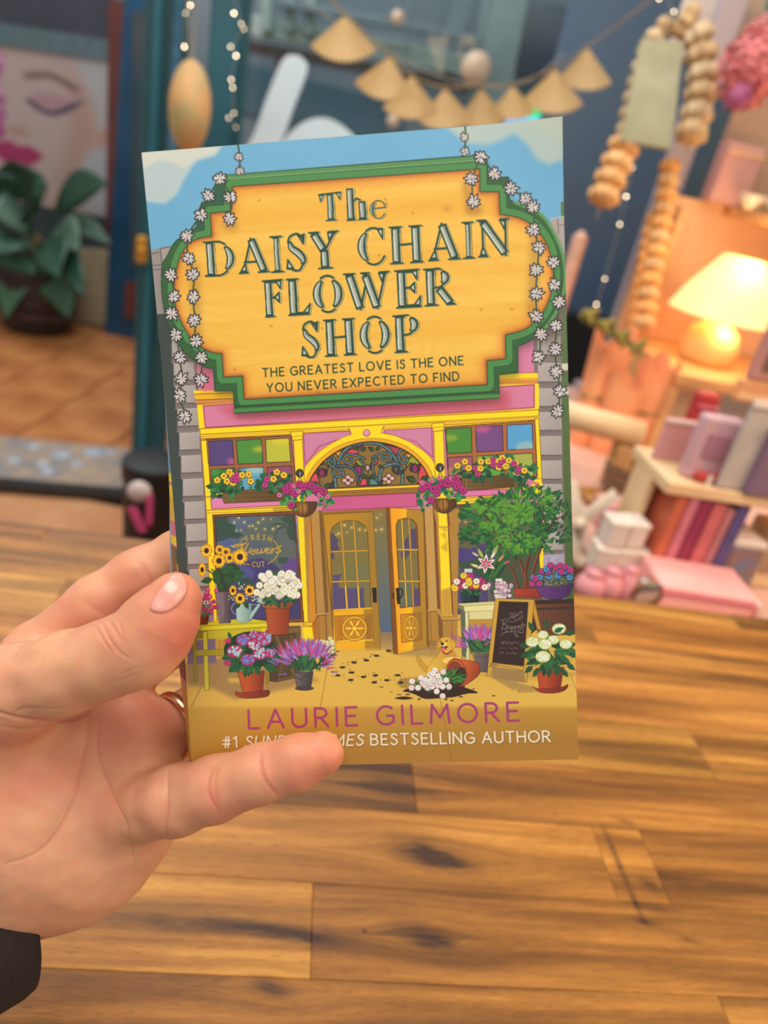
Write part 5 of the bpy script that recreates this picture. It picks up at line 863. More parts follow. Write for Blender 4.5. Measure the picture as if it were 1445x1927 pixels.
    sans(c, '#1 SUNDAY TIMES BESTSELLING AUTHOR', (420, 1408), (1036, 1397), 20, 5, (120, 86, 40), .3, it=(3, 15), al=.5, soft=1); sans(c, '#1 SUNDAY TIMES BESTSELLING AUTHOR', (419, 1407), (1035, 1395.5), 20, 3.3, (236, 226, 206), .3, it=(3, 15))
    # print grain
    c.a += (np.random.default_rng(2).random((PH, PW, 1)).astype(np.float32)-.5)*.02
    np.clip(c.a, 0, 1, out=c.a)
# ---------------------------------------------------------------- arcade beyond the glass (blurred)
fd = 4.0
def Wy(px, py, Y):                                   # point of pixel ray on the plane y = Y
    r = W(px, py, 1)-EYE; return EYE+r*((Y-EYE[1])/r[1])
YW = fy+.05
def quadslab(name, px4, Y, m, th=.03, parent=None):  # upright slab with its front face through four pixels of the plane y = Y
    v = [Wy(x, y, Y) for x, y in px4]; n = len(v); b = MB().add(v+[p+(0, th, 0) for p in v], [tuple(range(n)), tuple(range(2*n-1, n-1, -1))]+[(k, k+n, (k+1) % n+n, (k+1) % n) for k in range(n)]); return b.build(name, m, parent)
# poster: printed face beside pink flowers
def poster_img():
    w, h = 360, 560; c = Canvas(w, h, np.eye(3)); c.k = 1; c.a[:] = rgb((196, 194, 196))
    c.poly([(0, 0), (250, 0), (300, 120), (330, 260), (300, 380), (230, 470), (190, 560), (0, 560)], (206, 182, 176), soft=3); c.poly([(250, 60), (300, 130), (330, 260), (280, 390), (200, 480), (240, 300)], (196, 150, 134), .7, soft=22)
    c.poly(spline([(330, 250), (350, 230), (345, 300), (330, 320)]), (216, 140, 110), .8, soft=6)
    c.stroke(spline([(120, 110), (190, 92), (265, 118)]), 20, (128, 96, 92), soft=6); c.ell(195, 178, 66, 30, (196, 150, 160), soft=8); c.stroke(spline([(125, 190), (190, 216), (262, 170)]), 15, (70, 58, 84), soft=4); c.stroke([(255, 175), (285, 150)], 8, (90, 78, 100), soft=4)
    c.ell(90, 300, 34, 18, (186, 146, 132), .7, soft=8); c.poly(spline([(20, 360), (60, 340), (90, 352), (125, 345), (160, 372), (110, 420), (60, 425), (20, 400)], 4, True), (186, 44, 104), soft=4); c.stroke(spline([(20, 378), (80, 384), (155, 374)]), 6, (140, 30, 80), soft=2)
    for k in range(70):
        r = random.Random(k); c.ell(-8+r.random()*46, 60+r.random()*270, 16+r.random()*16, 9+r.random()*10, [(206, 120, 180), (226, 168, 206), (178, 80, 150)][k % 3], .9, soft=2, rot=r.random()*180)
    c.poly([(150, 500), (260, 450), (300, 560), (120, 560)], (206, 178, 168), soft=8); c.poly([(290, 330), (360, 280), (360, 520), (250, 480)], (192, 196, 204), .9, soft=10)
    return c.a*.80+.035
def image_mat(name, arr, rough=.4, coat=0):
    h, w = arr.shape[:2]; im = bpy.data.images.new(name, w, h); px = np.ones((h, w, 4), np.float32); px[..., :3] = np.clip(arr, 0, 1)[::-1]; im.pixels.foreach_set(px.ravel()); im.update(); im.pack()
    m = bpy.data.materials.new(name); m.use_nodes = True; N = m.node_tree.nodes; L = m.node_tree.links; t = N.new('ShaderNodeTexImage'); t.image = im; t.interpolation = 'Cubic'; b_ = N['Principled BSDF']
    b_.inputs['Roughness'].default_value = rough; b_.inputs['Coat Weight'].default_value = coat; b_.inputs['Coat Roughness'].default_value = .35
    L.new(t.outputs[0], b_.inputs['Base Color'])
    n2 = N.new('ShaderNodeTexNoise'); n2.inputs['Scale'].default_value = 900; bp = N.new('ShaderNodeBump'); bp.inputs['Strength'].default_value = .04; bp.inputs['Distance'].default_value = .0004; L.new(n2.outputs[0], bp.inputs['Height']); L.new(bp.outputs[0], b_.inputs['Normal'])
    return m
def uvquad(o, uv):
    l = o.data.uv_layers.new(name='UVMap')
    for p in o.data.polygons:
        for li in p.loop_indices: l.data[li].uv = uv(o.data.vertices[o.data.loops[li].vertex_index].co)
bx0 = Wy(100, 300, YW)
ps = thing('poster', 'large beauty poster of a face with closed eye and pink lips', 'poster', (bx0[0], YW, .5))
pts = [(-14, 78), (206, 112), (200, 408), (-14, 372)]
pp = quadslab('printed_sheet', pts, YW-.03, image_mat('poster_print', poster_img()), .02, ps)
c4 = [Wy(*p, YW-.03)-np.array(OFF[ps.name]) for p in pts]
xs = [min(c4[0][0], c4[3][0]), max(c4[1][0], c4[2][0])]; zs = [min(c4[2][2], c4[3][2]), max(c4[0][2], c4[1][2])]
uvquad(pp, lambda v: ((v[0]-xs[0])/(xs[1]-xs[0]), (v[2]-zs[0])/(zs[1]-zs[0])))
red = mat('brown_red_frame', (112, 54, 48), .5, (92, 44, 40), 4)
quadslab('frame_side', [(204, 0), (236, 0), (226, 520), (198, 520)], YW-.05, red, .06, ps)
quadslab('top_band', [(-20, 40), (212, 76), (208, 116), (-20, 82)], YW-.04, mat('grey_green_band', (90, 112, 118), .5), .03, ps)
quadslab('lower_band', [(-20, 372), (204, 412), (200, 470), (-20, 420)], YW-.035, mat('dark_green_band', (52, 66, 70), .5), .03, ps)
tag(struct_o := quadslab('fascia_panel', [(-30, -30), (212, -10), (212, 76), (-20, 40)], YW-.006, mat('dark_fascia_panel', (62, 66, 80), .5, (54, 56, 66), 3)), 'dark slate panel over the beauty poster', 'panel')
tag(quadslab('wall_plinth', [(120, 470), (204, 470), (198, 612), (118, 600)], YW-.06, mat('cream_plinth', (178, 164, 132), .6), .08), 'cream plinth under the poster behind the potted plant', 'plinth')
dp = thing('blue_door_panel', 'blue door beside the beauty poster with a brown push plate', 'door', (Wy(238, 500, YW)[0], YW-.1, 0))
quadslab('leaf', [(234, -10), (300, -10), (292, 640), (196, 628)][:4], YW-.1, mat('blue_door_paint', (22, 80, 116), .45, (14, 60, 88), 4), .05, dp)
quadslab('push_plate', [(236, 530), (254, 532), (252, 600), (234, 598)], YW-.13, mat('rusty_plate', (112, 56, 50), .5), .02, dp)
quadslab('recess', [(250, 20), (285, 20), (280, 500), (244, 500)], YW-.115, mat('door_recess', (40, 66, 76), .5, (70, 74, 80), 6), .012, dp)
# brass coloured knob plate seen at the book's left edge
t_ = bw; Pq = W(267, 470, 2.27)
MB().box(Pq, (.036, .02, .085), Xs, .008).build('plate', mat('brass', (206, 150, 50), .35, metal=.4), t_)['label'] = 'yellow brass lock plate'; MB().lathe([(.006, 0), (.011, .004), (.011, .016), (.004, .02)], Pq, 10, np.array([dr, [0, 0, 1], -nn])).build('knob', MATS['brass'], t_)
# plant in a dark pot
pot = floorpt(70, 620); pot[2] = 0; pl = thing('potted_plant', 'broad leaved plant in a dark ribbed pot below the beauty poster', 'plant', pot)
R0 = .21; MB().lathe([(R0*.7, 0), (R0*.85, .06), (R0*.98, .2), (R0*1.0, .3), (R0*1.05, .31), (R0*1.05, .34), (R0*.9, .34), (R0*.88, .29)], pot, 22).build('pot', mat('dark_brown_pot', (58, 44, 42), .5, (40, 34, 36), 6), pl)
for z in (.1, .17, .24): MB().lathe([(R0*.9, z), (R0*1.01, z+.01), (R0*.9, z+.025)], pot, 22, cap=False).build('rib', mat('brown_rib', (86, 54, 44), .5), pl)
MB().lathe([(.02, .0), (R0*.88, .0), (R0*.88, .02), (.02, .03)], pot+(0, 0, .28), 16).build('soil', mat('soil', (40, 30, 24), .9), pl)
lg = [mat('leaf_green_%s' % n, c, .45, c2, 8) for n, c, c2 in (('dark', (44, 84, 62), (34, 66, 50)), ('mid', (62, 104, 74), (50, 90, 64)), ('grey', (92, 118, 100), (74, 100, 84)))]
def leafmesh(p, tip, w, m, parent, name='leaf', droop=.12, nrm=(0, -1, .4)):
    p, tip = np.array(p, float), np.array(tip, float); d = tip-p; L = np.linalg.norm(d); n = np.array(nrm, float); s = np.cross(d, n); s /= np.linalg.norm(s)+1e-9; g = []
    for i in range(9):
        t = i/8; c = p+d*t+np.array([0, 0, math.sin(t*math.pi)*L*droop]); ww = w*math.sin(math.pi*min(.03+t*.97, 1)**.8)*.5
        g.append([c-s*ww, c-s*ww*.5+np.array([0, 0, -.004]), c+np.array([0, 0, -.012]), c+s*ww*.5+np.array([0, 0, -.004]), c+s*ww])
    return MB().sheet(g, .0025, nrm).build(name, m, parent, True)
rr = random.Random(3)
for k, (x, y, sx, sy, w, mi) in enumerate([(60, 520, 205, 345, .11, 0), (60, 520, 20, 300, .16, 0), (60, 520, -30, 330, .14, 0), (70, 520, 130, 600, .17, 1), (60, 530, 150, 470, .13, 2), (60, 520, 45, 400, .1, 1), (50, 520, -20, 480, .16, 0), (60, 530, 10, 600, .14, 1), (60, 520, 90, 350, .08, 1), (70, 520, 160, 560, .1, 0), (60, 500, -10, 400, .15, 2), (60, 520, 110, 520, .15, 0), (50, 540, -40, 560, .14, 0), (60, 520, 210, 460, .07, 2)]):
    top = pot+np.array([rr.uniform(-.05, .05), rr.uniform(-.05, .05), .3]); tip = Wy(sx, sy, pot[1]-.1-rr.random()*.3)
    mid = top+(tip-top)*.35+np.array([0, 0, .16]); MB().tube([top, (top+mid)/2+np.array([0, 0, .03]), mid], .007, 6).build('stem', lg[1], pl); leafmesh(mid, tip, w*1.5, lg[mi], pl)
# architecture seen through the window: balcony edge, posts, dark panes
FB = fy+.8
def bar(name, a, b, wpx, Y, m, label, cat, th=.05):
    A_p, B_p = Wy(*a, Y), Wy(*b, Y); d = B_p-A_p; L = np.linalg.norm(d); d /= L; n = np.array([0, 1., 0]); s = np.cross(d, n); w = wpx*(A_p[1]/F)*1.1
    return tag(MB().box((A_p+B_p)/2, (L, th, w), np.array([d, n, s]), .004).build(name, m), label, cat)
pale = mat('pale_green_paint', (166, 180, 172), .5, (150, 166, 160), 3); grey = mat('mid_grey_paint', (126, 138, 142), .5)
bar('balcony_rail', (440, 42), (905, 128), 26, FB-.5, pale, 'pale green balcony edge running across behind the bunting', 'rail')
bar('balcony_soffit', (450, 84), (905, 168), 15, FB-.40, mat('brown_soffit', (112, 98, 94), .6), 'brownish soffit strip directly under the pale green balcony edge', 'beam')
bar('upper_rail', (520, 4), (910, 78), 11, FB-.6, grey, 'thin grey upper rail above the balcony edge', 'rail')
for k, (a, b, w) in enumerate((((505, -10), (503, 60), 14), ((548, -10), (545, 60), 12), ((585, -10), (582, 66), 12))): bar('balustrade_post', a, b, w, FB-.55, pale, ['pale balustrade post nearest the bokeh light string', 'middle pale balustrade post above the balcony edge', 'pale balustrade post nearest the largest paper fan'][k], 'post')
bar('mauve_post', (529, 112), (526, 170), 18, FB-.40, mat('mauve_paint', (128, 110, 122), .6), 'mauve grey post under the balcony edge above the white window letter', 'post')
bar('pale_column', (955, -20), (905, 260), 60, FB-.4, mat('pale_column_paint', (150, 164, 162), .5, (128, 142, 140), 3), 'wide pale grey column behind the paper fan bunting', 'column', .2)
bar('dark_window', (1080, 20), (1040, 160), 150, FB-.35, mat('dark_blue_pane', (66, 74, 94), .25), 'dark blue window right of the pale column', 'window')
bar('grey_mullion', (880, -20), (835, 140), 26, FB-.42, grey, 'grey mullion left of the pale column', 'mullion')
_c = Wy(1150, 300, 3.2); tag(MB().box((_c[0], 3.2, 1.0), (.62, .1, 2.0)).build('dark_display', mat('navy_backdrop', (124, 124, 130), .5, (104, 122, 160), 1.2)), 'grey blue display backdrop right of the book', 'backdrop')
struct(quadslab('trim_3', [(400, 105), (760, 195), (760, 285), (400, 200)], FB+.05, mat('slate_band', (70, 104, 118), .5, (84, 100, 108), 2)))
cy = thing('exit_sign', 'glowing green and cyan sign panel behind the bunting above the book', 'sign', Wy(990, 220, FB)); 
quadslab('housing', [(925, 222), (1032, 200), (1030, 250), (920, 262)], FB+.02, mat('sign_housing', (60, 80, 90), .4), .05, cy)
quadslab('green_face', [(990, 195), (1018, 205), (1015, 224), (985, 222)], FB-.01, mat('green_glow', (20, 220, 120), .4, emit=(30, 240, 130), es=.9), .02, cy); quadslab('cyan_face', [(930, 226), (1028, 218), (1025, 248), (926, 256)], FB-.01, mat('cyan_glow', (120, 200, 250), .4, emit=(130, 200, 255), es=1.1), .02, cy)
for k, (x, y, r, lb) in enumerate(((895, 128, .07, 'round peach globe lamp left of the pale column'), (748, 33, .03, 'small pinkish globe above the balcony edge'), (740, 228, .03, 'small peach globe below the paper fans'))):
    gl = thing('globe_lamp', lb, 'lamp', Wy(x, y, FB-.8)); c_ = Wy(x, y, FB-.8)
    MB().lathe([(r*math.sin(t*math.pi/10)+1e-4, -r*math.cos(t*math.pi/10)) for t in range(11)], c_, 18).build('globe', mat('peach_globe', (232, 190, 160), .4, emit=(230, 180, 150), es=.25), gl, True); MB().tube([c_+(0, 0, r), c_+(0, 0, r+1.2)], .006).build('cord', grey, gl)
# white vinyl letters on the window glass
vw = mat('white_vinyl', (250, 242, 242), .5, (244, 232, 234), 3)
def vin(name, pts, wpx, label):
    pl_ = [W(x, y, 2.3) for x, y in pts]; g = []
    nrm = -nn; 
    Q = spline(pts, 8)
    for i, q_ in enumerate(Q):
        t = Q[min(i+1, len(Q)-1)]-Q[max(i-1, 0)]; t /= np.hypot(*t); n_ = np.array([-t[1], t[0]]); s_ = i/(len(Q)-1); ww = wpx/2*math.sqrt(max(1-(abs(2*s_-1))**9, .03))
        g.append([W(*(q_+n_*ww), 2.3), W(*q_, 2.3), W(*(q_-n_*ww), 2.3)])
    return tag(MB().sheet(g, .004, -(A3@np.array([0, 0, 1.]))).build(name, vw), label, 'lettering')
vin('window_letter', [(470, 330), (505, 255), (530, 185), (562, 105)], 54, 'tall slanted white letter stroke on the window glass')
vin('window_letter', [(530, 330), (560, 270), (605, 245), (650, 275), (670, 330)], 48, 'round white letter stroke on the glass behind the book top')
# paper fan bunting
tan = mat('tan_paper', (220, 198, 156), .8, (206, 182, 138), 8)
def fan(x, y, hpx, a0, a1, d, label):
    c = W(x, y, d); R_ = hpx*d/F; g = []; ex, ey = A3@[1, 0, 0], A3@[0, 1, 0]; ez = A3@[0, 0, 1.]; n = 26
    rows = []
    for t in (.04, .4, .75, 1):
        row = []
        for k in range(n+1):
            a = math.radians(a0+(a1-a0)*k/n); row.append(c+(ex*math.cos(a)+ey*math.sin(a))*R_*t+ez*((k % 2)-.5)*R_*.12*t)
        rows.append(row)
    o = thing('paper_fan', label, 'paper fan', c, 'tan paper fans strung as bunting'); MB().sheet(rows, .0012, -ez).build('pleated_paper', tan, o); MB().lathe([(.004, -.004), (.006, 0), (.004, .004)], c, 8).build('knot', mat('jute', (140, 116, 84), .8), o); return o
FN = [(650, 28, 88, 50, 137, 'largest paper fan, leftmost on the bunting'), (735, 105, 84, 62, 143, 'second paper fan from the left on the bunting'), (775, 140, 84, 55, 130, 'third paper fan from the left on the bunting'), (838, 165, 80, 50, 130, 'fourth paper fan from the left above the book'), (905, 165, 78, 52, 125, 'fifth paper fan, under the peach globe'), (965, 160, 66, 52, 130, 'sixth paper fan, left of the green sign glow'), (1045, 128, 86, 54, 135, 'seventh paper fan, right of the green sign glow'), (1106, 88, 82, 58, 133, 'rightmost paper fan on the bunting')]
for x, y, h_, a0, a1, lb in FN: fan(x, y, h_, a0, a1, 1.55+(.1 if x > 900 else 0), lb)
tag(MB().tube([W(x, y, 1.55+(.1 if x > 900 else 0)) for x, y in spline([(610, -20), (650, 28), (735, 105), (778, 145), (838, 165), (905, 160), (960, 160), (1045, 128), (1106, 88), (1225, 0)], 3)], .0022, 6).build('bunting_string', MATS['jute']), 'thin jute string carrying the paper fans', 'string')
tag(MB().tube([W(x, y, 1.9) for x, y in spline([(540, -20), (660, 60), (780, 125), (905, 165), (1000, 150), (1060, 100)], 3)], .002, 6).build('second_string', mat('pale_string', (150, 146, 138), .8)), 'second thin pale string sagging behind the paper fans', 'string')
# hanging oval wooden plaque
ov = thing('oval_plaque', 'oval wooden plaque with green and orange wash hanging by the teal post', 'plaque', W(356, 200, 1.5)); c_ = W(357, 203, 1.5); ex, ez = dr, np.array([0, 0, 1.])
MB().prism([(math.cos(t*math.pi/16)*.043, math.sin(t*math.pi/16)*.088) for t in range(32)], .012, c_, Xs).build('board', mat('washed_wood', (216, 160, 104), .6, (170, 160, 112), 14), ov, True)
MB().tube([c_+ez*.086, c_+ez*.25+dr*.004, c_+ez*.5], .002, 6).build('string', mat('pale_string', (150, 146, 138), .8), ov); MB().tube([c_+ez*.086-dr*.004, c_+ez*.25-dr*.02, c_+ez*.5-dr*.03], .002, 6).build('string', MATS['pale_string'], ov)
# fairy lights
def fairy(pts, d, label, e=15):
    o = thing('fairy_lights', label, 'fairy lights', W(*pts[0][:2], d)); MB().tube([W(p[0], p[1]+(-30 if i == 0 else 0), d+.01) for i, p in enumerate(pts)], .0011, 5).build('wire', mat('silver_wire', (120, 124, 120), .4), o)
    for x, y, s_ in pts:
        MB().lathe([(.0002, -.0017), (.0014, -.001), (.0016, 0), (.0012, .0012), (.0003, .002)], W(x, y, d), 8).build('bulb', mat('warm_bulb_%d' % int(s_*10), (255, 230, 190), .3, emit=(255, 226, 190), es=e*s_), o)
    return o
fairy([(440, 25, 1.6), (454, 45, .6), (459, 55, .4), (434, 88, .8), (444, 105, 1.6), (435, 150, .9), (438, 165, .8), (440, 213, .5), (430, 222, .5), (444, 240, .2)], 1.6, 'string of tiny bright lights hanging between oval plaque and white letter')
fairy([(358, 10, 1.5), (349, 25, .5), (347, 88, 1.6)], 1.6, 'string of tiny lights above the oval plaque')
fairy([(1240, -2, .8), (1268, 22, .7), (1190, 315, .9), (1178, 370, 1.1), (1166, 422, .8), (1138, 525, .6), (1122, 573, .8)], 1.45, 'string of tiny lights along the dark gap right of the book')
# white knob with pink straps by the door foot
kb = thing('ribbon_rosette', 'round white knob with two pink straps hanging at the dark post foot', 'rosette', W(262, 925, 1.345)); c_ = W(262, 925, 1.345)
MB().lathe([(.0005, -.008), (.018, -.006), (.0225, 0), (.018, .006), (.0005, .008)], c_, 20, np.array([dr, [0, 0, 1], nn])).build('knob', mat('white_knob', (214, 200, 200), .4, (190, 176, 176), 40), kb, True)
MB().box(W(281, 960, 1.35), (.013, .003, .066), yawX(.0)@np.eye(3), .001).build('strap', mat('pink_strap', (206, 74, 130), .6), kb); q_ = W(258, 978, 1.35); MB().box(q_, (.018, .003, .055), np.array([[.9, 0, .43], [0, 1, 0], [-.43, 0, .9]]), .001).build('strap', MATS['pink_strap'], kb)
bk = thing('black_bin', 'tall black bin at the foot of the teal post', 'bin', floorpt(285, 1120)); bb = W(287, 960, 1.45); bb[2] = 0; zt = rise(bb, 872)[2]
MB().lathe([(.052, 0), (.058, zt-.03), (.062, zt-.03), (.062, zt), (.05, zt), (.05, zt-.06)], bb, 20).build('body', mat('black_plastic', (20, 18, 18), .5, (28, 22, 22)), bk); bk['label'] = 'tall black bin at the foot of the teal post'
MB().lathe([(.03, zt-.012), (.062, zt-.01), (.06, zt+.006), (.02, zt+.01)], bb, 20).build('lid', mat('black_lid', (16, 16, 16), .5), bk)
# ---------------------------------------------------------------- wooden counter, every stave its own piece
ct = thing('wooden_counter', 'oiled acacia counter top of glued staves under the held book', 'counter', (0, 0, .9))
def knotmat():
    m = bpy.data.materials.new('acacia_wood'); m.use_nodes = True; N = m.node_tree.nodes; L = m.node_tree.links; b = N['Principled BSDF']
    tc = N.new('ShaderNodeTexCoord'); oi = N.new('ShaderNodeObjectInfo')
    def M(op, a, b_=None, c_=None, cl=False):
        n = N.new('ShaderNodeMath'); n.operation = op; n.use_clamp = cl
        for i, v in enumerate((a, b_, c_)):
            if v is None: continue
            if isinstance(v, (int, float)): n.inputs[i].default_value = v
            else: L.new(v, n.inputs[i])
        return n.outputs[0]
    rot = N.new('ShaderNodeMapping'); rot.inputs['Rotation'].default_value = (0, 0, -TH); L.new(tc.outputs['Object'], rot.inputs[0])
    sx = N.new('ShaderNodeSeparateXYZ'); L.new(rot.outputs[0], sx.inputs[0]); u, v = sx.outputs[0], sx.outputs[1]
    dark = None; push = None
    for ku, kv, ru, rv, st in KNOTS:
        du = M('DIVIDE', M('SUBTRACT', u, ku), ru); dv = M('DIVIDE', M('SUBTRACT', v, kv), rv)
        du = M('ADD', du, M('MULTIPLY', dv, .5)); d2 = M('ADD', M('MULTIPLY', du, du), M('MULTIPLY', dv, dv))
        g = M('POWER', 2.718, M('MULTIPLY', d2, -1.0)); g2 = M('MULTIPLY', M('POWER', 2.718, M('MULTIPLY', d2, -.16)), M('MULTIPLY', M('SIGN', dv), rv*1.2))
        g = M('MULTIPLY', g, st); dark = g if dark is None else M('ADD', dark, g)
        if rv >= .0045 and .007 < ru < .03: push = g2 if push is None else M('ADD', push, g2)
    v2 = M('SUBTRACT', v, push)
    rnd = M('MULTIPLY', oi.outputs['Random'], 7.3)
    def noise(su, sv, det=4, extra=0, rough=.5):
        cb = N.new('ShaderNodeCombineXYZ'); L.new(M('MULTIPLY', u, su), cb.inputs[0]); L.new(M('MULTIPLY', v2, sv), cb.inputs[1]); L.new(M('ADD', rnd, extra), cb.inputs[2])
        n = N.new('ShaderNodeTexNoise'); n.inputs['Scale'].default_value = 1; n.inputs['Detail'].default_value = det; n.inputs['Roughness'].default_value = rough; L.new(cb.outputs[0], n.inputs['Vector']); return n.outputs[0]
    big = noise(2.6, 46, 3); mid = noise(9, 170, 4, 3.1); fine = noise(90, 1500, 3, 5.7, .6); pore = noise(160, 1400, 2, 9.2)
    br = M('ADD', M('MULTIPLY', M('SUBTRACT', big, .5), 1.25), M('ADD', M('MULTIPLY', M('SUBTRACT', mid, .5), .6), M('MULTIPLY', M('SUBTRACT', fine, .5), .34)))
    po = M('MULTIPLY', M('SUBTRACT', .41, pore, cl=True), 6, cl=True)
    t = M('ADD', M('ADD', .5, M('MULTIPLY', br, 1.15)), 0, cl=True)
    cr = N.new('ShaderNodeValToRGB'); e = cr.color_ramp.elements; e[0].position = .12; e[0].color = (*lin((76, 48, 20)), 1); e[1].position = .88; e[1].color = (*lin((202, 148, 72)), 1)
    x = e.new(.45); x.color = (*lin((134, 90, 38)), 1); x = e.new(.68); x.color = (*lin((170, 118, 52)), 1)
    tt = M('ADD', t, M('MULTIPLY', M('SUBTRACT', oi.outputs['Alpha'], .5), .9)); L.new(tt, cr.inputs[0])
    def mix(f, a, c2, bl='MIX'):
        n = N.new('ShaderNodeMix'); n.data_type = 'RGBA'; n.blend_type = bl
        for i, s_ in ((0, f), (6, a), (7, c2)):
            if isinstance(s_, tuple): n.inputs[i].default_value = (*s_, 1)
            elif isinstance(s_, (int, float)): n.inputs[i].default_value = s_
            else: L.new(s_, n.inputs[i])
        return n.outputs[2]
    c = mix(1.0, cr.outputs[0], oi.outputs['Color'], 'MULTIPLY'); c = mix(M('MULTIPLY', po, .55), c, lin((84, 50, 22))); 
    kn = noise(60, 300, 3, 1.2); c = mix(M('MULTIPLY', M('MULTIPLY', dark, M('MULTIPLY', kn, 1.7)), .92, cl=True), c, lin((66, 42, 26)))
    L.new(c, b.inputs['Base Color']); b.inputs['Roughness'].default_value = .42; b.inputs['Specular IOR Level'].default_value = .4
    bp = N.new('ShaderNodeBump'); bp.inputs['Strength'].default_value = .25; bp.inputs['Distance'].default_value = .0006; L.new(M('SUBTRACT', fine, M('MULTIPLY', po, .6)), bp.inputs['Height']); L.new(bp.outputs[0], b.inputs['Normal'])
    return m
def uv_(px, py): p = floorpt(px, py, .9)-EYE; return p@CE, p@CN
KNOTS = []
for px, py, ru, rv, st in ((812, 1610, .017, .0085, 1.2), (790, 1600, .04, .013, .3), (812, 1770, .03, .014, .3), (806, 1765, .012, .0065, 1.1), (845, 1625, .012, .003, .5), (510, 1858, .008, .0045, 1.0), (740, 1478, .02, .008, .8), (1150, 1590, .0022, .014, .8), (1170, 1640, .002, .011, .8), (1196, 1700, .002, .011, .8), (1222, 1665, .005, .004, .9), (1232, 1708, .013, .004, .8), (1215, 1735, .006, .003, .8), (1300, 1770, .006, .0025, .7), (1165, 1168, .03, .0035, .8), (686, 1752, .0012, .0012, 1.2), (1175, 1545, .006, .003, .7), (400, 1738, .06, .0055, 1.0), (560, 1762, .018, .004, 1.0), (1240, 1225, .03, .002, .5), (1340, 1240, .006, .012, .25), (505, 1510, .03, .004, .3)):
    a, b_ = uv_(px, py); KNOTS.append((a, b_, ru, rv, st))
wm = knotmat()
VE_ = .571; rows = [(.046+.05*k, .096+.05*k) for k in range(10)]+[(.546, VE_)]
fixed = {3: [.046, .62], 2: [-.21, .262, .8], 4: [-.07, .225, .258, .66], 5: [-.3, .11, .74], 6: [-.12, .34], 7: [-.34, .05, .55], 8: [-.16, .2, .5], 9: [-.05, .3, .62], 10: [-.2, .15, .47]}
tint = {(3, 0): ((1.08, 1.04, .92), .74), (3, 1): ((1.0, .93, .85), .5), (2, 1): ((.98, .92, .84), .42), (4, 1): ((1.02, .95, .85), .56), (4, 2): ((1.0, .92, .8), .5), (4, 3): ((1.02, .93, .84), .5), (5, 1): ((.78, .74, .72), .3), (5, 2): ((1, .92, .84), .52)}
rr = random.Random(12)
for r, (v0, v1) in enumerate(rows):
    cuts = [-.95]+fixed.get(r, [-.2+.13*(r % 3), .4])+[1.35]
    for k in range(len(cuts)-1):
        u0, u1 = cuts[k], cuts[k+1]; bb = MB(); g = .00008
        c_ = EYE*(1, 1, 0)+CE*(u0+u1)/2+CN*(v0+v1)/2+np.array([0, 0, .9-.014+(rr.random()-.5)*.00012])
        bb.box(c_, (u1-u0-2*g, v1-v0-2*g, .028), np.array([CE, CN, [0, 0, 1]]), .0003)
        o = bb.build('stave', wm, ct); col, al = tint.get((r, k), ((.93+.12*rr.random(), .89+.1*rr.random(), .84+.1*rr.random()), .34+.34*rr.random())); o.color = (*col, al)
# light lower strip inside the long left stave: a narrower glued strip of its own
carc = MB(); carc.box(CE*.2+CN*(VE_-.03)+np.array([0, 0, .62]), (2.3, .02, .5), np.array([CE, CN, [0, 0, 1]])); carc.build('front_panel', mat('counter_panel', (120, 82, 50), .6, (100, 66, 40), 5, stretch=(1, 1, 8)), ct)
for s_ in (-.93, 1.3): MB().box(CE*s_+CN*.3+np.array([0, 0, .436]), (.03, .5, .872), np.array([CE, CN, [0, 0, 1]])).build('side_panel', MATS['counter_panel'], ct)
# ---------------------------------------------------------------- display table right behind the counter
XD = np.array([CE, CN, [0, 0, 1.]])
def yx(deg): a = math.radians(deg); return np.array([CE*math.cos(a)+CN*math.sin(a), -CE*math.sin(a)+CN*math.cos(a), [0, 0, 1.]])
dt = thing('display_table', 'pale pink draped table behind the counter carrying boxes, books and gifts', 'table', (.75, 1.2, 0))
tc_ = np.array([.82, 1.22, 0]); MB().box(tc_+(0, 0, .825), (1.2, 1.0, .03), XD, .006).build('table_top', mat('pale_rose_board', (222, 178, 160), .6, (206, 160, 140), 5), dt)
MB().box(tc_+(0, 0, .405)-CN*.48, (1.16, .02, .81), XD).build('front_panel', mat('rose_panel', (206, 160, 140), .7), dt)
for a, b_ in ((-.56, -.44), (.56, -.44), (-.56, .46), (.56, .46)): MB().box(tc_+CE*a+CN*b_+np.array([0, 0, .405]), (.05, .05, .81), XD, .004).build('leg', MATS['pale_rose_board'], dt)
TZ = .84
def on(px, py, z=TZ):
    if z > 1.2: p = W(px, py, 1.36); p[2] = z; return p
    return floorpt(px, py, z)
def bx(name, label, cat, px, py, z, w, dp, h, m, yaw=0, parts=None, bev=.003, group=None):
    p = on(px, py, z); X = yx(yaw); o = thing(name, label, cat, p, group); c = p+X[1]*dp/2+np.array([0, 0, h/2+.0004]); MB().box(c, (w, dp, h), X, bev).build('body', m, o)
    for nm, (cx, cz, ww, hh), mm_ in parts or []: MB().box(p+X[0]*cx+np.array([0, 0, cz])-X[1]*.0012, (ww, .003, hh), X).build(nm, mm_, o)
    return o, p, X
pk = lambda n, c, c2=None: mat(n, c, .55, c2, 12)
PINK = pk('blush_card', (248, 182, 176), (240, 166, 162)); ROSE = pk('rose_card', (214, 118, 134)); WHT = pk('white_card', (226, 212, 200), (210, 190, 180)); CRM = pk('cream_card', (232, 202, 158), (220, 184, 140)); LAV = pk('mauve_card', (196, 150, 160), (206, 170, 176)); RED = pk('red_card', (190, 56, 52)); GLD = mat('gold_card', (170, 116, 50), .4, (150, 100, 40)); PEACH = pk('peach_paper', (246, 172, 122), (236, 150, 104))
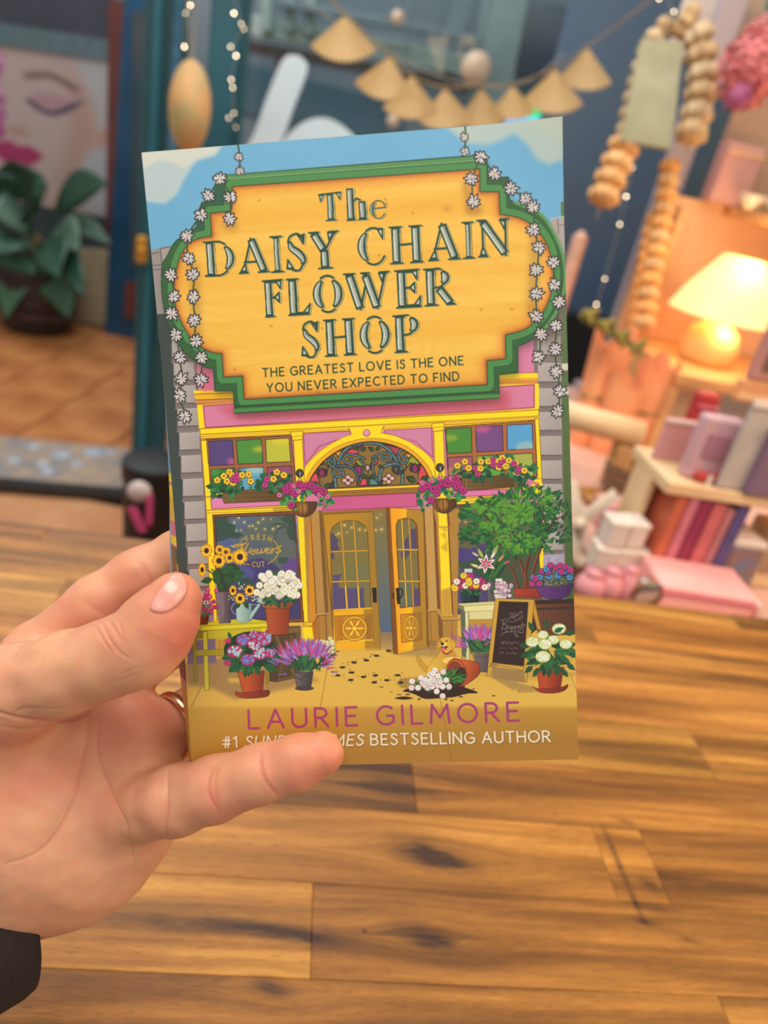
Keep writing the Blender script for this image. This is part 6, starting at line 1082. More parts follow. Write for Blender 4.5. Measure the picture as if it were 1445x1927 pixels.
bx('gift_box', 'long blush pink box lying flat just behind the counter edge', 'box', 1318, 1160, TZ, .12, .07, .034, PINK, -3, [('lid_edge', (0, .026, .12, .003), ROSE)])
bx('gift_box', 'small white and pink patterned box at the right end of the long blush box', 'box', 1400, 1165, TZ, .035, .05, .022, WHT, 6, [('pink_label', (0, .011, .02, .01), ROSE)])
for k, (x, y, w, h_, lb) in enumerate(((1102, 1122, .03, .035, 'left pink fabric pouch beside the book edge'), (1135, 1124, .028, .04, 'middle pink fabric pouch left of the shiny button'), (1166, 1128, .02, .045, 'right pink fabric pouch, next to the shiny button'))):
    p = on(x, y); o = thing('pouch', lb, 'pouch', p); MB().lathe([(w*.35, 0), (w*.56, h_*.2), (w*.58, h_*.5), (w*.4, h_*.8), (w*.28, h_*.88), (w*.42, h_)], p+(0, 0, .0003), 14).build('bag', pk('pouch_pink', (240, 168, 172), (226, 140, 150)), o, True); MB().lathe([(w*.3, h_*.84), (w*.34, h_*.87), (w*.3, h_*.9)], p, 14, cap=False).build('tie', ROSE, o)
p = on(1200, 1132); o = thing('round_tin', 'small shiny silver tin on its side between pink pouches and blush box', 'tin', p); MB().lathe([(.002, 0), (.017, 0), (.0185, .003), (.0185, .01), (.017, .013), (.002, .013)], p+(0, 0, .0188), 20, np.array([CE, [0, 0, 1], -CN])).build('tin', mat('tin_metal', (190, 176, 170), .25, metal=.8), o, True); MB().lathe([(.0187, .011), (.0193, .0125), (.0187, .014)], p+(0, 0, .0188), 20, np.array([CE, [0, 0, 1], -CN]), cap=False).build('rim', GLD, o)
for k, (x, y, z0) in enumerate(((1130, 1084, 0), (1162, 1086, 0), (1192, 1088, 0), (1140, 1082, .036), (1176, 1084, .036))):
    lb = ['left small white cube box in the bottom row', 'middle small white cube box in the bottom row', 'right small white cube box against the coloured books', 'left white cube box of the upper pair', 'right white cube box of the upper pair'][k]
    p = on(x, y); X = yx(-6+k*3); o = thing('white_box', lb, 'box', p+(0, 0, z0), 'small white cube boxes left of the books'); MB().box(p+X[1]*.02+np.array([0, 0, z0+.0178]), (.025, .03, .035), X, .002).build('body', WHT, o); MB().box(p+X[1]*.02+np.array([0, 0, z0+.032]), (.0262, .0312, .006), X, .001).build('lid', pk('ivory_card', (236, 224, 206)), o)
BKS = [(1258, (206, 104, 74), .018, .118, 'orange red'), (1276, (212, 122, 140), .016, .122, 'dusty pink'), (1296, (152, 48, 84), .02, .12, 'crimson'), (1318, (206, 108, 112), .022, .116, 'coral pink'), (1338, (190, 124, 128), .012, .112, 'pale rose'), (1356, (92, 78, 130), .02, .118, 'purple')]
bxo = 0.0
for x, c, w, h_, nm in BKS:
    w *= .78; p = on(1210, 1090)+CE*bxo; p = p+CE*w/2; bxo += w+.0022; X = yx(0); o = thing('book', nm+' book standing in the blurred row under the cream shelf', 'book', p, 'books standing under the cream shelf'); o['label'] = nm+' book standing in the row under the cream shelf'
    cm2 = mat('book_'+nm.replace(' ', '_'), c, .5); MB().box(p+X[1]*.05-X[0]*(w/2-.0008)+np.array([0, 0, h_/2]), (.0016, .1, h_), X).build('cover', cm2, o); MB().box(p+X[1]*.05+X[0]*(w/2-.0008)+np.array([0, 0, h_/2]), (.0016, .1, h_), X).build('cover', cm2, o); MB().box(p+X[1]*.001+np.array([0, 0, h_/2]), (w, .0016, h_), X).build('spine', cm2, o); MB().box(p+X[1]*.05+np.array([0, 0, h_/2]), (w-.002, .094, h_-.006), X).build('pages', paper_m := mat('book_pages', (220, 204, 180), .8), o)
bx('photo_box', 'box with a blue and brown picture and white rim right of the purple book', 'box', 1372, 1108, TZ, .05, .06, .07, WHT, 0, [('picture', (0, .036, .042, .052), mat('blue_brown_print', (110, 122, 156), .4, (146, 106, 84), 40))])
bx('photo_box', 'white framed box at the right picture edge behind the picture box', 'box', 1432, 1108, TZ, .04, .05, .085, CRM, 0, [('picture', (0, .05, .03, .05), mat('brown_print', (150, 106, 84), .4, (190, 160, 140), 40))])
SZ = TZ+.136; ps_ = on(1210, 1090)+CE*.08+CN*.002+np.array([0, 0, SZ-TZ])
sh = thing('cream_shelf', 'low cream shelf over the row of coloured books', 'shelf', ps_-(0, 0, SZ-TZ)); MB().box(ps_+CE*.02+CN*.05+np.array([0, 0, -.008]), (.24, .11, .016), XD, .002).build('board', CRM, sh); 
for s_ in (-.096, .136): MB().box(ps_+CE*s_+CN*.06+np.array([0, 0, (TZ-SZ)/2-.006]), (.008, .05, SZ-TZ-.012), XD).build('side', CRM, sh)
bx('gift_bag', 'mauve pink gift bag with a ring print left of the pale grey board', 'bag', 1318, 905, SZ, .048, .02, .078, LAV, -4, [('ring_print', (0, .045, .024, .028), pk('mauve_print', (176, 120, 140)))])
bx('greeting_card', 'pale grey board leaning at the right under the wood pegs', 'board', 1388, 925, SZ, .06, .006, .11, mat('pale_grey_board', (188, 178, 170), .6, (176, 166, 160)), 4, [('border', (0, .106, .06, .006), WHT)])
bx('purple_box', 'dull purple box cut by the right picture edge', 'box', 1434, 938, SZ, .045, .05, .085, pk('dull_purple', (132, 104, 128)), 0, [('band', (0, .08, .045, .006), LAV)])
bx('red_heart_box', 'small red box at the foot of the mauve gift bag', 'box', 1330, 912, SZ, .03, .016, .012, RED, 0, [('band', (0, .006, .006, .012), WHT)])
bx('greeting_card', 'pink card standing left of the mauve gift bag', 'card', 1262, 868, SZ, .056, .004, .055, pk('soft_pink', (222, 166, 164), (206, 146, 148)), 4, [('border', (0, .052, .056, .004), WHT)])
bx('red_heart_box', 'red block rising behind the pink card', 'box', 1292, 862, SZ, .028, .02, .085, RED, 4, [('band', (0, .07, .028, .004), ROSE)])
# basket, ribbon loops, coral things, paper roll
p = on(1172, 938); o = thing('wicker_basket', 'khaki woven basket behind the white ribbon loops', 'basket', p)
MB().lathe([(.03, 0), (.036, .02), (.042, .055), (.044, .06), (.04, .06), (.034, .02), (.02, .006)], p, 20).build('body', mat('khaki_weave', (178, 138, 84), .8, (140, 104, 62), 90, .6, 300), o)
for z in (.014, .03, .046): MB().lathe([(.0335+z*.15, z), (.0375+z*.15, z+.004), (.0335+z*.15, z+.008)], p, 20, cap=False).build('weave_band', mat('dark_weave', (116, 88, 80), .8), o)
bx('gold_tray', 'bronze coloured low tray beneath coral eggs', 'tray', 1140, 955, TZ, .07, .04, .014, GLD, 8, [('rim', (0, .013, .07, .003), CRM)])
for k, (x, y) in enumerate(((1165, 935), (1186, 938), (1206, 941))):
    p = on(x, y)+np.array([0, 0, .0]); q_ = p+(0, 0, .021+0); o = thing('egg', ['left coral egg on the bronze tray', 'middle coral egg by the basket', 'right coral egg nearest the orange red book'][k], 'egg', p); MB().lathe([(.001, 0), (.008, .003), (.0115, .011), (.0095, .02), (.004, .027), (.0005, .029)], p, 14).build('shell', mat('coral_shell', (248, 156, 130), .4, (240, 136, 112), 30), o, True); MB().lathe([(.0112, .008), (.0121, .011), (.0115, .014)], p, 14, cap=False).build('painted_band', CRM, o)
o = thing('ribbon_bow', 'white ribbon with two long loops crossing beside the book edge', 'ribbon', on(1100, 1060)); rw = mat('white_ribbon', (240, 218, 192), .6)
def ribbon3(pts, wd, d, name, par, m):
    Q = spline(pts, 6); g = []
    for i, q_ in enumerate(Q):
        t = Q[min(i+1, len(Q)-1)]-Q[max(i-1, 0)]; t /= np.hypot(*t)+1e-9; n_ = np.array([-t[1], t[0]])*wd/2; g.append([W(*(q_+n_), d+.004*math.sin(i*.3)), W(*q_, d+.008), W(*(q_-n_), d+.004*math.cos(i*.3))])
    return MB().sheet(g, .001, -(A3@np.array([0, 0, 1.]))).build(name, m, par, True)
ribbon3([(1085, 1000), (1100, 975), (1130, 950), (1160, 928)], 22, .92, 'loop', o, rw); ribbon3([(1074, 905), (1082, 940), (1090, 985), (1082, 1040), (1100, 1062)], 22, .93, 'tail', o, rw); MB().lathe([(.001, -.009), (.008, -.005), (.01, 0), (.008, .005), (.001, .009)], W(1092, 985, .925), 12).build('knot', rw, o, True)
bx('green_trinket', 'small grey green block behind the ribbon loops', 'block', 1136, 1040, TZ, .024, .02, .05, mat('grey_green_block', (106, 124, 98), .6, (130, 112, 92)), 0, [('band', (0, .04, .024, .004), GLD)])
bx('gift_box', 'dusty pink box lying between basket and white cube boxes', 'box', 1180, 1010, TZ, .085, .05, .04, pk('dusty_pink', (222, 158, 150), (206, 140, 134)), 2, [('lid_edge', (0, .032, .085, .003), PINK)])
p0_, p1_ = W(1040, 772, 1.1), W(1206, 818, 1.1); ax_ = (p1_-p0_)/np.linalg.norm(p1_-p0_); o = thing('paper_roll', 'cream paper roll lying across wooden blocks right of the book', 'paper roll', (p0_+p1_)/2)
MB().tube([p0_, p1_], .0205, 20).build('roll', CRM, o, True); MB().tube([p1_-ax_*.001, p1_+ax_*.0015], .008, 12).build('core', mat('roll_core', (180, 150, 110), .8), o)
for k, s_ in enumerate((.12, .88)):
    q_ = p0_+(p1_-p0_)*s_; zz = q_[2]-.0207; tag(MB().box((q_[0], q_[1], (TZ+zz)/2+.0002), (.03, .03, zz-TZ-.0004), XD, .002).build('wooden_block', mat('pale_wood', (206, 160, 108), .6, (190, 142, 92), 6, stretch=(1, 1, 5))), ['wooden block under the left end of the cream roll', 'wooden block under the right end of the cream roll'][k], 'block')
# middle shelf with lamp and boxes
MZ = 1.0; pm = on(1320, 700, MZ); hz = thing('shelf_unit', 'warm wooden display hutch with two shelves around the lit lamp', 'shelf unit', (pm[0], pm[1]+.1, TZ))
wood = mat('warm_wood', (222, 172, 112), .5, (206, 150, 90), 5, stretch=(1, 1, 4)); hc = pm+CE*.18+CN*.1; UZ = W(1370, 388, 1.36)[2]
MB().box(hc+np.array([0, 0, -.009]), (.50, .3, .018), XD, .002).build('shelf', wood, hz)
MB().box(np.array([hc[0], hc[1], UZ-.009])+CN*.05+CE*.06, (.36, .2, .018), XD, .002).build('shelf', wood, hz)
MB().box(np.array([hc[0], hc[1], (MZ+UZ)/2])+CN*.158+CE*.0, (.5, .012, UZ-MZ), XD).build('back_panel', mat('peach_back_panel', (224, 178, 134), .6, (212, 164, 120), 3), hz)
for s_ in (-.24, .24): MB().box(hc+CE*s_+np.array([0, 0, (TZ-MZ)/2-.009]), (.02, .28, MZ-TZ-.018), XD).build('side', wood, hz)
for s_ in (-.22, .23): MB().box(np.array([hc[0], hc[1], (MZ+UZ)/2-.009])+CE*s_+CN*.12, (.014, .03, UZ-MZ-.018), XD).build('side', wood, hz)
MB().box(np.array([hc[0], hc[1], UZ+.17])+CN*.158+CE*.04, (.42, .012, .34), XD).build('upper_panel', mat('taupe_panel', (166, 136, 112), .7, (150, 122, 100), 5), hz)
pl_ = on(1322, 682, MZ)
lamp = thing('table_lamp', 'lit table lamp with round cream base and glowing shade', 'lamp', pl_); zt = rise(pl_, 602)[2]-MZ; zs0, zs1 = zt+.008, rise(pl_, 486)[2]-MZ; Rs = .088
MB().lathe([(.034, 0), (.046, .006), (.053, zt*.4), (.046, zt*.75), (.02, zt*.97), (.008, zt)], pl_, 26).build('base', mat('cream_ceramic', (230, 200, 140), .3, (220, 190, 126)), lamp, True)
MB().lathe([(.006, zt), (.006, zs0+.03)], pl_, 10).build('stem', GLD, lamp)
shm = bpy.data.materials.new('glowing_shade'); shm.use_nodes = True; N = shm.node_tree.nodes; N['Principled BSDF'].inputs['Base Color'].default_value = (*lin((250, 214, 150)), 1); N['Principled BSDF'].inputs['Emission Color'].default_value = (1, .52, .17, 1); N['Principled BSDF'].inputs['Emission Strength'].default_value = .95
MB().lathe([(Rs*1.12, zs0), (Rs*.9, zs0+(zs1-zs0)*.4), (Rs*.42, zs1), (Rs*.4, zs1), (Rs*.88, zs0+(zs1-zs0)*.4), (Rs*1.1, zs0)], pl_, 30, cap=False).build('shade', shm, lamp, True)
MB().lathe([(.001, zs0+.024), (.009, zs0+.028), (.013, zs0+.04), (.009, zs0+.052), (.001, zs0+.058)], pl_, 14).build('bulb', mat('lamp_bulb', (255, 240, 200), .3, emit=(255, 226, 150), es=8), lamp, True)
pt = bpy.data.lights.new('lamp_glow', 'POINT'); pt.energy = .9; pt.color = (1, .68, .36); pt.shadow_soft_size = .03; po = bpy.data.objects.new('lamp_glow', pt); COL.objects.link(po); po.location = tuple(pl_+(0, 0, zs1+.03)-CN*.05)
pt = bpy.data.lights.new('lamp_glow', 'POINT'); pt.energy = .45; pt.color = (1, .68, .36); pt.shadow_soft_size = .02; po = bpy.data.objects.new('lamp_glow', pt); COL.objects.link(po); po.location = tuple(pl_+(0, 0, zs0-.005)-CN*.055)
bx('pale_box', 'large pale grey cardboard box under the lamp shelf', 'box', 1262, 838, TZ, .13, .1, .125, mat('pale_grey_card', (208, 186, 160), .7, (198, 174, 150), 5), 0, [('tape', (0, .118, .13, .012), CRM)])
for k, (x, y, w, h_, yw) in enumerate(((1092, 835, .075, .2, 10), (1132, 850, .07, .14, -14), (1182, 848, .07, .17, 8))):
    p = on(x, y); o = thing('paper_bag', ['tall peach tissue bag touching the book edge', 'short peach tissue bag in the middle of the three', 'peach tissue bag left of the pale grey box'][k], 'bag', p); X = yx(yw); g = []
    for i in range(13):
        row = []
        for j in range(29):
            a = 2*math.pi*j/28; r_ = w*.5*(.72+.35*i/12)*(1+.10*math.sin(5*a+k)*i/12); row.append(p+X[0]*r_*math.cos(a)+X[1]*r_*.6*math.sin(a)+np.array([0, 0, .0005+h_*i/12*(1+.1*math.sin(3*a+k*2)*(i/12)**3)]))
        g.append(row)
    MB().sheet(g).build('tissue', PEACH, o, True); MB().lathe([(w*.42, h_*.45), (w*.45, h_*.47), (w*.42, h_*.49)], p, 18, np.array([X[0], X[1]*.64, [0, 0, 1]]), cap=False).build('band', mat('olive_string', (140, 126, 60), .7), o)
bx('phone_stand', 'mauve box with dark screen window on wooden pegs at the right edge', 'box', 1420, 760, MZ+.0, .075, .02, .035, mat('peg_wood', (224, 160, 108), .5), 8, [('front_lip', (0, .01, .075, .006), CRM)])
p = on(1420, 760, MZ)+np.array([0, 0, .0355]); X = yx(8); o = thing('framed_screen', 'mauve framed dark screen standing on the wooden peg stand', 'frame', p); MB().box(p+X[0]*.004+X[1]*.01+np.array([0, 0, .056]), (.066, .014, .112), X, .004).build('frame', pk('mauve_frame', (182, 132, 126)), o); MB().box(p+X[0]*.004+X[1]*.002+np.array([0, 0, .06]), (.032, .004, .084), X).build('screen', mat('dim_screen', (116, 92, 76), .3), o)
# upper shelf
bx('mauve_box', 'dusty mauve box on the upper shelf behind two white bowls', 'box', 1372, 372, UZ, .075, .04, .105, mat('dusty_mauve', (200, 150, 142), .6, (190, 140, 134)), 0, [('lid_edge', (0, .09, .075, .003), CRM)])
for k, x in enumerate((1384, 1424)):
    p = on(x, 384, UZ)-CN*.05; o = thing('white_bowl', ['left small white bowl on the upper shelf', 'right small white bowl on the upper shelf'][k], 'bowl', p); MB().lathe([(.008, 0), (.01, .004), (.021, .014), (.0235, .026), (.022, .026), (.019, .015), (.006, .005)], p, 18).build('bowl', mat('white_glaze', (226, 208, 180), .3), o, True); MB().lathe([(.0225, .0245), (.0242, .026), (.0225, .0275)], p, 18, cap=False).build('rim', WHT, o)
# pink blossom ball
def blossom(px, py, d, r, n_, m, par, sd):
    q_ = random.Random(sd); c = W(px, py, d); b = MB()
    for i in range(n_):
        v = np.array([q_.gauss(0, 1) for _ in range(3)]); v /= np.linalg.norm(v); a = np.cross(v, [.3, .5, .8]); a /= np.linalg.norm(a); e = np.cross(v, a); ce = c+v*r*(.85+.2*q_.random()); s_ = r*.2
        for t in range(4):
            th_ = t*math.pi/2+q_.random(); d1 = a*math.cos(th_)+e*math.sin(th_); d2 = -a*math.sin(th_)+e*math.cos(th_); b.add([ce, ce+d1*s_*.6+d2*s_*.4+v*s_*.3, ce+d1*s_+v*s_*.45, ce+d1*s_*.6-d2*s_*.4+v*s_*.3], [(0, 1, 2, 3)])
    o = b.build('petals', m, par); o['kind'] = 'stuff'
    k = MB().lathe([(r*.82*math.sin(t*math.pi/8)+1e-4, -r*.82*math.cos(t*math.pi/8)) for t in range(9)], c, 12).build('flower_core', m, par, True)
hy = thing('hydrangea', 'fluffy pink and mauve hydrangea hanging at the upper right corner', 'flowers', W(1410, 150, 1.3))
hp = mat('hydrangea_pink', (224, 138, 136), .7, (206, 112, 116), 60); blossom(1418, 130, 1.14, .052, 170, hp, hy, 1); blossom(1440, 90, 1.15, .042, 100, hp, hy, 2); blossom(1390, 184, 1.12, .021, 60, mat('hydrangea_mauve', (178, 96, 136), .7, (160, 80, 124), 60), hy, 3)
MB().tube([W(1425, 120, 1.14), W(1450, -20, 1.16), W(1470, -140, 1.18)], .004).build('stem', lg[0] if 'lg' in globals() else GLD, hy)
# leaning pale upright and hanging paper garlands
lp = thing('pale_post', 'pale lilac grey upright board beside the orange lit garlands', 'post', floorpt(1100, 900, TZ)); c_ = W(1242, 400, 1.45); MB().box((c_[0], c_[1], 1.33), (.05, .02, .98), XD, .002).build('board', mat('lilac_grey', (176, 164, 170), .6, (164, 152, 160), 3), lp); MB().box((c_[0], c_[1], TZ+.008), (.09, .09, .016), XD, .002).build('foot', MATS['lilac_grey'], lp)
lp['label'] = 'pale lilac grey upright board beside the orange lit garlands'; lp.location = (c_[0], c_[1], TZ); 
for ch in lp.children: ch.location = tuple(np.array(OFF[lp.name])-np.array([c_[0], c_[1], TZ]))
garl = mat('kraft_bead', (222, 176, 118), .7, (206, 154, 96), 20); gcr = mat('cream_bead', (208, 186, 150), .7, (178, 150, 112), 24)
def garland(pts, rpx, hpx, d, m, label, mat2=None):
    o = thing('paper_garland', label, 'garland', W(*pts[0], d)); Q = spline(pts, 10); L_ = np.r_[0, np.cumsum(np.linalg.norm(np.diff(Q, axis=0), axis=1))]; n_ = int(L_[-1]/hpx)
    for k in range(n_):
        t = (k+.5)*hpx; x, y = np.interp(t, L_, Q[:, 0]), np.interp(t, L_, Q[:, 1]); r = rpx*d/F; h_ = hpx*d/F*.94; prof = []
        a = np.interp(t+4, L_, Q[:, 0])-x, np.interp(t+4, L_, Q[:, 1])-y; ax_ = A3@np.array([a[0], a[1], 0.]); ax_ /= np.linalg.norm(ax_); e1_ = np.cross(ax_, [.1, 1, .2]); e1_ /= np.linalg.norm(e1_); e2_ = np.cross(ax_, e1_)
        b = MB().lathe([(r*.45, -h_/2), (r*.95, -h_*.3), (r, 0), (r*.95, h_*.3), (r*.45, h_/2)], W(x, y, d), 16, np.array([e1_, e2_, ax_]))
        v = np.array(b.v); c0 = W(x, y, d)
        for i in range(len(v)):
            if i % 2: v[i] = c0+(v[i]-c0)*(.86 if abs((v[i]-c0)@ax_) < h_*.4 else 1)
        b.v = [tuple(p) for p in v]; b.build('paper_bead', m if not mat2 or k % 2 else mat2, o, False)
    MB().tube([W(*p, d) for p in Q[::3]]+[W(*Q[-1], d)], .0012, 5).build('string', MATS['jute'], o); return o
MATS.get('jute') or mat('jute', (140, 116, 84), .8)
garland([(1275, 30), (1310, 60), (1322, 140), (1310, 220), (1288, 290)], 31, 37, 1.22, gcr, 'wide cream ruffled paper garland right of the sage tag', mat('tan_bead', (200, 168, 122), .7))
garland([(1262, 40), (1222, 85), (1195, 170), (1172, 270)], 18, 30, 1.24, gcr, 'narrow cream paper garland left of the sage tag', MATS['tan_bead'])
garland([(1180, 262), (1160, 310), (1140, 360), (1122, 412)], 31, 33, 1.23, garl, 'wide orange lit bead garland hanging under the sage tag')
garland([(1262, 300), (1252, 380), (1238, 460), (1222, 540), (1208, 640)], 20, 27, 1.3, garl, 'long narrow orange lit bead garland in front of the peach panel', mat('orange_bead', (240, 172, 96), .7))
garland([(1228, 400), (1212, 480), (1198, 560), (1188, 640)], 11, 24, 1.42, MATS['orange_bead'], 'thin orange bead garland hanging left of the long narrow one')
sg = thing('sage_tag', 'large sage green fabric tag hanging between the cream garlands', 'tag', W(1228, 165, 1.2)); v4 = [W(1208, 72, 1.2), W(1288, 78, 1.2), W(1262, 278, 1.2), W(1168, 262, 1.2)]
g = [[v4[0]*(1-s_)*(1-t)+v4[1]*s_*(1-t)+v4[2]*s_*t+v4[3]*(1-s_)*t+A3@np.array([0, 0, .003*math.sin(7*t)]) for s_ in np.linspace(0, 1, 7)] for t in np.linspace(0, 1, 12)]
MB().sheet(g, .008, -(A3@np.array([0, 0, 1.]))).build('fabric', mat('sage_cloth', (156, 154, 124), .8, (144, 142, 112), 20, .3, 400), sg); MB().tube([v4[0]*.5+v4[1]*.5, W(1262, 20, 1.22)], .0015, 6).build('loop', MATS['jute'], sg)
# walls and warm strips at the far right
tag(MB().box(np.array([.74, 2.2, 1.3]), (1.25, .05, 2.6), yx(-3)).build('taupe_partition', mat('taupe_partition', (196, 168, 150), .7, (182, 152, 132), 2)), 'taupe partition wall behind the display hutch', 'partition')
bpy.data.objects['taupe_partition'].location.x = W(1300, 400, 2.2)[0]+.66
c_ = W(1312, 50, 1.45); tag(MB().box(c_, (.09, .015, .12), XD, .004).build('white_card', WHT), 'pale card at the top right behind the cream garland', 'card')
c_ = W(1400, 30, 1.36); tag(MB().box(c_, (.1, .015, .12), XD, .004).build('peach_card', mat('pale_peach', (216, 186, 164), .6)), 'pale peach card at the top right corner', 'card')
c_ = W(1358, 50, 1.3); tag(MB().lathe([(.001, -.003), (.014, -.002), (.016, 0), (.014, .002), (.001, .003)], c_, 16, np.array([CE, [0, 0, 1], -CN])).build('red_button', mat('brick_red', (176, 96, 74), .6), smooth=True), 'small brick red disc between the two pale cards', 'disc')
c_ = W(1076, 500, 1.5); tag(MB().box((c_[0], c_[1], (TZ+c_[2]+.07)/2), (.03, .03, c_[2]+.07-TZ), XD, .012).build('peach_post', mat('peach_post', (226, 180, 158), .7)), 'blurred peach upright right beside the book edge', 'post')
ribbon3([(1092, 590), (1130, 612), (1165, 632), (1205, 665)], 14, 1.15, 'branch', (br_ := thing('olive_branch', 'olive green sprig lying over the peach tissue bags', 'branch', W(1150, 620, 1.15))), mat('olive', (150, 136, 66), .7))
for k in range(7): p = W(1100+k*15, 596+k*10, 1.145); leafmesh(p, p+np.array([.02*(-1)**k, 0, .018]), .008, MATS['olive'], br_, 'leaf')
# ---------------------------------------------------------------- the book, posed by its four cover corners
BR = np.array([[0.9968301155816778, -0.05214349542900463, -0.06008973750869923], [-0.045889173519391986, -0.9938137506220659, 0.10113561602229755], [-0.06499157193918405, -0.09805755941765963, -0.9930562978089037]])
BT = np.array([-0.06503743015931686, 0.0868495012115239, 0.24062774150908997]); BW, BH, BD = .129, .200, .021
def bk(x, y, z=0): return EYE+A3@(BT+BR@np.array([x, y, z]))      # cover coordinates: x right, y up from the lower left corner, z towards the reader
Kc = np.array([[F, 0, CX], [0, F, CY], [0, 0, 1]]); Mi = np.array([[10000, 0, 0], [0, -10000, 2000], [0, 0, 1.]])@np.linalg.inv(Kc@np.c_[BR[:, 0], BR[:, 1], BT])
cov = draw_cover(Mi)
bo = thing('paperback_book', 'paperback held upright, cover painting of a yellow flower shop under a wooden sign', 'book', bk(.06, 0, -.01))
def curl(x, y):                                     # the upper right corner lifts slightly
    a = max(0, (x-.098)/.031)*max(0, (y-.165)/.035); return .0016*a*a
def shear(y): return -.0085*math.exp(-((y-.05)/.075)**2)-.0015     # the spine leans out where it is gripped
def bow(y): return .0010*math.sin(math.pi*min(max(y/.2, 0), 1))
n, m_ = 44, 68
def covpt(i, j, z=0): x, y = BW*i/n, BH*j/m_; x = x+bow(y)*(1-x/BW)**2; return bk(x, y, curl(x, y)+z)
g = [[covpt(i, j) for i in range(n+1)] for j in range(m_+1)]
cm_ = image_mat('cover_print', cov.a, .42, .25)
fc = MB().sheet(g, .0003, bk(0, 0, 1)-bk(0, 0, 0)).build('front_cover', cm_, bo, True)
l = fc.data.uv_layers.new(name='UVMap'); cnt = (n+1)*(m_+1)
inv = np.linalg.inv(BR)
for p in fc.data.polygons:
    p.use_smooth = False
    for li in p.loop_indices: k = fc.data.loops[li].vertex_index % cnt; l.data[li].uv = ((k % (n+1))/n, (k//(n+1))/m_)
def spine_img():
    w, h = 80, 800; c = Canvas(w, h, np.eye(3)); c.a[:] = rgb((96, 160, 205)); H_ = lambda y: h-y/200*h
    c.poly([(0, H_(99)), (w, H_(99)), (w, h), (0, h)], (214, 120, 160))
    for y, hh, col in ((97, 3, (250, 222, 22)), (92, 4, (250, 222, 22)), (76, 3, (250, 222, 22)), (84, 8, (230, 190, 60)), (70, 5, (60, 90, 50)), (62, 8, (196, 140, 40)), (52, 5, (206, 80, 140)), (44, 5, (250, 222, 22)), (30, 8, (120, 80, 50))): c.poly([(0, H_(y+hh)), (w, H_(y+hh)), (w, H_(y)), (0, H_(y))], col)
    c.poly([(0, H_(28)), (w, H_(28)), (w, h), (0, h)], (200, 150, 56))
    for k in range(16): c.stroke([(10, H_(75-k*1.1)), (60, H_(75.4-k*1.1))], 3, (40, 40, 40))
    return c.a
gs = []
for j in range(m_+1):
    y = BH*j/m_; row = []
    for k in range(9):
        t = k/8; x = bow(y)+shear(y)*t-.0012*math.sin(math.pi*t); row.append(bk(x, y, -BD*t-.0001))
    gs.append(row)
sp = MB().sheet(gs, .0003, bk(-1, 0, 0)-bk(0, 0, 0)).build('spine', image_mat('spine_print', spine_img(), .42, .2), bo, True)
l = sp.data.uv_layers.new(name='UVMap'); c9 = 9*(m_+1)
for p in sp.data.polygons:
    for li in p.loop_indices: k = sp.data.loops[li].vertex_index % c9; l.data[li].uv = ((k % 9)/8, (k//9)/m_)
gb = [[bk(BW*i/8+shear(BH*j/20)+.0, BH*j/20, -BD) for i in range(9)] for j in range(21)]
MB().sheet(gb, .0003, bk(0, 0, -1)-bk(0, 0, 0)).build('back_cover', mat('back_cover_card', (108, 174, 212), .45, (220, 170, 80), 6), bo)
paper = mat('page_paper', (226, 214, 190), .8, (206, 192, 166), 8, .3, 900, stretch=(1, 1, 1))
pv, pf = [], []
for j in range(21):
    y = .001+(BH-.002)*j/20
    for x, z in ((.001, -.0004), (BW-.0012, -.0004), (BW-.0012, -BD+.0004), (.001, -BD+.0004)): pv.append(bk(x+bow(y)*0+(shear(y)*(-z/BD)), y, z-.00012))
for j in range(20):
    for k in range(4): pf.append((j*4+k, j*4+(k+1) % 4, (j+1)*4+(k+1) % 4, (j+1)*4+k))
MB().add(pv, pf+[(3, 2, 1, 0), (80, 81, 82, 83)]).build('page_block', paper, bo)
# ---------------------------------------------------------------- the hand (distance field -> one continuous surface)
def C3(px, py, d): return np.array([(px-CX)/F*d, (py-CY)/F*d, d])          # camera-frame metres
def cone(P, a, b, ra, rb):
    d = b-a; t = np.clip(((P-a)@d)/(d@d), 0, 1)[..., None]; return np.linalg.norm(P-a-t*d, axis=-1)-(ra+(rb-ra)*t[..., 0])
def elli(P, c, r, R): q = (P-c)@R.T/r; k = np.linalg.norm(q, axis=-1); k2 = np.linalg.norm(q/r, axis=-1)+1e-9; return k*(k-1)/k2
def smin(a, b, k): h = np.maximum(k-np.abs(a-b), 0)/k; return np.minimum(a, b)-h*h*k*.25
mm = .001
def chain(pts): return [(C3(x, y, d), r*mm) for x, y, d, r in pts]
THUMB = chain([(-95, 1455, .262, 17), (30, 1300, .239, 15.2), (128, 1264, .2305, 12.6), (205, 1240, .2265, 11.6), (262, 1214, .2240, 11.2), (302, 1170, .2232, 10.6), (330, 1126, .2230, 8.2)])
INDEX = chain([(-20, 1330, .262, 12), (70, 1235, .262, 12.0), (185, 1143, .264, 11.4), (262, 1088, .266, 10.6), (350, 1042, .270, 10.0), (470, 1020, .274, 9.4), (560, 1010, .275, 8)])
MIDDLE = chain([(110, 1350, .266, 12), (220, 1276, .268, 11), (330, 1200, .2735, 10.2), (440, 1160, .2755, 9.6), (560, 1110, .276, 8.4)])
RING = chain([(160, 1400, .262, 13), (262, 1390, .262, 12.5), (335, 1362, .270, 10.6), (420, 1300, .278, 10), (520, 1260, .279, 8.6)])
PINKY = chain([(215, 1530, .256, 11.8), (330, 1506, .2405, 11.4), (405, 1485, .2345, 10.3), (492, 1456, .2290, 8.9), (560, 1434, .2275, 8.3), (606, 1418, .2275, 6.9)])
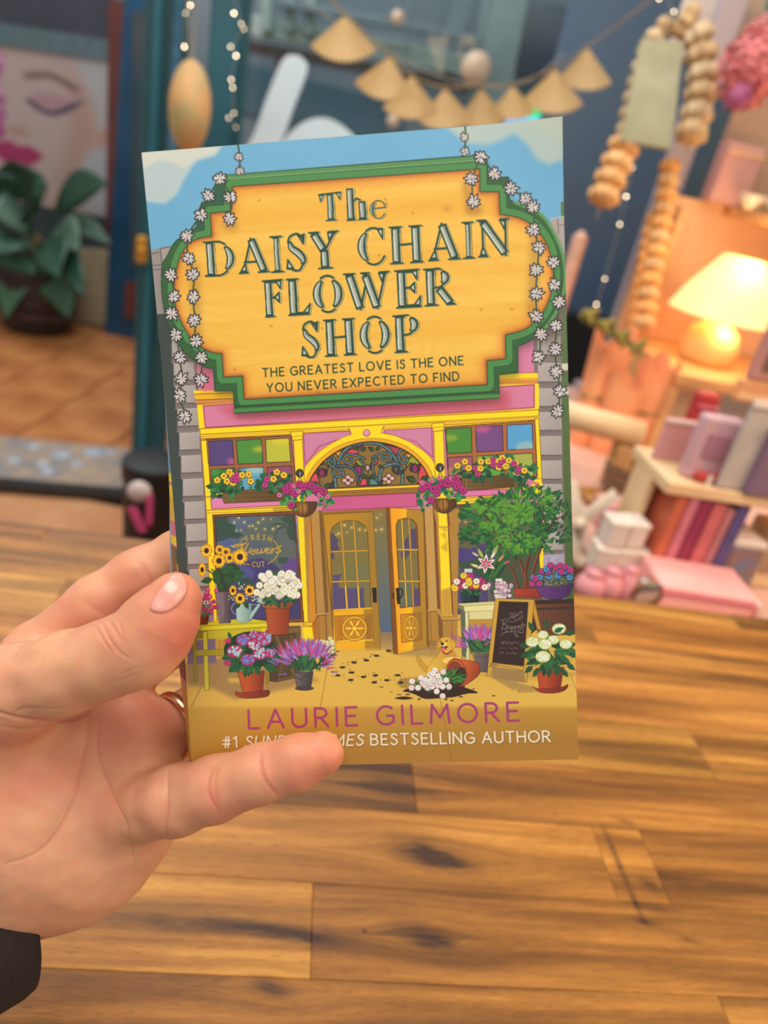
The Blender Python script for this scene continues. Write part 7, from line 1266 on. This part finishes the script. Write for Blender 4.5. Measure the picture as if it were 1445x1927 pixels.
def sdf(P):
    d = None
    # palm block
    Rz = lambda a: np.array([[math.cos(a), math.sin(a), 0], [-math.sin(a), math.cos(a), 0], [0, 0, 1.]])
    parts = [elli(P, C3(115, 1475, .266), np.array([44, 46, 17])*mm, Rz(-.5)), elli(P, C3(-30, 1470, .256), np.array([34, 38, 19])*mm, Rz(-.3)),
             elli(P, C3(215, 1450, .261), np.array([19, 29, 12.5])*mm, Rz(.1)), elli(P, C3(150, 1590, .263), np.array([33, 25, 16])*mm, Rz(-.9)), elli(P, C3(262, 1520, .259), np.array([9.5, 15, 11])*mm, Rz(.1)),
             cone(P, C3(90, 1550, .266), C3(-50, 1680, .268), 30*mm, 25*mm), cone(P, C3(-50, 1680, .268), C3(-330, 1850, .235), 25*mm, 26*mm), cone(P, C3(0, 1440, .27), C3(-60, 1660, .272), 26*mm, 24*mm)]
    for e in parts: d = e if d is None else smin(d, e, 12*mm)
    def fing(ch, k):
        f = None
        for (a, ra), (b, rb) in zip(ch[:-1], ch[1:]):
            e = cone(P, a, b, ra, rb); f = e if f is None else smin(f, e, k)
        return f
    th = fing(THUMB, 5*mm); th = smin(th, elli(P, C3(280, 1218, .2225), np.array([13, 9, 7])*mm, Rz(-.8)), 6*mm)
    d = smin(d, fing(PINKY, 3*mm), 6*mm); d = smin(d, fing(RING, 3*mm), 6*mm); d = smin(d, fing(MIDDLE, 3*mm), 5*mm)
    d = smin(d, fing(INDEX, 4*mm), 6*mm); d = smin(d, th, 7*mm)
    return d
def surface_nets(fn, lo, hi, h):
    n = np.ceil((hi-lo)/h).astype(int)+1; V = np.empty(n, np.float32)
    ys, zs = np.meshgrid(lo[1]+np.arange(n[1])*h, lo[2]+np.arange(n[2])*h, indexing='ij')
    for i in range(0, n[0], 12):
        X = lo[0]+np.arange(i, min(i+12, n[0]))*h; P = np.stack([np.broadcast_to(X[:, None, None], (len(X),)+ys.shape), np.broadcast_to(ys, (len(X),)+ys.shape), np.broadcast_to(zs, (len(X),)+ys.shape)], -1).astype(np.float32); V[i:i+len(X)] = fn(P)
    s = V < 0; cs = [s[a:n[0]-1+a, b:n[1]-1+b, c:n[2]-1+c] for a in (0, 1) for b in (0, 1) for c in (0, 1)]
    cnt = sum(x.astype(np.int8) for x in cs); act = (cnt > 0) & (cnt < 8); idx = -np.ones(act.shape, np.int64); I = np.argwhere(act); idx[act] = np.arange(len(I))
    acc = np.zeros((len(I), 3)); num = np.zeros(len(I)); offs = np.array([(a, b, c) for a in (0, 1) for b in (0, 1) for c in (0, 1)])
    vals = np.stack([V[tuple((I+o).T)] for o in offs], 1)
    for a in range(8):
        for b in range(a+1, 8):
            if np.abs(offs[a]-offs[b]).sum() != 1: continue
            va, vb = vals[:, a], vals[:, b]; x = (va < 0) != (vb < 0); t = np.where(x, va/(va-vb+1e-12), 0); acc += np.where(x[:, None], offs[a]+(offs[b]-offs[a])*t[:, None], 0); num += x
    Pv = lo+(I+acc/num[:, None])*h; quads = []
    for ax in range(3):
        o1, o2 = [k for k in range(3) if k != ax]; sl = [slice(1, -1)]*3; a = s.take(range(n[ax]-1), ax); b = s.take(range(1, n[ax]), ax); E = np.argwhere(a != b)
        E = E[(E[:, o1] > 0) & (E[:, o2] > 0) & (E[:, o1] < n[o1]-1) & (E[:, o2] < n[o2]-1)]
        e1 = np.zeros(3, int); e1[o1] = 1; e2 = np.zeros(3, int); e2[o2] = 1
        q = np.stack([idx[tuple((E-e1-e2).T)], idx[tuple((E-e2).T)], idx[tuple(E.T)], idx[tuple((E-e1).T)]], 1); fl_ = s[tuple(E.T)] ^ (ax == 1); q[~fl_] = q[~fl_][:, ::-1]; quads.append(q)
    Q = np.concatenate(quads); return Pv, Q[(Q >= 0).all(1)]
lo, hi = C3(-330, 960, .26)-(0, 0, 0), None
lo = np.array([-.225, -.002, .196]); hi = np.array([.012, .20, .305])
P0, Q0 = surface_nets(sdf, lo, hi, .0017)
me = bpy.data.meshes.new('tmp'); me.from_pydata(P0.tolist(), [], Q0.tolist()); me.update(); to = bpy.data.objects.new('tmp', me); COL.objects.link(to)
sm = to.modifiers.new('s', 'SUBSURF'); sm.levels = 2; sm.render_levels = 2
dg = bpy.context.evaluated_depsgraph_get(); ev = to.evaluated_get(dg); me2 = bpy.data.meshes.new_from_object(ev)
bpy.data.objects.remove(to); bpy.data.meshes.remove(me)
nv = len(me2.vertices); V = np.empty(nv*3, np.float32); me2.vertices.foreach_get('co', V); V = V.reshape(-1, 3).astype(float)
def sgrad(V):
    e = 2e-4; g = np.stack([sdf(V+np.eye(3)[k]*e)-sdf(V-np.eye(3)[k]*e) for k in range(3)], 1); return g/(np.linalg.norm(g, axis=1)[:, None]+1e-12)
G = sgrad(V)
for _ in range(2): V = V-G*sdf(V)[:, None]
G = sgrad(V)
# creases, knuckle folds, veins: displaced along the normal where the skin faces the reader
U = np.stack([CX+F*V[:, 0]/V[:, 2], CY+F*V[:, 1]/V[:, 2]], 1); face = np.clip(-G[:, 2]*1.6, 0, 1)
# is the vertex the nearest surface on its ray?  compare with the thumb layer for vertices behind it
def dist_poly(pts):
    q = np.array(pts, float); D = np.full(len(U), 1e9); T = np.zeros(len(U))
    for i in range(len(q)-1):
        a, b = q[i], q[i+1]; d = b-a; t = np.clip(((U-a)@d)/(d@d), 0, 1); dd = np.linalg.norm(U-a-t[:, None]*d, axis=1); m = dd < D; D[m] = dd[m]; T[m] = (i+t[m])/(len(q)-1)
    return D, T
def seg_d(P, ch): return np.min([cone(P, a, b, ra, rb) for (a, ra), (b, rb) in zip(ch[:-1], ch[1:])], 0)
on_th = seg_d(V, THUMB[2:]) < .004; on_pk = seg_d(V, PINKY[1:]) < .0035
disp = np.zeros(nv); red = np.zeros(nv)
CRE = [  # points, depth mm, width px, zone, redness
 ([(-10, 1338), (30, 1350), (75, 1356), (112, 1358), (145, 1350), (168, 1338)], 1.1, 3.2, 'a', .8), ([(0, 1368), (50, 1372), (110, 1364)], .35, 3, 'a', .2), ([(25, 1345), (48, 1332), (110, 1336), (138, 1326)], .4, 3, 'a', .2),
 ([(164, 1345), (160, 1390), (150, 1440), (138, 1500), (112, 1560), (70, 1605), (10, 1626)], 1.5, 6, 'p', .5), ([(186, 1350), (182, 1400), (188, 1440), (214, 1505), (238, 1560), (252, 1625)], 1.3, 6, 'p', .5), ([(150, 1470), (128, 1530), (95, 1590)], .5, 3.5, 'p', .2), ([(168, 1350), (160, 1420), (140, 1480), (80, 1610)], .5, 3, 'p', .15),
 ([(316, 1442), (312, 1480), (311, 1530), (312, 1580)], 2.4, 4, 'p', .6), ([(323, 1432), (318, 1460)], .6, 3, 'p', .2), ([(300, 1440), (296, 1500)], .3, 4, 'p', .1),
 ([(400, 1446), (392, 1470), (396, 1500), (412, 1530)], .55, 4, 'k', .7), ([(408, 1446), (404, 1480), (412, 1520)], .35, 4, 'k', .6), ([(492, 1412), (490, 1440), (500, 1470), (520, 1496)], .55, 3.6, 'k', .7),
 ([(180, 1180), (196, 1206), (212, 1228)], .45, 2.6, 't', .3), ([(192, 1174), (206, 1200), (224, 1226), (244, 1240)], .5, 2.6, 't', .35), ([(206, 1170), (232, 1208)], .45, 2.6, 't', .3), ([(222, 1168), (236, 1206)], .3, 2.4, 't', .2), ([(225, 1270), (262, 1256)], .2, 3, 't', .1), ([(215, 1285), (258, 1268)], .2, 3, 't', .1),
 ([(0, 1400), (60, 1410), (120, 1400)], .2, 3, 'p', 0), ([(0, 1240), (60, 1222), (120, 1200)], .6, 6, 'w', .2), ([(258, 1052), (272, 1072), (292, 1106)], .5, 6, 'i', .35), ([(155, 1130), (200, 1160)], .3, 6, 'i', .2),
 ([(190, 1640), (205, 1600)], .3, 8, 'p', 0), ([(165, 1660), (180, 1590), (185, 1560)], .4, 10, 'p', 0)]
for pts, dep, w, z, rd in CRE:
    D, T = dist_poly(spline(pts, 4)); m = on_th if z == 't' else (on_pk if z == 'k' else ~on_th)
    if z in 'p': m = m & (V[:, 2] < .262)
    if z == 'a': m = np.ones(nv, bool)
    k = np.sin(np.pi*np.clip(T*.92+.04, 0, 1))**.5*m*face
    if z == 'p': disp -= dep*mm*(.26*np.exp(-(D/3)**2)+.42*np.exp(-(D/17)**2))*k
    else: disp -= dep*mm*.6*np.exp(-(D/w)**2)*k; disp += dep*mm*.08*np.exp(-((D-w*2.4)/(w*1.6))**2)*k
    w = min(w, 3.5); red += rd*(.35 if z == 'p' else .7)*np.exp(-(D/(w*1.5))**2)*k
# soft skin unevenness
rs = np.random.default_rng(1)
for k in range(26):
    w_ = rs.normal(size=3); w_ /= np.linalg.norm(w_); fq = rs.uniform(250, 900); disp += 2.6e-5*np.sin(V@w_*fq+rs.uniform(0, 6))*(250/fq)**.5*2
V = V+G*disp[:, None]
# skin colour: redness at fingertips, pads and creases, paler on ridges
tip = lambda c, r: np.exp(-(np.linalg.norm(V-c, axis=1)/r)**2)
R_ = red*.8+.5*tip(C3(620, 1415, .222), .016)+.55*tip(C3(362, 1170, .217), .012)+.35*tip(C3(310, 1200, .214), .014)+.3*tip(C3(240, 1440, .243), .018)+.25*tip(C3(420, 1490, .225), .012)+.3*tip(C3(210, 1180, .25), .02)+.25*tip(C3(20, 1420, .236), .02)+.35*tip(C3(290, 1260, .262), .02)
pale = .35*tip(C3(60, 1250, .222), .025)+.35*tip(C3(445, 1470, .222), .008)+.3*tip(C3(215, 1620, .245), .02)+.3*tip(C3(340, 1470, .228), .007)+.25*tip(C3(230, 1285, .215), .012)+.3*tip(C3(285, 1490, .246), .012)
for k in range(18):
    w_ = rs.normal(size=3); w_ /= np.linalg.norm(w_); fq = rs.uniform(90, 420); R_ += .035*np.sin(V@w_*fq+rs.uniform(0, 6))
R_ = np.clip(R_, 0, 1)[:, None]; pale = np.clip(pale, 0, 1)[:, None]
base = np.array(lin((212, 152, 118))); redc = np.array(lin((198, 106, 88))); palec = np.array(lin((224, 176, 138)))
colr = base*(1-R_)+redc*R_; colr = colr*(1-pale*.6)+palec*pale*.6
Vw = EYE+V@A3.T; pr = thing('person', 'left hand and dark sleeve holding up the paperback, gold ring on one finger', 'person', W(0, 1700, .27)); Vw = Vw-np.array(OFF[pr.name])
me2.vertices.foreach_set('co', Vw.astype(np.float32).ravel()); me2.update(); me2.name = 'hand'
ca = me2.color_attributes.new('skin_tone', 'FLOAT_COLOR', 'POINT'); buf = np.ones((nv, 4), np.float32); buf[:, :3] = colr; ca.data.foreach_set('color', buf.ravel())
ms = bpy.data.materials.new('skin'); ms.use_nodes = True; N = ms.node_tree.nodes; L = ms.node_tree.links; b_ = N['Principled BSDF']; at = N.new('ShaderNodeAttribute'); at.attribute_name = 'skin_tone'
tc = N.new('ShaderNodeTexCoord'); n1 = N.new('ShaderNodeTexNoise'); n1.inputs['Scale'].default_value = 260; n1.inputs['Detail'].default_value = 5; L.new(tc.outputs['Object'], n1.inputs['Vector'])
mx = N.new('ShaderNodeMix'); mx.data_type = 'RGBA'; mx.blend_type = 'OVERLAY'; mx.inputs[0].default_value = .16; L.new(at.outputs['Color'], mx.inputs[6]); L.new(n1.outputs[1], mx.inputs[7])
hs = N.new('ShaderNodeHueSaturation'); hs.inputs['Saturation'].default_value = 1.0; L.new(mx.outputs[2], hs.inputs['Color']); L.new(hs.outputs[0], b_.inputs['Base Color'])
vo = N.new('ShaderNodeTexVoronoi'); vo.inputs['Scale'].default_value = 1500; L.new(tc.outputs['Object'], vo.inputs['Vector']); bp = N.new('ShaderNodeBump'); bp.inputs['Strength'].default_value = .22; bp.inputs['Distance'].default_value = .0002; L.new(vo.outputs['Distance'], bp.inputs['Height']); L.new(bp.outputs[0], b_.inputs['Normal'])
b_.inputs['Roughness'].default_value = .48; b_.inputs['Specular IOR Level'].default_value = .35; b_.inputs['Subsurface Weight'].default_value = .35; b_.inputs['Subsurface Radius'].default_value = (.006, .0022, .0012); b_.inputs['Subsurface Scale'].default_value = 1.0
me2.materials.clear(); hand = link('hand', me2, ms, pr, True)
# thumb nail: plate laid on the thumb surface
def on_skin(px, py, d0=.2):
    r = C3(px, py, 1.0); t = d0
    for _ in range(60):
        s_ = float(sdf((r*t)[None])[0]); t += s_*.8
        if abs(s_) < 2e-6: break
    return r*t
NP = [(334, 1076), (346, 1086), (352, 1104), (346, 1122), (332, 1139), (316, 1150), (298, 1153), (283, 1147), (288, 1130), (303, 1108), (318, 1090)]
bnd = spline(NP, 4, True); cen = np.array([318, 1116.]); rings = []
for t in (0, .25, .5, .72, .88, 1.0, 1.0):
    rings.append([tuple(cen+(p-cen)*t) for p in bnd])
gv = []; gf = []; nb = len(bnd)
for k, rg in enumerate(rings):
    off = .00055 if k < 5 else (.0004 if k == 5 else -.0006)
    pts_ = np.array([on_skin(x, y) for x, y in rg]); nr = sgrad(pts_); gv += list(EYE+(pts_+nr*off)@A3.T)
for k in range(len(rings)-1):
    for j in range(nb): gf.append((k*nb+j, k*nb+(j+1) % nb, (k+1)*nb+(j+1) % nb, (k+1)*nb+j))
nl = MB().add(gv, gf).build('thumb_nail', mat('nail', (226, 160, 146), .22, (216, 148, 134), 60, spec=.6, sss=.2), pr, True)
# ring: a band round the ring finger between palm and book
ra, rb = RING[1][0], RING[2][0]; cR = C3(329, 1366, .2665); ax = C3(370, 1345, .276)-C3(290, 1378, .262); ax /= np.linalg.norm(ax); e1 = np.cross(ax, [0, 0, 1.]); e1 /= np.linalg.norm(e1); e2 = np.cross(ax, e1)
rv, rf = [], []; nn_ = 48; prof = [(0, -.0022), (.0008, -.0019), (.0014, -.0008), (.0016, 0), (.0014, .0008), (.0008, .0019), (0, .0022), (-.0004, 0)]
for k in range(nn_):
    a = 2*math.pi*k/nn_; dr_ = e1*math.cos(a)+e2*math.sin(a)
    for r0, z0 in prof: rv.append(EYE+A3@(cR+dr_*(.0116+r0)+ax*z0))
m8 = len(prof)
for k in range(nn_):
    for j in range(m8): rf.append((k*m8+j, k*m8+(j+1) % m8, ((k+1) % nn_)*m8+(j+1) % m8, ((k+1) % nn_)*m8+j))
rg_ = MB().add(rv, rf).build('ring', mat('gold', (232, 204, 176), .18, (226, 180, 120), 40, metal=1), pr, True); rg_['label'] = 'shiny gold ring band'
# sleeve cuff
a_, b_2 = C3(12, 1722, .268), C3(-340, 1910, .225); axs = b_2-a_; Ls = np.linalg.norm(axs); axs /= Ls; e1 = np.cross(axs, [0, 0, 1.]); e1 /= np.linalg.norm(e1); e2 = np.cross(axs, e1); gs = []
for t, rad in ((.012, .0265), (.004, .0265), (0, .0272), (-.0006, .0284), (.003, .0292), (.02, .0294), (.05, .0298), (.09, .0305), (1, .033)):
    row = []
    for k in range(49):
        a = 2*math.pi*k/48; row.append(EYE+A3@(a_+axs*t*(Ls if t == 1 else 1)+(e1*math.cos(a)+e2*math.sin(a)*.95)*(rad+.0005*math.sin(5*a+t*60))))
    gs.append(row)
MB().sheet(gs).build('sleeve', mat('dark_knit', (44, 30, 28), .95, (34, 24, 24), 500, .8, 2500), pr, True)['label'] = 'dark brown knitted cuff'
bpy.context.view_layer.update()
